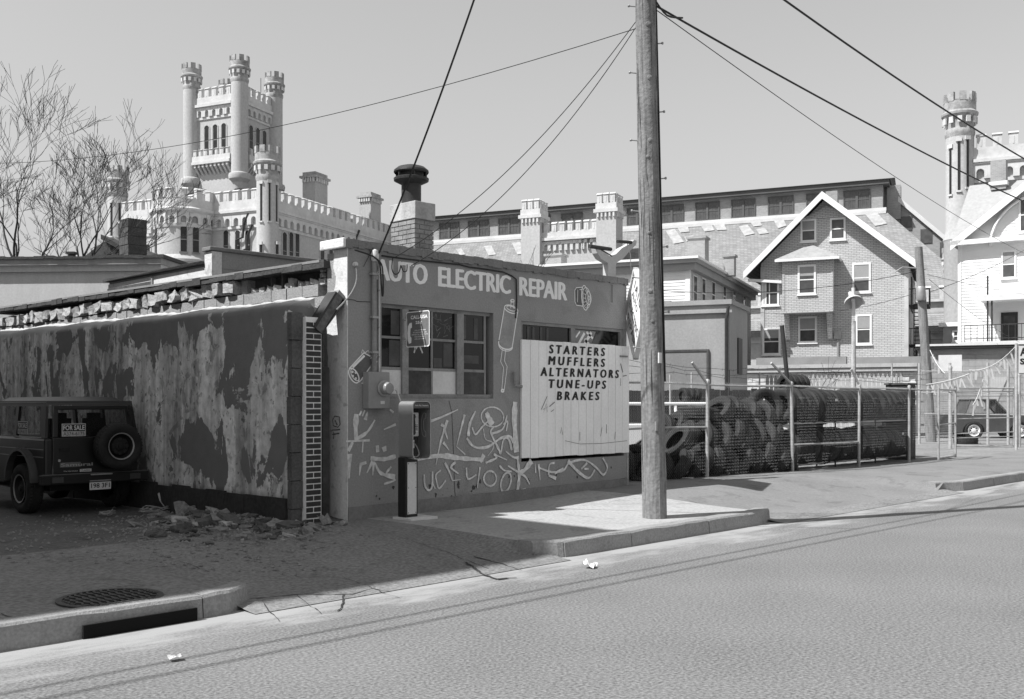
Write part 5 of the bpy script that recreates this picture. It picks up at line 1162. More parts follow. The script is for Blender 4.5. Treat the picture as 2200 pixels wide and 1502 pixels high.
# tower
TX0, TX1, TY0, TY1 = -11.65, -6.14, 4.0, 9.1
b = MB(); b.box(TX0, TX1, TY0, TY1, ZC, 29.6); tw = b.build('tower', M_cbrick, cs)
def tface(x0, x1, y, face):
    L_ = x1 - x0
    B_ = (lambda a0, a1, d0, d1, z0, z1, bb: bb.box(a0, a1, y + d0, y + d1, z0, z1)) if face == 'y' else (lambda a0, a1, d0, d1, z0, z1, bb: bb.box(y - d1, y - d0, a0, a1, z0, z1))
    bb = MB(); B_(x0, x1, -.4, .1, 28.85, 29.1, bb); B_(x0, x1, -.22, .2, 29.1, 29.75, bb); B_(x0, x1, -.1, 0, 27.75, 27.95, bb); bb.build('tower_cornice', M_cstone, tw)
    P = (x0, y, 0) if face == 'y' else (y, x0, 0); D = (1, 0, 0) if face == 'y' else (0, 1, 0); ro = 0 if face == 'y' else PI / 2
    run(tw, AS, P, D, L_, .75, 27.98, 'corbel_arch', ro); o_ = -.22 if face == 'y' else .22
    run(tw, MT, (x0, y + o_, 0) if face == 'y' else (y + o_, x0, 0), D, L_, .78, 29.75, 'merlon', ro)
    # balcony
    bb = MB(); B_(x0 - .1, x1 + .1, -.75, .0, 23.5, 23.75, bb); B_(x0 - .1, x1 + .1, -.65, -.4, 23.75, 24.25, bb); bb.build('balcony', M_cstone, tw)
    run(tw, MS, (x0 - .1, y - .65, 0) if face == 'y' else (y + .65, x0 - .1, 0), D, L_ + .2, .62, 24.25, 'merlon', ro)
    n = 9
    for i in range(n):
        bb = MB(); a0 = x0 + L_ * (i + .25) / n; a1 = x0 + L_ * (i + .7) / n
        if face == 'y': bb.prism([(a0, y, 22.6), (a0, y, 23.5), (a0, y - .65, 23.5), (a0, y - .65, 23.25)], (a1 - a0, 0, 0))
        else: bb.prism([(y, a0, 22.6), (y, a0, 23.5), (y + .65, a0, 23.5), (y + .65, a0, 23.25)], (0, a1 - a0, 0))
        bb.build('balcony_bracket', M_cstone, tw)
    for k in (-1, 0, 1): arch_window(tw, (x0 + x1) / 2 + k * .98, 24.4, 27.2, .56, y, face)
tface(TX0 + .7, TX1 - .7, TY0, 'y'); tface(TY0 + .7, TY1 - .7, TX1, 'x')
for (x, y) in ((TX0, TY0), (TX1, TY0), (TX1, TY1), (TX0, TY1)):
    b = MB(); b.lathe([(.5, 21.0), (.62, 21.6), (.95, 21.9), (1.0, 22.2), (.95, 22.4), (.76, 22.5), (.76, 30.6)], 20, (x, y, 0)); b.build('tower_turret', M_cbrick, tw)
    crown(cs, x, y, .76, 30.6, 33.0, 7)
b = MB(); b.cyl((TX1 - 1.2, TY1 - .5, 29.6), (TX1 - 1.2, TY1 - .5, 32.6), .03, 5); b.build('antenna', M_dkmetal, cs)
def big_chimney(px0, px1, py0, d, par):
    c = A_loc((px0 + px1) / 2, d); w_ = (px1 - px0) * d / F * .56; zt = 1.72 + (865 - py0) * d / F
    b = MB(); b.box(c.x - w_ / 2, c.x + w_ / 2, c.y - w_ * .7, c.y + w_ * .7, ZC, zt - .9); o = b.build('roof_chimney', M_cbrick, par)
    b = MB(); e = .22; b.box(c.x - w_ / 2 - e, c.x + w_ / 2 + e, c.y - w_ * .7 - e, c.y + w_ * .7 + e, zt - .55, zt - .35); b.box(c.x - w_ / 2, c.x + w_ / 2, c.y - w_ * .7, c.y + w_ * .7, zt - .35, zt); b.build('chimney_cap', M_crust, o)
    for i in range(7):
        bb = MB(); y = c.y - w_ * .7 + 1.4 * w_ * (i + .2) / 7; bb.box(c.x + w_ / 2 - .0, c.x + w_ / 2 + .16, y, y + .16, zt - .95, zt - .55); bb.build('dentil', M_cstone, o)
        if i < 5: bb = MB(); x = c.x - w_ / 2 + w_ * (i + .2) / 5; bb.box(x, x + .16, c.y - w_ * .7 - .16, c.y - w_ * .7, zt - .95, zt - .55); bb.build('dentil', M_cstone, o)
big_chimney(648, 706, 374, 95, cs); big_chimney(769, 821, 417, 102, cs)
for x_, z0, z1 in ((-3.1, 12, 16.6), (-2.7, 12, 15.6)):
    b = MB(); b.tube([(x_, -.25, z0), (x_, -.25, z1 - 1.0), (x_ + .7, -.25, z1 - .8), (x_ + .8, -.25, z1 + .3), (x_ + 1.3, -.25, z1 + 1.2)], .1, 6); b.build('drain_pipe', M_dkmetal, cs)
b = MB(); b.tube([(.25, 13.4, 8), (.25, 13.4, ZC - .3), (.6, 13.4, ZC + .4)], .11, 6); b.build('drain_pipe', M_dkmetal, cs)

# ---------------- drill hall: clerestory, long slate roof, brick end
M_hbrick = brickmat('hall brick', .33, .26, .36, .24, .08, .01)
def slatemat():
    m = brickmat('hall slates', .27, .21, .15, .3, .17, .014, var=.3, bump=.3); return m
M_slate = slatemat()
dh = thing('drill_hall', 'very long drill hall with brick window band and patched slate roof', 'hall', AR.o, AR.rot)
HY = 20.4; HX0, HX1 = .5, 47.6
b = MB(); b.box(HX0, HX1, HY, HY + 14, 16, 20.0); b.build('clerestory_wall', M_hbrick, dh)
b = MB(); b.box(HX0, HX1 + .5, HY - .55, HY + 14.5, 20.0, 20.35); b.build('clerestory_roof', grey('dark eaves', .1, .2, .5), dh)
b = MB(); b.prism([(HX0, HY - .7, 20.36), (HX0, HY + 7, 22.0), (HX0, HY + 14.6, 20.36)], (HX1 + .6 - HX0, 0, 0)); b.build('hall_ridge_roof', M_tar, dh)
b = MB(); b.box(HX0, HX1 + .3, HY - .5, HY - .02, 17.75, 18.02); b.box(HX0, HX1 + .3, HY - .9, HY - .5, 17.45, 17.72); b.build('flashing', grey('white flashing', .55, .15, .8), dh)
sl_ = lambda px, py: AR.loc(hit(px, py, AR.wp(0, HY - .5, 17.75), AR.y * 1 - Vector((0, 0, 1.12))))
rb = sl_(1893, 453); re = sl_(2040, 572); eave = 7.2; ye = HY - .5 - (17.75 - eave) / 1.0 * 1.12
b = MB(); yy = lambda z: HY - .5 - (17.75 - z) * 1.12
b.prism([(HX0, yy(17.75), 17.75), (HX1 + .2, yy(17.75), 17.75), (re.x, yy(re.z), re.z), (re.x + 1.5, yy(eave), eave), (HX0, yy(eave), eave)], (0, .4, -.5)); b.build('slate_roof', M_slate, dh)
for pl in (((1430, 497), (1450, 493), (1470, 521), (1448, 525)), ((1456, 491), (1478, 488), (1482, 499), (1462, 501)), ((1507, 488), (1530, 485), (1535, 496), (1514, 499)), ((1533, 485), (1556, 482), (1562, 495), (1541, 496)), ((1587, 488), (1606, 484), (1622, 503), (1600, 508)), ((1612, 478), (1632, 475), (1638, 486), (1619, 488)), ((1624, 494), (1643, 491), (1652, 502), (1632, 505)), ((1663, 476), (1684, 473), (1690, 486), (1672, 492)), ((1858, 461), (1885, 459), (1906, 482), (1880, 487)), ((1470, 510), (1490, 507), (1492, 518), (1475, 520)), ((1100, 523), (1118, 521), (1130, 546), (1112, 548)), ((1040, 530), (1056, 528), (1066, 548), (1050, 550)), ((980, 536), (992, 535), (1000, 548), (988, 549))):
    b = MB(); b.poly([Vector(sl_(*q)) + Vector((0, -.05, .05)) for q in pl]); b.build('slate_patch', grey('newer pale slate', .34, .3, 2.5), dh)
M_hw = grey('hall window frame', .1, .2, 2); M_hg = glass('hall glass', .07, .2)
for p0, p1 in ((944, 987), (1006, 1051), (1071, 1117), (1163, 1183), (1206, 1252), (1347, 1391), (1418, 1469), (1494, 1546), (1571, 1623), (1650, 1705), (1732, 1785), (1812, 1870)):
    x0 = AR.Y(p0, 460, HY).x; x1 = AR.Y(p1, 460, HY).x; xm = (x0 + x1) / 2; z0, z1 = 18.1, 19.75
    b = MB(); f = .09
    b.box(x0, x1, HY - .1, HY + .02, z0, z0 + f); b.box(x0, x1, HY - .1, HY + .02, z1 - f, z1); b.box(x0, x0 + f, HY - .1, HY + .02, z0 + f, z1 - f); b.box(x1 - f, x1, HY - .1, HY + .02, z0 + f, z1 - f); b.box(xm - .1, xm + .1, HY - .11, HY + .02, z0 + f, z1 - f)
    wn = b.build('window', M_hw, dh)
    for a0, a1 in ((x0 + f, xm - .1), (xm + .1, x1 - f)):
        b = MB(); b.box(a0, a1, HY - .04, HY - .02, z0 + f, z1 - f); b.build('pane', M_hg, wn)
        b = MB(); zm = (z0 + z1) / 2; b.box(a0, a1, HY - .07, HY - .04, zm - .04, zm + .04)
        for k in (1, 2): xx = a0 + (a1 - a0) * k / 3; b.box(xx - .02, xx + .02, HY - .06, HY - .04, z0 + f, z1 - f)
        b.build('glazing_bars', M_hw, wn)
# brick gable end right of the slates
g_ = lambda px, py: AR.Y(px, py, HY + 1.5)
b = MB(); b.prism([g_(1895, 395), g_(1935, 430), g_(2046, 524), g_(2046, 640), g_(1895, 640)], (0, 1.0, 0)); b.build('end_gable', M_hbrick, dh)
b = MB(); a = g_(1930, 423); c = g_(2046, 520); b.prism([a + Vector((0, -.3, 0)), c + Vector((0, -.3, 0)), c + Vector((0, -.3, -.45)), a + Vector((0, -.3, -.45))], (0, 1.6, 0)); b.build('gable_coping', M_pale, dh)
b = MB(); q = g_(1922, 422); b.box(q.x - .6, q.x + .5, q.y - .3, q.y + .9, q.z - 2, q.z + .9); b.build('gable_chimney', M_hbrick, dh)
for px, py in ((1947, 478), (1990, 505), (2032, 533)): q = g_(px, py); b = MB(); b.box(q.x - .45, q.x + .45, q.y - .06, q.y + .02, q.z - .7, q.z + .5); b.build('gable_window', M_hg, dh)
# transept front with two square turrets
ty = 14.0; tz0 = 6
b = MB(); b.box(19.3, 24.6, ty + .3, ty + 6, tz0, 17.0 - .4); trn = b.build('transept_wall', M_cbrick, dh)
b = MB(); b.box(19.3, 24.6, ty - .15, ty + .5, 16.15, 16.4); b.box(19.3, 24.6, ty + .05, ty + .6, 16.4, 16.9); b.build('transept_cornice', M_cstone, trn)
run(trn, MT, (19.3, ty + .05, 0), (1, 0, 0), 5.3, .72, 16.9, 'merlon', 0); run(trn, AS, (19.3, ty + .3, 0), (1, 0, 0), 5.3, .55, 15.25, 'corbel_arch', 0)
for x0, x1 in ((17.5, 19.3), (24.6, 26.4)):
    b = MB(); b.box(x0, x1, ty - .5, ty + 1.4, tz0, 18.4); o = b.build('square_turret', M_cbrick, dh)
    b = MB(); e = .2; b.box(x0 - e, x1 + e, ty - .5 - e, ty + 1.4 + e, 18.2, 18.5); b.box(x0 - .05, x1 + .05, ty - .55, ty + 1.45, 18.5, 19.0); b.build('turret_cornice', M_cstone, o); b = MB(); b.box(x0 - .1, x1 + .1, ty - .6, ty + 1.5, 13.3, 13.9); b.build('stone_band', M_cstone, o)
    for i in range(3): link('merlon', MT, o, (x0 + .3 + i * (x1 - x0 - .6) / 2, ty - .55, 19.0)); link('merlon', MT, o, (x1 + .05, ty - .2 + i * .65, 19.0), (0, 0, PI / 2))
    for i in range(5): link('dentil', MB().box(0, .16, -.16, 0, 0, .4).mesh('dentil', M_cstone), o, (x0 + .1 + i * .36, ty - .5, 17.8)); link('dentil', MB().box(0, .16, 0, .16, 0, .4).mesh('dentil', M_cstone), o, (x1, ty - .4 + i * .36, 17.8))
# ---------------- right head house and low wing
ch2 = thing('castle_head_house', 'pale brick castle wing with round corner turret at the right edge', 'castle', AR.wp(53.46, 7.52), AR.rot)
b = MB(); b.box(.0, 17, 0, 18, 0, 18.4); b.build('wall', M_cbrick, ch2); wall_trim(ch2, .85, 17, 18.35, 'y', -.02)
turret(ch2, 0, 0, .92, 4, 20.2, 23.25, [(-PI * .72, 16.2, 19.4), (-PI * .52, 16.4, 19.8), (-PI * .32, 16.6, 19.9)])
lw = thing('castle_low_wing', 'low battlemented castle wing glimpsed between brick house and white house', 'castle', AR.wp(26, 9.0), AR.rot)
b = MB(); b.box(0, 27.0, .3, 3.0, 0, 9.0); b.build('wall', M_cbrick, lw)
b = MB(); b.box(0, 27, .0, .3, 7.75, 8.1); b.box(0, 27, .05, .5, 9.0, 9.2); b.build('cornice', M_cstone, lw); run(lw, ML, (0, .1, 0), (1, 0, 0), 27, 1.15, 9.2, 'merlon', 0); run(lw, AS, (0, .3, 0), (1, 0, 0), 27, .8, 6.9, 'corbel_arch', 0)
b = MB(); b.box(0, 27, .1, .29, 6.3, 6.88); b.build('stone_band', M_cstone, lw)
q = AR.loc(C0 + ray(2047, 865) * 73); turret(lw, q.x - 26, q.y - 9.0, .62, 0, 11.1, 12.9, [(-PI * .6, 8.0, 10.4), (-PI * .3, 8, 10.4)])
q = AR.Y(1985, 730, 9.3); arch_window(lw, q.x - 26, 3.5, 6.0, 1.5, .25)
# ================================================================ HOUSES AND YARDS ON THE RIGHT
M_white = grey('white house paint', .72, .04, 1.0, .7, .05, 40, .04, 60)
M_trimw = grey('white trim', .74, .06, 1.5, .7, .05)
M_hglass = glass('house glass', .06, .12)
M_shade = grey('window blind', .3, .1, 2)
def sash_window(parent, x0, x1, z0, z1, y, face='y', frame=.11, blind=.0, trim=None, proud=.05, curtain=False):
    """double hung window on a wall facing -y (or +x); trim frame, two sashes, panes"""
    def bx(b, a0, a1, d0, d1, c0, c1): return b.box(a0, a1, y + d0, y + d1, c0, c1) if face == 'y' else b.box(y - d1, y - d0, a0, a1, c0, c1)
    b = MB(); f = frame; bx(b, x0, x1, -proud, .0, z0, z0 + f); bx(b, x0, x1, -proud, 0, z1 - f, z1); bx(b, x0, x0 + f, -proud, 0, z0 + f, z1 - f); bx(b, x1 - f, x1, -proud, 0, z0 + f, z1 - f); bx(b, x0 - .05, x1 + .05, -proud - .05, 0, z0 - .06, z0)
    wn = b.build('window', trim or M_trimw, parent); a0, a1, c0, c1 = x0 + f, x1 - f, z0 + f, z1 - f; cm = (c0 + c1) / 2
    b = MB(); bx(b, a0, a1, -.01, .0, c0, cm - .03); bx(b, a0, a1, -.02, -.012, cm + .03, c1); b.build('pane', M_hglass, wn)
    b = MB(); bx(b, a0, a1, -.035, -.0, cm - .03, cm + .03); b.build('meeting_rail', trim or M_trimw, wn)
    if blind: b = MB(); bx(b, a0 + .01, a1 - .01, -.027, -.021, c1 - (c1 - c0) * blind, c1); b.build('blind', M_shade, wn)
    if curtain: b = MB(); bx(b, a0 + .02, a0 + .16, -.027, -.021, c0, c1); bx(b, a0 + .3, a0 + .36, -.027, -.021, c0, c1); b.build('curtain', M_trimw, wn)
    return wn
# raised ground behind the yard walls
ug = MB(); HSF = Frame(1635, 60, -69.6)
b = MB(); q0 = HSF.wp(-40, -3.2); 
b.prism([HSF.wp(-45, -3.0, 0), HSF.wp(60, -3.0, 0), HSF.wp(60, 160, 0), HSF.wp(-120, 160, 0), HSF.wp(-120, 40, 0), HSF.wp(-45, 40, 0)], (0, 0, UG)); struct(b.build('upper_ground', M_grnd))

# ---- brick-faced gabled house
hs = thing('gabled_brick_house', 'gabled house faced in brick sheet with white rakes and hanging bay', 'house', HSF.o, HSF.rot)
M_hsb = brickmat('brick sheet siding', .52, .45, .2, .30, .1, .012, bump=.1, var=.14)
Y = HSF.Y
xl, xr_ = Y(1635, 700).x, Y(1951, 600).x; OV = -.85; pk = Y(1766, 412, OV); el = Y(1597, 585, OV); er = Y(1968, 560, OV)
zl = el.z + (pk.z - el.z) * (xl - el.x) / (pk.x - el.x) - .3; zr = er.z + (pk.z - er.z) * (er.x - xr_) / (er.x - pk.x) - .3
dpt = 11
b = MB(); b.prism([(xl, 0, UG - .5), (xr_, 0, UG - .5), (xr_, 0, zr), (pk.x, 0, pk.z - .35), (xl, 0, zl)], (0, dpt, 0)); b.build('wall', M_hsb, hs)
def slab(a, c, th, y0, y1): return MB().prism([(a.x, y0, a.z), (c.x, y0, c.z), (c.x, y0, c.z - th), (a.x, y0, a.z - th)], (0, y1 - y0, 0))
M_hroof = brickmat('asphalt shingles', .17, .13, .08, .3, .14, .012, var=.25)
slab(el, pk, .16, OV + .08, dpt + .4).build('roof_slope', M_hroof, hs); slab(pk, er, .16, OV + .08, dpt + .4).build('roof_slope', M_hroof, hs)
slab(el + Vector((0, 0, .03)), pk + Vector((0, 0, .03)), .42, OV - .02, OV + .075).build('rake_board', M_trimw, hs); slab(pk + Vector((0, 0, .03)), er + Vector((0, 0, .03)), .42, OV - .02, OV + .075).build('rake_board', M_trimw, hs)
b = MB(); e2 = Y(1665, 602, -.3); b.prism([(el.x + .2, -.5, el.z - .35), (Y(1681, 600).x, -.35, Y(1681, 604).z), (Y(1681, 600).x, -.35, Y(1681, 610).z), (el.x + .2, -.5, el.z - .5)], (0, .3, 0)); b.build('eave_return', M_trimw, hs)
b = MB(); a_ = Y(1744, 471); c_ = Y(1808, 469); pkz = Y(1776, 443); b.prism([(a_.x - .6, -.08, a_.z), (c_.x + .7, -.08, a_.z), (pkz.x, -.08, pkz.z)], (0, .075, 0)); b.build('gable_panel', M_hsb, hs)
for i, (x0, x1, y0, y1, bl_, cu) in enumerate(((1720, 1754, 472, 521, .5, 0), (1783, 1817, 469, 517, 0, 0), (1637, 1674, 602, 658, 0, 1), (1831, 1871, 566, 630, .6, 0), (1638, 1677, 706, 763, .35, 0), (1838, 1873, 676, 741, .45, 0))):
    sash_window(hs, Y(x0, y0).x, Y(x1, y0).x, Y(x0, y1).z, Y(x0, y0).z, 0, blind=bl_, curtain=cu)
sash_window(hs, Y(1715, 680).x, Y(1755, 680).x, Y(1735, 737).z, Y(1735, 680).z, 0, blind=.5)
# hanging bay
by = -1.0; bxl, bxr = Y(1682, 620, by).x, Y(1789, 620, by).x; bz1 = Y(1735, 556, by).z; bz0 = Y(1735, 668, by).z
b = MB(); b.box(bxl, bxr, by, 0, bz0, bz1); bay = b.build('bay', M_hsb, hs)
sash_window(bay, Y(1714, 569, by).x, Y(1753, 569, by).x, Y(1735, 633, by).z, Y(1735, 569, by).z, by, blind=.35)
b = MB(); b.box(bxl - .02, bxr + .02, by - .03, 0.02, bz0 - .1, bz0 - .001); b.box(bxl - .03, bxl + .1, by - .03, by - .001, bz0, bz1); b.box(bxr - .1, bxr + .03, by - .03, by - .001, bz0, bz1); b.build('bay_trim', M_hsb, bay)
b = MB(); o_ = .4; zc = bz1 + .95; A0 = Vector((bxl - o_, by - o_, bz1)); A1 = Vector((bxr + o_, by - o_, bz1)); A2 = Vector((bxr + o_, 0, bz1)); A3 = Vector((bxl - o_, 0, bz1)); T0 = Vector((bxl + 1.3, -.05, zc)); T1 = Vector((bxr - 1.3, -.05, zc)); T0 = Vector(((bxl + bxr) / 2, -.02, zc)); T1 = T0 + Vector((.1, 0, 0))
b.poly([A0, A1, T1, T0]); b.poly([A1, A2, T1]); b.poly([A3, A0, T0]); b.poly([A3, A2, A1, A0]); b.build('bay_roof', grey('pale shingles', .3, .15, 2, .9, .2, 12, .15, 14), bay)
b = MB(); b.box(A0.x, A1.x, by - o_ - .02, by - o_ + .05, bz1 - .14, bz1 - .003); b.box(A1.x - .07, A1.x, by - o_ + .05, -.05, bz1 - .14, bz1 - .003); b.build('bay_eave', M_trimw, bay)
for x in (bxl + .05, bxr - .35):
    b = MB(); b.prism([(x, by + .05, bz0 - .1), (x, -.0, bz0 - .1), (x, -.0, bz0 - 1.6), (x, -.25, bz0 - 1.6)], (.25, 0, 0)); b.build('bay_bracket', M_hsb, bay)
for a0, a1, zc_ in ((xl - .02, xl + .2, zl), (xr_ - .2, xr_ + .02, zr)): b = MB(); b.box(a0, a1, -.04, -.001, UG, zc_ - .2); b.build('corner_board', grey('grey corner board', .45), hs)
# side wall bits: fire escape, windows
fe = MB(); X_ = xr_
for z in (Y(1960, 655).z, Y(1960, 745).z + .1): fe.box(X_ + .02, X_ + 1.1, .8, 3.2, z, z + .08); [fe.box(X_ + 1.05, X_ + 1.1, .8 + k * .3, .83 + k * .3, z, z + 1.0) for k in range(9)]; fe.box(X_ + 1.05, X_ + 1.1, .8, 3.2, z + .95, z + 1.0); [fe.box(X_ + .1 + k * .24, X_ + .13 + k * .24, .78, .81, z, z + 1.0) for k in range(5)]; fe.box(X_ + .02, X_ + 1.1, .78, .81, z + .95, z + 1.0)
zA, zB = Y(1960, 745).z, Y(1960, 655).z
for s_ in (.25, .8): fe.box(X_ + s_, X_ + s_ + .05, .9, .95, UG, zB)
for k in range(16): z = UG + .3 + k * (zB - UG) / 16; fe.box(X_ + .25, X_ + .85, .9, .95, z, z + .05)
fe.build('fire_escape', M_black, hs)
b = MB(); b.box(X_, X_ + .06, 3.6, 6.0, Y(1960, 655).z, Y(1960, 590).z + .3); b.build('side_boarding', M_wood, hs)
b = MB(); q = Y(1800, 725); b.box(q.x - .2, q.x + .2, -.15, -.001, q.z - .1, q.z + .35); b.box(q.x - .05, q.x + .05, -.1, -.001, q.z - 1.4, q.z - .1); b.build('gas_meter', M_metal, hs)
q = atD(1784, 440, 66); b = MB(); z_ = Y(1784, 419).z; qq = HSF.loc(q); b.box(Y(1775, 430, 5).x, Y(1800, 430, 5).x, 4.7, 5.5, pk.z - 2, Y(1780, 413, 5).z); b.build('chimney', M_hbrick, hs)

# ---- white clapboard building in front of the hall
def clapboard(x0, x1, z0, z1, y, step=.16, dp=.03, face='y', tops=None):
    b = MB(); z = z0; 
    while z < z1 - .01:
        zz = min(z + step, z1)
        if face == 'y': b.poly([(x0, y - dp, z), (x1, y - dp, z), (x1, y - .004, zz), (x0, y - .004, zz)]); b.poly([(x0, y - .004, z), (x1, y - .004, z), (x1, y - dp, z), (x0, y - dp, z)])
        else: b.poly([(y + dp, x0, z), (y + dp, x1, z), (y + .004, x1, zz), (y + .004, x0, zz)]); b.poly([(y + .004, x0, z), (y + .004, x1, z), (y + dp, x1, z), (y + dp, x0, z)])
        z = zz
    return b
CB = Frame(1481, 52, -69.6); cb = thing('clapboard_block', 'white clapboard flat roofed block behind the stucco garage', 'building', CB.o, CB.rot)
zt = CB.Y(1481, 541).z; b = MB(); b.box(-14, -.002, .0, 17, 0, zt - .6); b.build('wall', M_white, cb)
clapboard(-14, -.2, 3, zt - .9, -.004, .17).build('clapboards', M_white, cb); clapboard(.2, 17, 3, zt - .8, .0, .17, face='x').build('clapboards', grey('shaded white paint', .5, .06, 1), cb)  # side boards share the white paint, darkened to stand for the side's shade
b = MB(); b.box(-.2, .04, -.05, .2, 2, zt - .6); b.build('corner_board', M_trimw, cb)
b = MB(); b.box(-14.2, .5, -.5, 17, zt - .6, zt - .42); b.box(-14, .35, -.3, 17, zt - .95, zt - .6); b.build('cornice', grey('grey cornice', .3, .1, 1), cb)
b = MB(); b.box(-14.3, .6, -.6, 17.2, zt - .42, zt - .3); b.build('roof', M_trimw, cb)
for px in (1492, 1510, 1531, 1555, 1576, 1598): q = CB.X(px, 615); sash_window(cb, q.y - .45, q.y + .45, CB.X(px, 640).z - .6, CB.X(px, 592 + (px - 1492) * .33).z, 0.03, 'x', frame=.06, proud=.04)
for px, pt, pb, w_ in ((1500, 515, 545, .5), (1568, 553, 580, .3), (1195, 541, 555, .5)):
    c = CB.loc(C0 + ray(px, 865) * (58 if px != 1195 else 60)); z1_ = 1.72 + (865 - pt) * 58 / F; b = MB(); b.box(c.x - w_, c.x + w_, c.y - w_, c.y + w_, zt - .5, z1_); b.box(c.x - w_ - .08, c.x + w_ + .08, c.y - w_ - .08, c.y + w_ + .08, z1_, z1_ + .12); b.build('roof_chimney', M_hbrick, cb)

# ---- stucco garage
SG = Frame(1567, 38, -69.6); sg_ = thing('stucco_garage', 'grey stucco garage with sagging parapet and plywood door behind the tyre yard', 'garage', SG.o, SG.rot)
zt = SG.Y(1500, 655).z; M_sgs = grey('garage stucco', .3, .1, .8, .9, .25, 20, .1, 30, streak=.06)
b = MB(); b.box(-10, 0, 0, 3.6, 0, zt); b.build('wall', M_sgs, sg_)
b = MB(); n = 30
for i in range(n): x0 = -10 + 10.1 * i / n; zz = zt + .28 - .14 * sm01((x0 + 3.4) / 1.2); b.box(x0, x0 + 10.1 / n, -.09, .3, zt - .02, zz + .02)
b.box(-.2, .1, .3, 3.7, zt - .02, zt + .16); b.build('parapet', M_sgs, sg_)
b = MB(); b.box(-10, .12, -.12, -.0, zt - .34, zt - .24); b.build('string_course', M_sgs, sg_)
q0, q1 = SG.Y(1425, 757), SG.Y(1519, 757); b = MB(); b.box(q0.x - .6, q1.x, -.06, -.001, 0, q0.z); b.build('plywood_door', grey('plywood door', .19, .15, .6, .85, .1, 20, .1, 30, streak=.12), sg_)
b = MB(); b.box(q1.x, q1.x + .08, -.09, -.001, 0, q0.z + .08); b.box(q0.x - .6, q1.x, -.09, -.001, q0.z, q0.z + .08); b.build('door_frame', M_wood, sg_)
b = MB(); b.tube([(-.02, -.1, zt - .1), (-.05, -.12, zt - .35), (-.1, -.1, zt - .6), (-.1, -.1, .3)], .06, 8); b.build('downspout', M_dkmetal, sg_)
b = MB(); b.box(.001, .05, 1.5, 2.3, zt - 2.6, zt - 1.2); b.box(.001, .05, 1.5, 2.3, zt - 4.2, zt - 3.4); b.build('side_opening', M_black, sg_)

# ---- low white brick outbuilding with picket fence
OB = Frame(1600, 50, -69.6); ob = thing('white_brick_shed', 'low whitewashed brick outbuilding in front of the gabled house', 'outbuilding', OB.o, OB.rot)
M_ww = grey('whitewashed brick', .55, .15, 2, .9, .3, 20, .15, 20, spots=.5, sscale=2)
xr2 = OB.Y(1966, 790).x; zb = OB.Y(1700, 800).z
b = MB(); b.box(-.2, xr2, 0.02, 3.4, 0, zb); b.build('wall', M_ww, ob)
me = MB().box(0, .58, -.03, .02, 0, .2).mesh('brick', M_ww)
r = 0; z = 1.4
while z < zb - .1:
    x = -.2 + (.3 if r % 2 else 0)
    while x < xr2 - .5: link('brick', me, ob, (x, rnd(-.012, .012), z)); x += .6
    z += .22; r += 1
z1 = OB.Y(1700, 784).z
b = MB(); b.box(-.3, xr2 + .1, -.2, 3.5, zb + .0, zb + (z1 - zb) * .45); b.build('roof_board', grey('weathered plank', .4, .2, 1.5, .85, .2, 20, .1, 30), ob)
b = MB(); b.box(-.3, xr2 + .1, -.26, 3.5, zb + (z1 - zb) * .52, z1); b.build('roof_board', grey('weathered plank', .4), ob)
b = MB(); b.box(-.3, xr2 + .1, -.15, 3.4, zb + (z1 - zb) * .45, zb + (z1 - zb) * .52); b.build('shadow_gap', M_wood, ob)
b = MB(); za, zb2 = OB.Y(1640, 783, 2).z, OB.Y(1640, 769, 2).z; b.box(.2, 4.6, 2, 2.6, za - .3, zb2); b.box(4.8, 8.6, 2.1, 2.7, za - .3, zb2 - .05); b.build('rolled_tarp', grey('grey tarp', .22, .2, 1.5), ob)
b = MB(); b.box(8.8, xr2 + 2, 2.6, 3.1, za - .5, OB.Y(1850, 766, 2.6).z); b.build('rear_kerb', M_pale, ob)
PF = Frame(1700, 46, -69.6); pf = thing('picket_fence', 'tall pale pointed picket fence at the back of the tyre yard', 'fence', PF.o, PF.rot)
pz_ = PF.Y(1800, 803).z; n = 0; x = PF.Y(1645, 810).x; M_pk = grey('weathered picket', .36, .2, 2, .9, .2, 20, .1, 30); M_pkd = grey('dark picket', .06, .3, 2)
xe = PF.Y(1935, 810).x; ptm = {}
for mm in (M_pk, M_pkd): ptm[mm.name] = MB().prism([(0, 0, 0), (.15, 0, 0), (.15, 0, pz_ - .18), (.075, 0, pz_), (0, 0, pz_ - .18)], (0, .03, 0)).mesh('picket', mm)
while x < xe:
    pxx = 1700 + x * 42; d_ = x < PF.Y(1668, 810).x; h_ = rnd(-.05, .03) - (.55 if x > PF.Y(1850, 800).x and rnd(0, 1) < .2 else 0)
    o = link('picket', ptm[M_pkd.name if d_ else M_pk.name], pf, (x, 0, h_)); x += .185
b = MB(); b.box(PF.Y(1645, 810).x, xe, .03, .1, pz_ - 1.4, pz_ - 1.3); b.build('rail', M_pk, pf)
df = Frame(1380, 36, -69.6); dk = thing('dark_board_fence', 'dark wooden board fence behind the parked white car', 'fence', df.o, df.rot)
zf = df.Y(1500, 836).z; xx = -1.0; dme = MB().box(0, .2, 0, .03, 0, zf).mesh('board', grey('dark fence board', .028, .3, 1.5, .9, .2, 20, .15, 30, streak=.2))
while xx < df.Y(1640, 840).x: link('board', dme, dk, (xx, rnd(-.01, .01), rnd(-.06, .02))); xx += .21
b = MB(); b.box(-1, df.Y(1640, 840).x, .03, .1, zf - .5, zf - .4); b.build('rail', M_wood, dk)

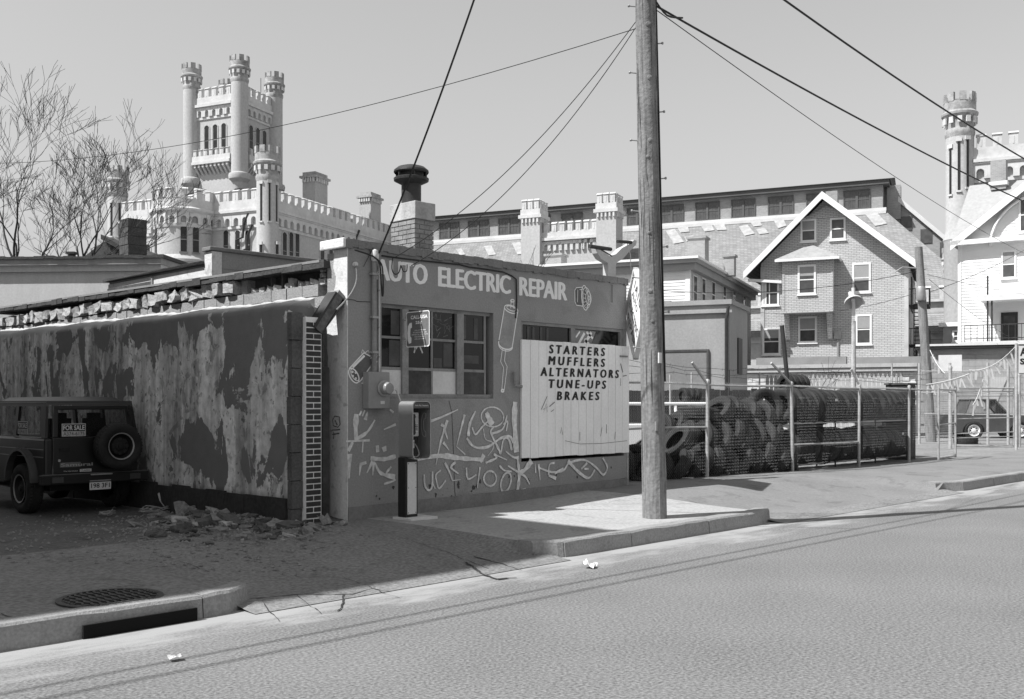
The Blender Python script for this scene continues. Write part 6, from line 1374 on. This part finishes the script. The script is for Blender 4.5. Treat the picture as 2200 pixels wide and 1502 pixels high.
# ---- block wall and white house at the right edge
BW = Frame(1972, 52, -69.6); bw = thing('block_garage', 'long grey concrete block garage wall under the white house', 'garage', BW.o, BW.rot)
zt = BW.Y(2080, 748).z; M_bw = grey('yard block', .31, .14, 1.2, .95, .3, 20, .12, 20)
b = MB(); b.box(0, 22, .02, 4, 0, zt); b.build('wall', M_bw, bw)
me = MB().box(0, .59, -.02, .02, 0, .285).mesh('block', M_bw); z = .02; r = 0; cnt = 0; xe = BW.Y(2230, 800).x
while z < zt - .2:
    x = (.3 if r % 2 else 0)
    while x < xe and cnt < 300: link('block', me, bw, (x, rnd(-.008, .008), z)); x += .6; cnt += 1
    z += .295; r += 1
b = MB(); b.box(-.1, 22, -.35, 4.2, zt, zt + .12); b.build('roof_board', M_dkmetal, bw); b = MB(); b.box(-.1, 22, -.4, 4.2, zt + .12, zt + .22); b.build('roof_edge', M_pale, bw)
b = MB(); b.prism([BW.Y(2113, 810, -.06), BW.Y(2165, 810, -.06), BW.Y(2140, 870, -.06), BW.Y(2113, 880, -.06)], (0, .03, 0)); b.build('pale_repair', grey('pale render patch', .42, .08, 2), bw)
WH = Frame(2060, 62, -80); wh = thing('white_house', 'white clapboard house with gable and upstairs porch at the right edge', 'house', WH.o, WH.rot)
Yw = WH.Y; zs = Yw(2100, 521).z
b = MB(); b.box(0, 14, .02, 10, 0, zs); b.build('wall', M_white, wh)
clapboard(.15, 14, UG, zs, .0, .19).build('clapboards', M_white, wh)
b = MB(); b.box(-.05, .15, -.06, .2, UG - .5, zs - .1); b.build('corner_board', M_trimw, wh)
ge = Yw(2042, 521, -.5); gpx = 9.6; gk = gpx / 2 + ge.x * .5; slope = (Yw(2200, 392, -.5).z - ge.z) / (Yw(2200, 392, -.5).x - ge.x); gx = 5.6; gz_ = ge.z + slope * (gx - ge.x)
b = MB(); b.prism([(ge.x + .4, .0, zs), (gx + gx - ge.x - .4, .0, zs), (gx, 0, gz_ - .35)], (0, 4, 0)); b.build('gable', M_white, wh)
# clapboards on the gable, clipped to the slope
b = MB(); z = zs + .02
while z < gz_ - .6:
    xa = ge.x + (z + .25 - ge.z) / slope + .05; xb = 2 * gx - xa; b.poly([(xa, -.035, z), (xb, -.035, z), (xb, -.006, z + .19), (xa, -.006, z + .19)]); b.poly([(xa, -.006, z), (xb, -.006, z), (xb, -.035, z), (xa, -.035, z)]); z += .19
b.build('clapboards', M_white, wh)
def sl2(x0, z0, x1, z1, th, y0, y1): return MB().prism([(x0, y0, z0), (x1, y0, z1), (x1, y0, z1 - th), (x0, y0, z0 - th)], (0, y1 - y0, 0))
sl2(ge.x, ge.z, gx, gz_, .16, -.5, 5).build('roof_slope', grey('pale roof shingles', .33, .08, 2, .9, .2, 10, .1, 12), wh); sl2(gx, gz_, 2 * gx - ge.x, ge.z, .16, -.5, 5).build('roof_slope', grey('pale roof shingles', .33), wh)
sl2(ge.x, ge.z - .0, gx, gz_, .5, -.6, -.505).build('rake_board', M_trimw, wh)
b = MB(); b.box(ge.x, 14, -.55, -.0, zs - .12, zs); b.box(ge.x, 14, -.6, -.55, zs - .14, zs + .14); b.build('soffit', M_trimw, wh)
b = MB(); rt_ = Yw(2100, 396, 5); b.prism([(ge.x - .1, .1, zs + .05), (13, .1, zs + .05), (13, 5.2, rt_.z), (ge.x + .1, 5.2, rt_.z)], (0, .1, -.15)); b.build('main_roof', grey('pale roof shingles', .33), wh)
b = MB(); c = Yw(2146, 372, 4.6); b.box(c.x - .45, c.x + .45, 4.3, 5.1, rt_.z - .6, Yw(2146, 346, 4.6).z); b.build('chimney', M_hbrick, wh); b = MB(); b.box(c.x - .55, c.x + .55, 4.2, 5.2, rt_.z - .35, rt_.z - .1); b.build('chimney_flashing', M_pale, wh)
c = Yw(2200, 470); b = MB(); n = 24   # recessed arch in the gable
R1 = 3.0; cc = Vector((c.x + 1.15, 0, Yw(2200, 520).z - .1)); pts = [(cc.x - R1 * math.cos(PI * i / n), -.05, cc.z + R1 * .98 * math.sin(PI * i / n)) for i in range(n + 1)]
for i in range(n):
    a, d = Vector(pts[i]), Vector(pts[i + 1]); ia = cc + (a - cc) * .965; id_ = cc + (d - cc) * .965; b.prism([a, d, id_ + Vector((0, -.05, 0)), ia + Vector((0, -.05, 0))], (0, -.3, 0))
b.build('gable_arch', M_white, wh)
sash_window(wh, Yw(2189, 440).x, Yw(2225, 440).x, Yw(2195, 500).z, Yw(2195, 425).z, -.04); sash_window(wh, Yw(2151, 540).x, Yw(2184, 540).x, Yw(2165, 599).z, Yw(2165, 538).z, -.04, blind=.5)
# porch: roof, posts, rail, dark door
zp = Yw(2150, 640).z; b = MB(); b.box(Yw(2113, 640).x, 13, -1.7, .0, zp - .25, zp); b.build('porch_roof', M_trimw, wh); zfz = Yw(2150, 736).z
b = MB(); b.box(Yw(2110, 640).x, 13, -1.8, -1.7, zp - .3, zp + .05); b.build('porch_gutter', M_pale, wh)
b = MB(); b.box(.4, 13, -1.7, -.05, zfz - .25, zfz); b.build('porch_floor', M_pale, wh)
for px in (2122, 2131): q = Yw(px, 700, -1.6); b = MB(); b.cyl((q.x, -1.6, zfz), (q.x, -1.6, zp + (1.2 if px == 2122 else 0)), .05, 6); b.build('porch_post', M_dkmetal, wh)
b = MB(); x0 = Yw(2072, 700, -1.65).x; b.box(x0, 12, -1.67, -1.63, zfz + .95, zfz + 1.0); b.box(x0, 12, -1.67, -1.63, zfz + .15, zfz + .2)
for i in range(30): xx = x0 + i * .34; b.box(xx, xx + .03, -1.665, -1.635, zfz, zfz + .95)
b.build('porch_rail', M_dkmetal, wh)
q0, q1 = Yw(2151, 672), Yw(2187, 672); b = MB(); b.box(q0.x, q1.x, -.08, -.04, zfz, q0.z); b.build('porch_door', grey('dark door', .03, .2, 1, .4), wh); b = MB(); b.box(q0.x + .15, q1.x - .15, -.1, -.081, zfz + 1.0, q0.z - .2); b.build('door_pane', M_hglass, wh)
# small grey lean-to left of the white house
b = MB(); q = Yw(2026, 700, -.2); lt = thing('grey_lean_to', 'small grey shingled lean-to beside the white house', 'shed', WH.wp(0, 1.0), WH.rot); q0 = Yw(2026, 702, 1).x; zz = Yw(2040, 702, 1).z
b = MB(); b.box(q0, -.1, 0, 4, UG - 1, zz); b.build('wall', grey('grey shingles', .35, .15, 2, .9, .3, 12), lt); b = MB(); b.box(q0 - .2, -.06, -.3, 4, zz, zz + .25); b.build('roof', M_trimw, lt); sash_window(lt, Yw(2046, 720, 1).x, -.15, Yw(2050, 735, 1).z, Yw(2050, 710, 1).z, 0)

# ---- second utility pole, lamp post, leaning post
p = atD(2001, 900, 40); p2 = thing('utility_pole', 'shorter leaning utility pole in front of the block garage', 'utility pole', (p.x, p.y, .15)); zt = atD(1985, 531, 40).z
poleshape(zt - .15, .2, .15, (-.5 / 7.6 * RT[0], -.5 / 7.6 * RT[1]), 8).build('shaft', M_pole, p2)
b = MB(); b.lathe([(0, 0), (.16, 0), (.18, .05), (.18, .5), (.16, .55), (0, .55)], 12, (-.3 * RT[0] - .25, -.3 * RT[1] + .02, atD(1994, 655, 40).z)); b.build('transformer', M_metal, p2)
b = MB(); c = Vector((-.45 * RT[0], -.45 * RT[1], atD(1988, 585, 40).z)); b.tube([c, c + Vector((RT[0], RT[1], 0)) * -.7 + Vector((0, 0, .05)), c + Vector((RT[0], RT[1], 0)) * -1.0 + Vector((0, 0, -.15))], .03, 6); b.build('service_arm', M_metal, p2)
p = atD(1834, 1000, 27); lp = thing('yard_lamp', 'thin yard lamp post with tilted bell reflector above the tyres', 'lamp', (p.x, p.y, .15)); zl_ = atD(1834, 690, 27).z
b = MB(); b.tube([(0, 0, 0), (-.01, 0, 2), (.0, 0, zl_ - .15)], [.075, .065, .055], 10); b.build('post', grey('peeling lamp post', .42, .35, 5, .9, .4, 30, .2, 40), lp)
zc = atD(1829, 645, 27).z; b = MB(); b.lathe([(.24, -.12), (.235, -.06), (.17, .02), (.08, .08), (.06, .12), (.07, .16), (.05, .3), (0, .32)], 24, (0, 0, 0)); b.lathe([(.24, -.12), (.20, -.06), (.12, .02), (.0, .05)], 24, (0, 0, 0)); tl_ = Vector((-FW[0], -FW[1], 0)); o = b.build('reflector', grey('lamp enamel', .45, .2, 4, .5), lp, (-.06, 0, zc - .15), None); o.rotation_euler = (Vector((0, 0, 1)).rotation_difference((Vector((FW[0], FW[1], 0)) * .95 + Vector((0, 0, 1))).normalized())).to_euler()
b = MB(); b.lathe([(0, -.06), (.05, -.05), (.055, 0), (.03, .08)], 12); ol = b.build('bulb', M_pale, lp, (-.06, 0, zc - .13)); ol.rotation_euler = o.rotation_euler
b = MB(); b.tube([(-.02, 0, zc + .18), (0, 0, zl_)], .05, 8); b.build('neck', M_pale, lp)
p = atD(1712, 1005, 22.4); lpz = atD(1680, 700, 22.4); o = thing('leaning_post', 'dark steel post leaning over the tyre rows', 'post', (p.x, p.y, .15)); b = MB(); dv = Vector((lpz.x - p.x, lpz.y - p.y, lpz.z - .15)); b.tube([(0, 0, 0), dv], .05, 8); b.build('shaft', M_dkmetal, o); b = MB(); b.tube([dv, dv * 1.006], .055, 8); b.build('cap', M_metal, o)
# thin local wires
wire('slack wire from the stucco garage across the gabled house to the second pole', atD(1395, 622, 40), atD(1990, 578, 40), .45, .012)
wire('low slack wire below the bay toward the white house', atD(1605, 668, 48), atD(1996, 620, 42), .5, .01)
wire('wire rising from the second pole to the white house corner', atD(1996, 628, 40), atD(2260, 500, 55), .25, .012)
wire('wire from the second pole down to the white house porch', atD(1992, 590, 40), atD(2260, 640, 58), .1, .009)
wire('lowest wire from the second pole down toward the porch door', atD(1996, 600, 40), atD(2190, 735, 58), .2, .009)
# saplings
p = atD(1755, 900, 40); bare_tree('sapling', 'bare pale sapling with thin upright shoots before the whitewashed shed', (p.x, p.y, .1), 4.6, 9, stems=3, spread=.35, depth=2, r0=.045, cat='tree')
p = atD(1113, 640, 30); bare_tree('sapling', 'bare thin sapling showing just above the shop roof', (p.x, p.y, 3.4), 5.2, 19, stems=2, spread=.2, depth=2, r0=.025, cat='tree')
p = atD(1030, 640, 26); bare_tree('sapling', 'wispy bare weed stems above the middle of the shop roof', (p.x, p.y, 3.4), 2.6, 29, stems=3, spread=.3, depth=2, r0=.02, cat='tree')
# ================================================================ TYRE YARD BEHIND THE CHAIN LINK FENCE
M_galv = grey('galvanised wire', .3, .15, 6, .5, .0, 40, .1, 60, metal=.2)
M_post = grey('fence post', .4, .3, 5, .7, .2, 40, .2, 60, metal=.2)
def chainlink(parent, P0, u, L_, z0, z1, pitch=.06, r=.0012, name='chain_mesh', sagf=None):
    """woven zigzag wires, one joined part"""
    b = MB(); P0 = Vector(P0); u = Vector(u).normalized(); n = int(L_ / pitch); hz = pitch / 2 * 1.05; m = int((z1 - z0) / hz); s = Vector((-u.y, u.x, 0))
    for i in range(n + 1):
        k = len(b.v)
        for j in range(m + 1):
            x = i * pitch + (pitch * .55 if j % 2 else -.05 * pitch); z = z0 + j * hz
            if j == m: z += .02
            off = .012 * math.sin(x * 2.1) * math.sin((z - z0) * 1.6)
            c = P0 + u * x + s * (off + (.0015 if (i + j) % 2 else -.0015)) + Vector((0, 0, z))
            for (a, d) in ((r, 0), (-r * .6, r), (-r * .6, -r)): b.v.append((c.x + u.x * a + s.x * d, c.y + u.y * a + s.y * d, c.z))
        for j in range(m):
            for q in range(3): q2 = (q + 1) % 3; b.f.append((k + j * 3 + q, k + j * 3 + q2, k + j * 3 + 3 + q2, k + j * 3 + 3 + q)); b.sm.append(False)
    o = b.build(name, M_galv, parent); o['kind'] = 'stuff'; return o
cf = thing('chain_link_fence', 'long chain link fence in front of the racked tyres', 'fence', (6.0, .05, .17))
chainlink(cf, (.1, 0, 0), (1, 0, 0), 13.7, .0, 1.93)
for i, (x, lean) in enumerate(((.08, 0), (2.61, .01), (5.95, -.03), (9.15, .015), (12.07, 0))):
    b = MB(); b.tube([(x, .03, -.1), (x + lean * 2, .03, 1.95)], .034, 8); po = b.build('post', M_post, cf)
    b = MB(); b.lathe([(.04, 1.93), (.045, 1.97), (.03, 2.0), (0, 2.01)], 8, (x + lean * 2, .03, 0)); b.build('post_cap', M_post, po)
for x0, z0, x1, z1, dy in ((2.63, 1.9, 2.25, 2.32, .1), (5.9, 1.95, 5.3, 2.4, .15), (9.18, 1.95, 8.95, 2.35, .1)):
    b = MB(); b.tube([(x0, .03, z0), (x1, .03 + dy, z1)], .026, 6); b.build('outrigger_arm', M_post, cf)
for z, x0, x1 in ((1.9, .1, 13.7), (1.08, .1, 2.6), (.62, 6.0, 9.2)):
    b = MB(); b.tube([(x, .04, z + .012 * math.sin(x * 1.3)) for x in [x0 + (x1 - x0) * i / 14 for i in range(15)]], .021, 6); b.build('rail', M_post, cf)
R_ = random.Random(3)
for k in range(3):   # barbed strands
    b = MB(); pts = [(x, .1 + .03 * k + R_.uniform(-.03, .03), 2.05 + k * .11 + .05 * math.sin(x * .9 + k) + R_.uniform(-.03, .03)) for x in [.2 + i * .45 for i in range(31)]]
    b.tube(pts, .004, 4)
    for p in pts[::1]: b.tube([(p[0] - .02, p[1], p[2] - .03), (p[0] + .02, p[1], p[2] + .03)], .003, 3)
    b.build('barbed_strand', M_dkmetal, cf)
# gate leaf standing open, and its post
def gate(name, label, P0, P1, h, rails, bars=0, mesh=True):
    P0, P1 = Vector(P0), Vector(P1); t = thing(name, label, 'gate', P0); d = P1 - P0; d.z = 0; L_ = d.length; u = d.normalized()
    b = MB()
    for a in (0, L_): b.tube([u * a + Vector((0, 0, .02)), u * a + Vector((0, 0, h))], .03, 8)
    for z in (.06, h - .05): b.tube([Vector((0, 0, z)), u * L_ + Vector((0, 0, z))], .026, 8)
    b.build('frame', M_post, t)
    for z in rails: b = MB(); b.tube([Vector((0, 0, z)), u * L_ + Vector((0, 0, z + .03))], .02, 6); b.build('rail', M_post, t)
    if mesh: chainlink(t, u * .03, u, L_ - .08, .08, h - .08)
    return t
gate('gate_leaf', 'chain link gate leaf standing open at the end of the tyre fence', (19.35, -.18, .17), (20.95, -.03, .17), 1.95, (.95,))
gate('far_gate', 'wide sagging chain link gate with extra rails in front of the pickup', (26.9, 2.2, .17), (29.3, 1.1, .17), 2.1, (.35, .5, 1.0, 1.75, 1.9))
for p, h, lb in (((26.75, 2.3), 2.7, 'left steel post of the wide far gate'), ((29.55, 1.0), 2.5, 'right round topped steel post of the wide far gate'), ((30.6, .95), 2.3, 'dark wooden post right of the far gate')):
    t = thing('gate_post', lb, 'post', (*p, .17)); b = MB(); b.tube([(0, 0, 0), (0, 0, h)], .06, 10); b.build('shaft', M_wood if 'wooden' in lb else M_post, t); b = MB(); b.lathe([(.065, h - .02), (.07, h + .03), (.05, h + .09), (0, h + .11)], 10); b.build('cap', M_wood if 'wooden' in lb else M_post, t)
bf = thing('back_yard_fence', 'further chain link fence with tall posts before the block garage', 'fence', atD(1975, 880, 38).xy.to_3d()); q0 = atD(1975, 880, 38); q1 = atD(2215, 880, 37); d = (q1 - q0); d.z = 0
chainlink(bf, (0, 0, 0), d, d.length, 1.2, 2.9, pitch=.09, r=.004)
for f_ in (0, .28, .62, .8, 1.0):
    v = d * f_; b = MB(); b.tube([v + Vector((0, 0, .1)), v + Vector((0, 0, 3.2))], .05, 8); b.build('post', M_post, bf)
for z in (2.9, 2.1, 1.3): b = MB(); b.tube([Vector((0, 0, z)), d + Vector((0, 0, z - .04))], .02, 6); b.build('rail', M_post, bf)
# ---- tyres
TY = [tyre_mesh(.40, .25, .22), tyre_mesh(.43, .27, .23), tyre_mesh(.36, .22, .2)]
def tyre(x, y, z, rot, label, group='used tyres', k=None):
    o = link('tyre', TY[k if k is not None else R_.choice((0, 0, 1, 2))], None, (x, y, z), rot); return tag(o, label, 'tyre', group)
rk = thing('tyre_rack', 'steel pipe rack holding two rows of tyres behind the fence', 'rack', (12.6, .75, .15))
for z in (.14, 1.10):
    for y in (-.2, .2): b = MB(); b.tube([(0, y, z), (6.6, y, z)], .022, 6); b.build('rail', M_post, rk)
for x in (.02, 2.2, 4.4, 6.58):
    for y in (-.24, .24): b = MB(); b.tube([(x, y, 0), (x, y, 1.25)], .022, 6); b.build('upright', M_dkmetal, rk)
x = 12.75; i = 0
while x < 18.9:
    k = R_.choice((0, 0, 1)); tyre(x, .75 + R_.uniform(-.05, .05), 1.61 + (.02 if k else 0) + R_.uniform(-.02, .03), (R_.uniform(0, 6), R_.uniform(.08, .3), R_.uniform(-.1, .1)), 'used black tyre standing in the upper row of the rack', 'tyres in the upper rack row', k); x += R_.uniform(.22, .28)
x = 12.75
while x < 18.7:
    k = R_.choice((0, 1, 1)); tyre(x, .72 + R_.uniform(-.05, .05), .66 + (.02 if k else 0) + R_.uniform(-.02, .03), (R_.uniform(0, 6), R_.uniform(.05, .25), R_.uniform(-.1, .1)), 'used black tyre standing in the shaded lower row of the rack', 'tyres in the lower rack row', k); x += R_.uniform(.24, .3)
# jumbled pile left of the rack: leaning, overlapping
for row, (y0, z0, x0, x1) in enumerate(((.52, .5, 7.2, 12.3), (1.05, .55, 7.0, 12.4), (.65, .98, 8.3, 12.3), (1.15, 1.15, 8.6, 12.4), (.9, 1.42, 10.2, 12.3))):
    x = x0
    while x < x1:
        tyre(x, y0 + R_.uniform(-.1, .1), z0 + R_.uniform(-.06, .08), (R_.uniform(0, 6), R_.uniform(.35, .75), R_.uniform(-.5, .5)), ('used tyre leaning at the foot of the jumbled pile', 'used tyre leaning at the foot of the jumbled pile', 'used tyre lying in the middle of the jumbled pile', 'used tyre lying in the middle of the jumbled pile', 'used tyre on the crest of the jumbled pile')[row], 'tyres in the jumbled pile'); x += R_.uniform(.38, .55)
tyre(9.6, .95, 1.48, (0, PI / 2 + .08, 0), 'tyre lying flat on top of the pile behind the second post', k=1)
tyre(12.3, .95, 1.62, (.5, .3, 1.1), 'tyre standing on the pile turned to show its open side', k=1)
# tyres on top of the parked car and on a crate behind
for i, dx in enumerate((0, .26, .52)): p = atD(1468, 856, 26); o = tyre(p.x + dx, p.y, 1.88, (0, .1 * i, -.3), ('left', 'middle', 'right')[i] + ' one of three small tyres standing on the white car roof', k=2); o.scale = (.62, .62, .62)
CRP = (atD(1703, 900, 26.5).x, atD(1703, 900, 26.5).y, .15)
cr_ = thing('tall_crate', 'tall slatted crate carrying tyres behind the rack', 'crate', CRP); b = MB(); b.box(0, 1.6, 0, .8, 0, 1.72); b.build('box', M_wood, cr_)
for z in (.1, .5, .9, 1.3): b = MB(); b.box(-.02, 1.62, -.03, -.001, z, z + .2); b.build('slat', M_wood, cr_)
for i in range(4): tyre(CRP[0] + .25 + i * .27, CRP[1] + .35, 2.18, (0, .15, -.35 + .05 * i), 'tyre standing in the group of four raised above the rack', 'tyres on the tall crate', 0).scale = (.75, .75, .75)
for row in ('upper', 'lower'):
    ts = [o for o in bpy.data.objects if o.get('group') == 'tyres in the %s rack row' % row]; ts.sort(key=lambda o: o.location.x)
    ts[0]['label'] = 'leftmost tyre in the %s row of the rack, beside the jumbled pile' % row; ts[-1]['label'] = 'rightmost tyre in the %s row of the rack, next to the dark cabinet' % row
# pale labels stuck on treads: two small cards
for (x, y, z, n_) in ((14.6, .38, 1.78, 'pale paper label stuck on an upper row tyre'), (18.3, .34, .9, 'pale paper label stuck on a lower row tyre')):
    b = MB(); b.box(-.05, .05, -.004, .0, -.03, .03); o = b.build('paper_label', M_pale, None, (x, y, z)); tag(o, n_, 'label')
# dark cabinets at the end of the row
for i, (x, y, w_, d_, h, lb) in enumerate(((18.95, .5, .55, .6, 2.05, 'tall dark narrow cabinet at the end of the tyre rack'), (19.2, 1.3, 1.0, .8, 1.72, 'dark wooden bin behind the open gate leaf'))):
    t = thing('cabinet', lb, 'cabinet', (x, y, .15)); b = MB(); b.box(0, w_, 0, d_, 0, h); b.build('body', grey('dark painted wood', .03, .3, 3, .7), t, bevel=.01); b = MB(); b.box(-.03, w_ + .03, -.03, d_ + .03, h, h + .05); b.build('lid', M_wood, t); b = MB(); b.box(.04, w_ - .04, -.015, -.001, .1, h * .55); b.build('door', M_wood, t)
# ---- cars
def car(name, label, loc, rot, mat, prof, glassz, wheels, width=1.7, R=.33, roofmat=None, rimmat=None):
    t = thing(name, label, 'car', loc, rot); zb = .3; ar = []
    L_ = prof['len']; out = [(0, zb)] + prof['pts'] + [(L_, zb)]
    low = []
    for yc in sorted(wheels, reverse=True): low += [(yc + R * 1.18 * math.cos(PI * i / 8), zb + R * 1.18 * math.sin(PI * i / 8)) for i in range(9)]
    b = MB(); b.prism([(x, -width / 2, z) for x, z in out + low], (0, width, 0)); b.build('body', mat, t, bevel=.03)
    g = prof['green']; tp_ = .12
    gm = MB(); n = len(g)
    for sgn in (-1, 1):
        gm2 = MB(); gm2.poly([(x, sgn * (width / 2 - .05 - (tp_ if z > g[0][1] + .1 else 0)), z) for x, z in g]); gm2.build('side_window', M_glassT, t)
    x0, x1 = g[1][0], g[2][0]; zt = g[1][1]
    b = MB(); b.box(x0 - .05, x1 + .05, -width / 2 + .12, width / 2 - .12, zt - .02, zt + .06); b.build('roof', roofmat or mat, t, bevel=.03)
    for (a, c, nm) in ((g[0], g[1], 'pillar'), (g[2], g[3], 'pillar')):
        for sgn in (-1, 1): b = MB(); b.tube([(a[0], sgn * (width / 2 - .05), a[1]), (c[0], sgn * (width / 2 - .17 if c[1] > a[1] else width / 2 - .05), c[1])] if c[1] > a[1] else [(a[0], sgn * (width / 2 - .17), a[1]), (c[0], sgn * (width / 2 - .05), c[1])], .035, 6); b.build(nm, mat, t)
    xm = (g[0][0] + g[3][0]) / 2
    for sgn in (-1, 1): b = MB(); b.tube([(xm, sgn * (width / 2 - .05), g[0][1]), (xm, sgn * (width / 2 - .17), zt)], .04, 6); b.build('pillar', mat, t)
    for a, c, nm in ((g[0], g[1], 'rear_window'), (g[3], g[2], 'windscreen')): b = MB(); b.poly([(a[0], -width / 2 + .08, a[1]), (a[0], width / 2 - .08, a[1]), (c[0], width / 2 - .2, c[1]), (c[0], -width / 2 + .2, c[1])]); b.build(nm, M_hglass, t)
    tm = tyre_mesh(R, .22, R * .58, 'wheel', 24); rm = rim_mesh(R * .6, .2, rimmat or M_metal)
    for yc in wheels:
        for sgn in (-1, 1): w_ = link('wheel', tm, t, (yc, sgn * (width / 2 - .1), R), (0, 0, PI / 2 if sgn < 0 else -PI / 2)); link('rim', rm, w_); wheel_holes(R * .6, .2, w_)
    for x in (0, L_): b = MB(); b.box(x - .06, x + .06, -width / 2 + .02, width / 2 - .02, .4, .55); b.build('bumper', M_metal, t, bevel=.02)
    return t
p = atD(1296, 905, 25)
car('white_car', 'white high roofed car parked behind the tyre pile', (p.x, p.y, .15), math.radians(-38), M_white, dict(len=4.6, pts=[(0, .95), (.3, 1.06), (3.2, 1.06), (4.4, .95), (4.6, .8)], green=[(.15, 1.06), (.45, 1.52), (2.4, 1.52), (3.1, 1.06)]), 0, (.9, 3.6), 1.75, .34)
p = atD(2058, 945, 45)
car('old_pickup', 'dark pickup with pale spoked wheel parked beyond the far gate', (p.x - 1.2 * RT[0], p.y - 1.2 * RT[1], .1), math.radians(-52), grey('dark pickup paint', .06, .15, 2, .35, .03, spec=.5), dict(len=4.4, pts=[(0, .9), (.1, 1.15), (1.9, 1.15), (3.1, 1.12), (4.2, 1.0), (4.4, .85)], green=[(1.2, 1.15), (1.45, 1.72), (2.5, 1.72), (3.0, 1.13)]), 0, (1.55, 3.5), 1.75, .4, rimmat=M_white)
p = atD(2075, 955, 38); o = link('tyre', TY[1], None, (p.x, p.y, .29), (0, PI / 2, 0)); tag(o, 'single tyre lying flat on the ground beyond the far gate', 'tyre', 'used tyres')
# ---- plastic strip bunting and the clipped sign
def bunting(label, A, B, n, sag=.25):
    A, B = Vector(A), Vector(B); t = thing('bunting_string', label, 'bunting', A); b = MB(); pts = []
    for i in range(13): f_ = i / 12; q = (B - A) * f_; q.z -= sag * 4 * f_ * (1 - f_); pts.append(q)
    b.tube(pts, .012, 4); b.build('cord', M_pale, t)
    for i in range(n):
        f_ = (i + R_.random()) / n; q = (B - A) * f_; q.z -= sag * 4 * f_ * (1 - f_); b = MB(); l = R_.uniform(.2, .42); w_ = .06; dx = R_.uniform(-.1, .25)
        b.poly([q, q + Vector((RT[0], RT[1], 0)) * w_, q + Vector((RT[0], RT[1], 0)) * (w_ + dx) + Vector((.03, 0, -l)), q + Vector((RT[0], RT[1], 0)) * dx + Vector((.03, 0, -l))]); b.build('strip', M_white if i % 3 else M_pale, t)
bunting('ragged white plastic bunting running down from the clipped sign', atD(2184, 742, 33), atD(2082, 795, 34), 16); bunting('ragged bunting between the second pole and the far fence', atD(1990, 826, 34), atD(2082, 803, 34), 14, .05); bunting('short strip of bunting hanging from the second pole', atD(1998, 752, 38), atD(2030, 802, 36), 7, .1); bunting('lower bunting drooping toward the far gate', atD(2112, 815, 34), atD(2090, 870, 34), 7, .1)
p = atD(2186, 960, 33); st_ = thing('yard_sign', 'white sign board lettered A and SA cut off by the picture edge', 'sign', (p.x, p.y, .15), math.atan2(RT[1], RT[0])); z0, z1 = atD(2186, 803, 33).z - .15, atD(2186, 741, 33).z - .15
b = MB(); b.tube([(-.04, 0, 0), (-.04, 0, z1 + .05)], .045, 8); b.build('post', M_post, st_)
b = MB(); b.box(.03, 1.6, -.02, .02, z0, z1); b.build('panel', M_white, st_); b = MB(); b.box(.03, 1.6, -.026, -.021, z0, z0 + .02); b.box(.03, 1.6, -.026, -.021, z1 - .02, z1); b.build('panel_edge', M_black, st_)
letters('sign_letter', 'A', .07, .29, z0 + .58, z0 + .85, -.025, M_black, st_, bold=.04); letters('sign_letter', 'SA', .07, .45, z0 + .3, z0 + .5, -.025, M_black, st_, bold=.04)
# thin upright stakes in the yard
for px, pt, d in ((1486, 800, 33), (1566, 795, 34), (1632, 800, 40), (1440, 805, 32), (1793, 808, 44), (1916, 780, 44), (1748, 805, 44)):
    p = atD(px, 900, d); o = MB().tube([(0, 0, 0), (0, 0, atD(px, pt, d).z - .1)], .035, 6).build('fence_stake', M_post if px != 1566 else M_dkmetal, None, (p.x, p.y, .1)); tag(o, 'thin steel stake standing in the back of the tyre yard', 'stake', 'stakes in the tyre yard')
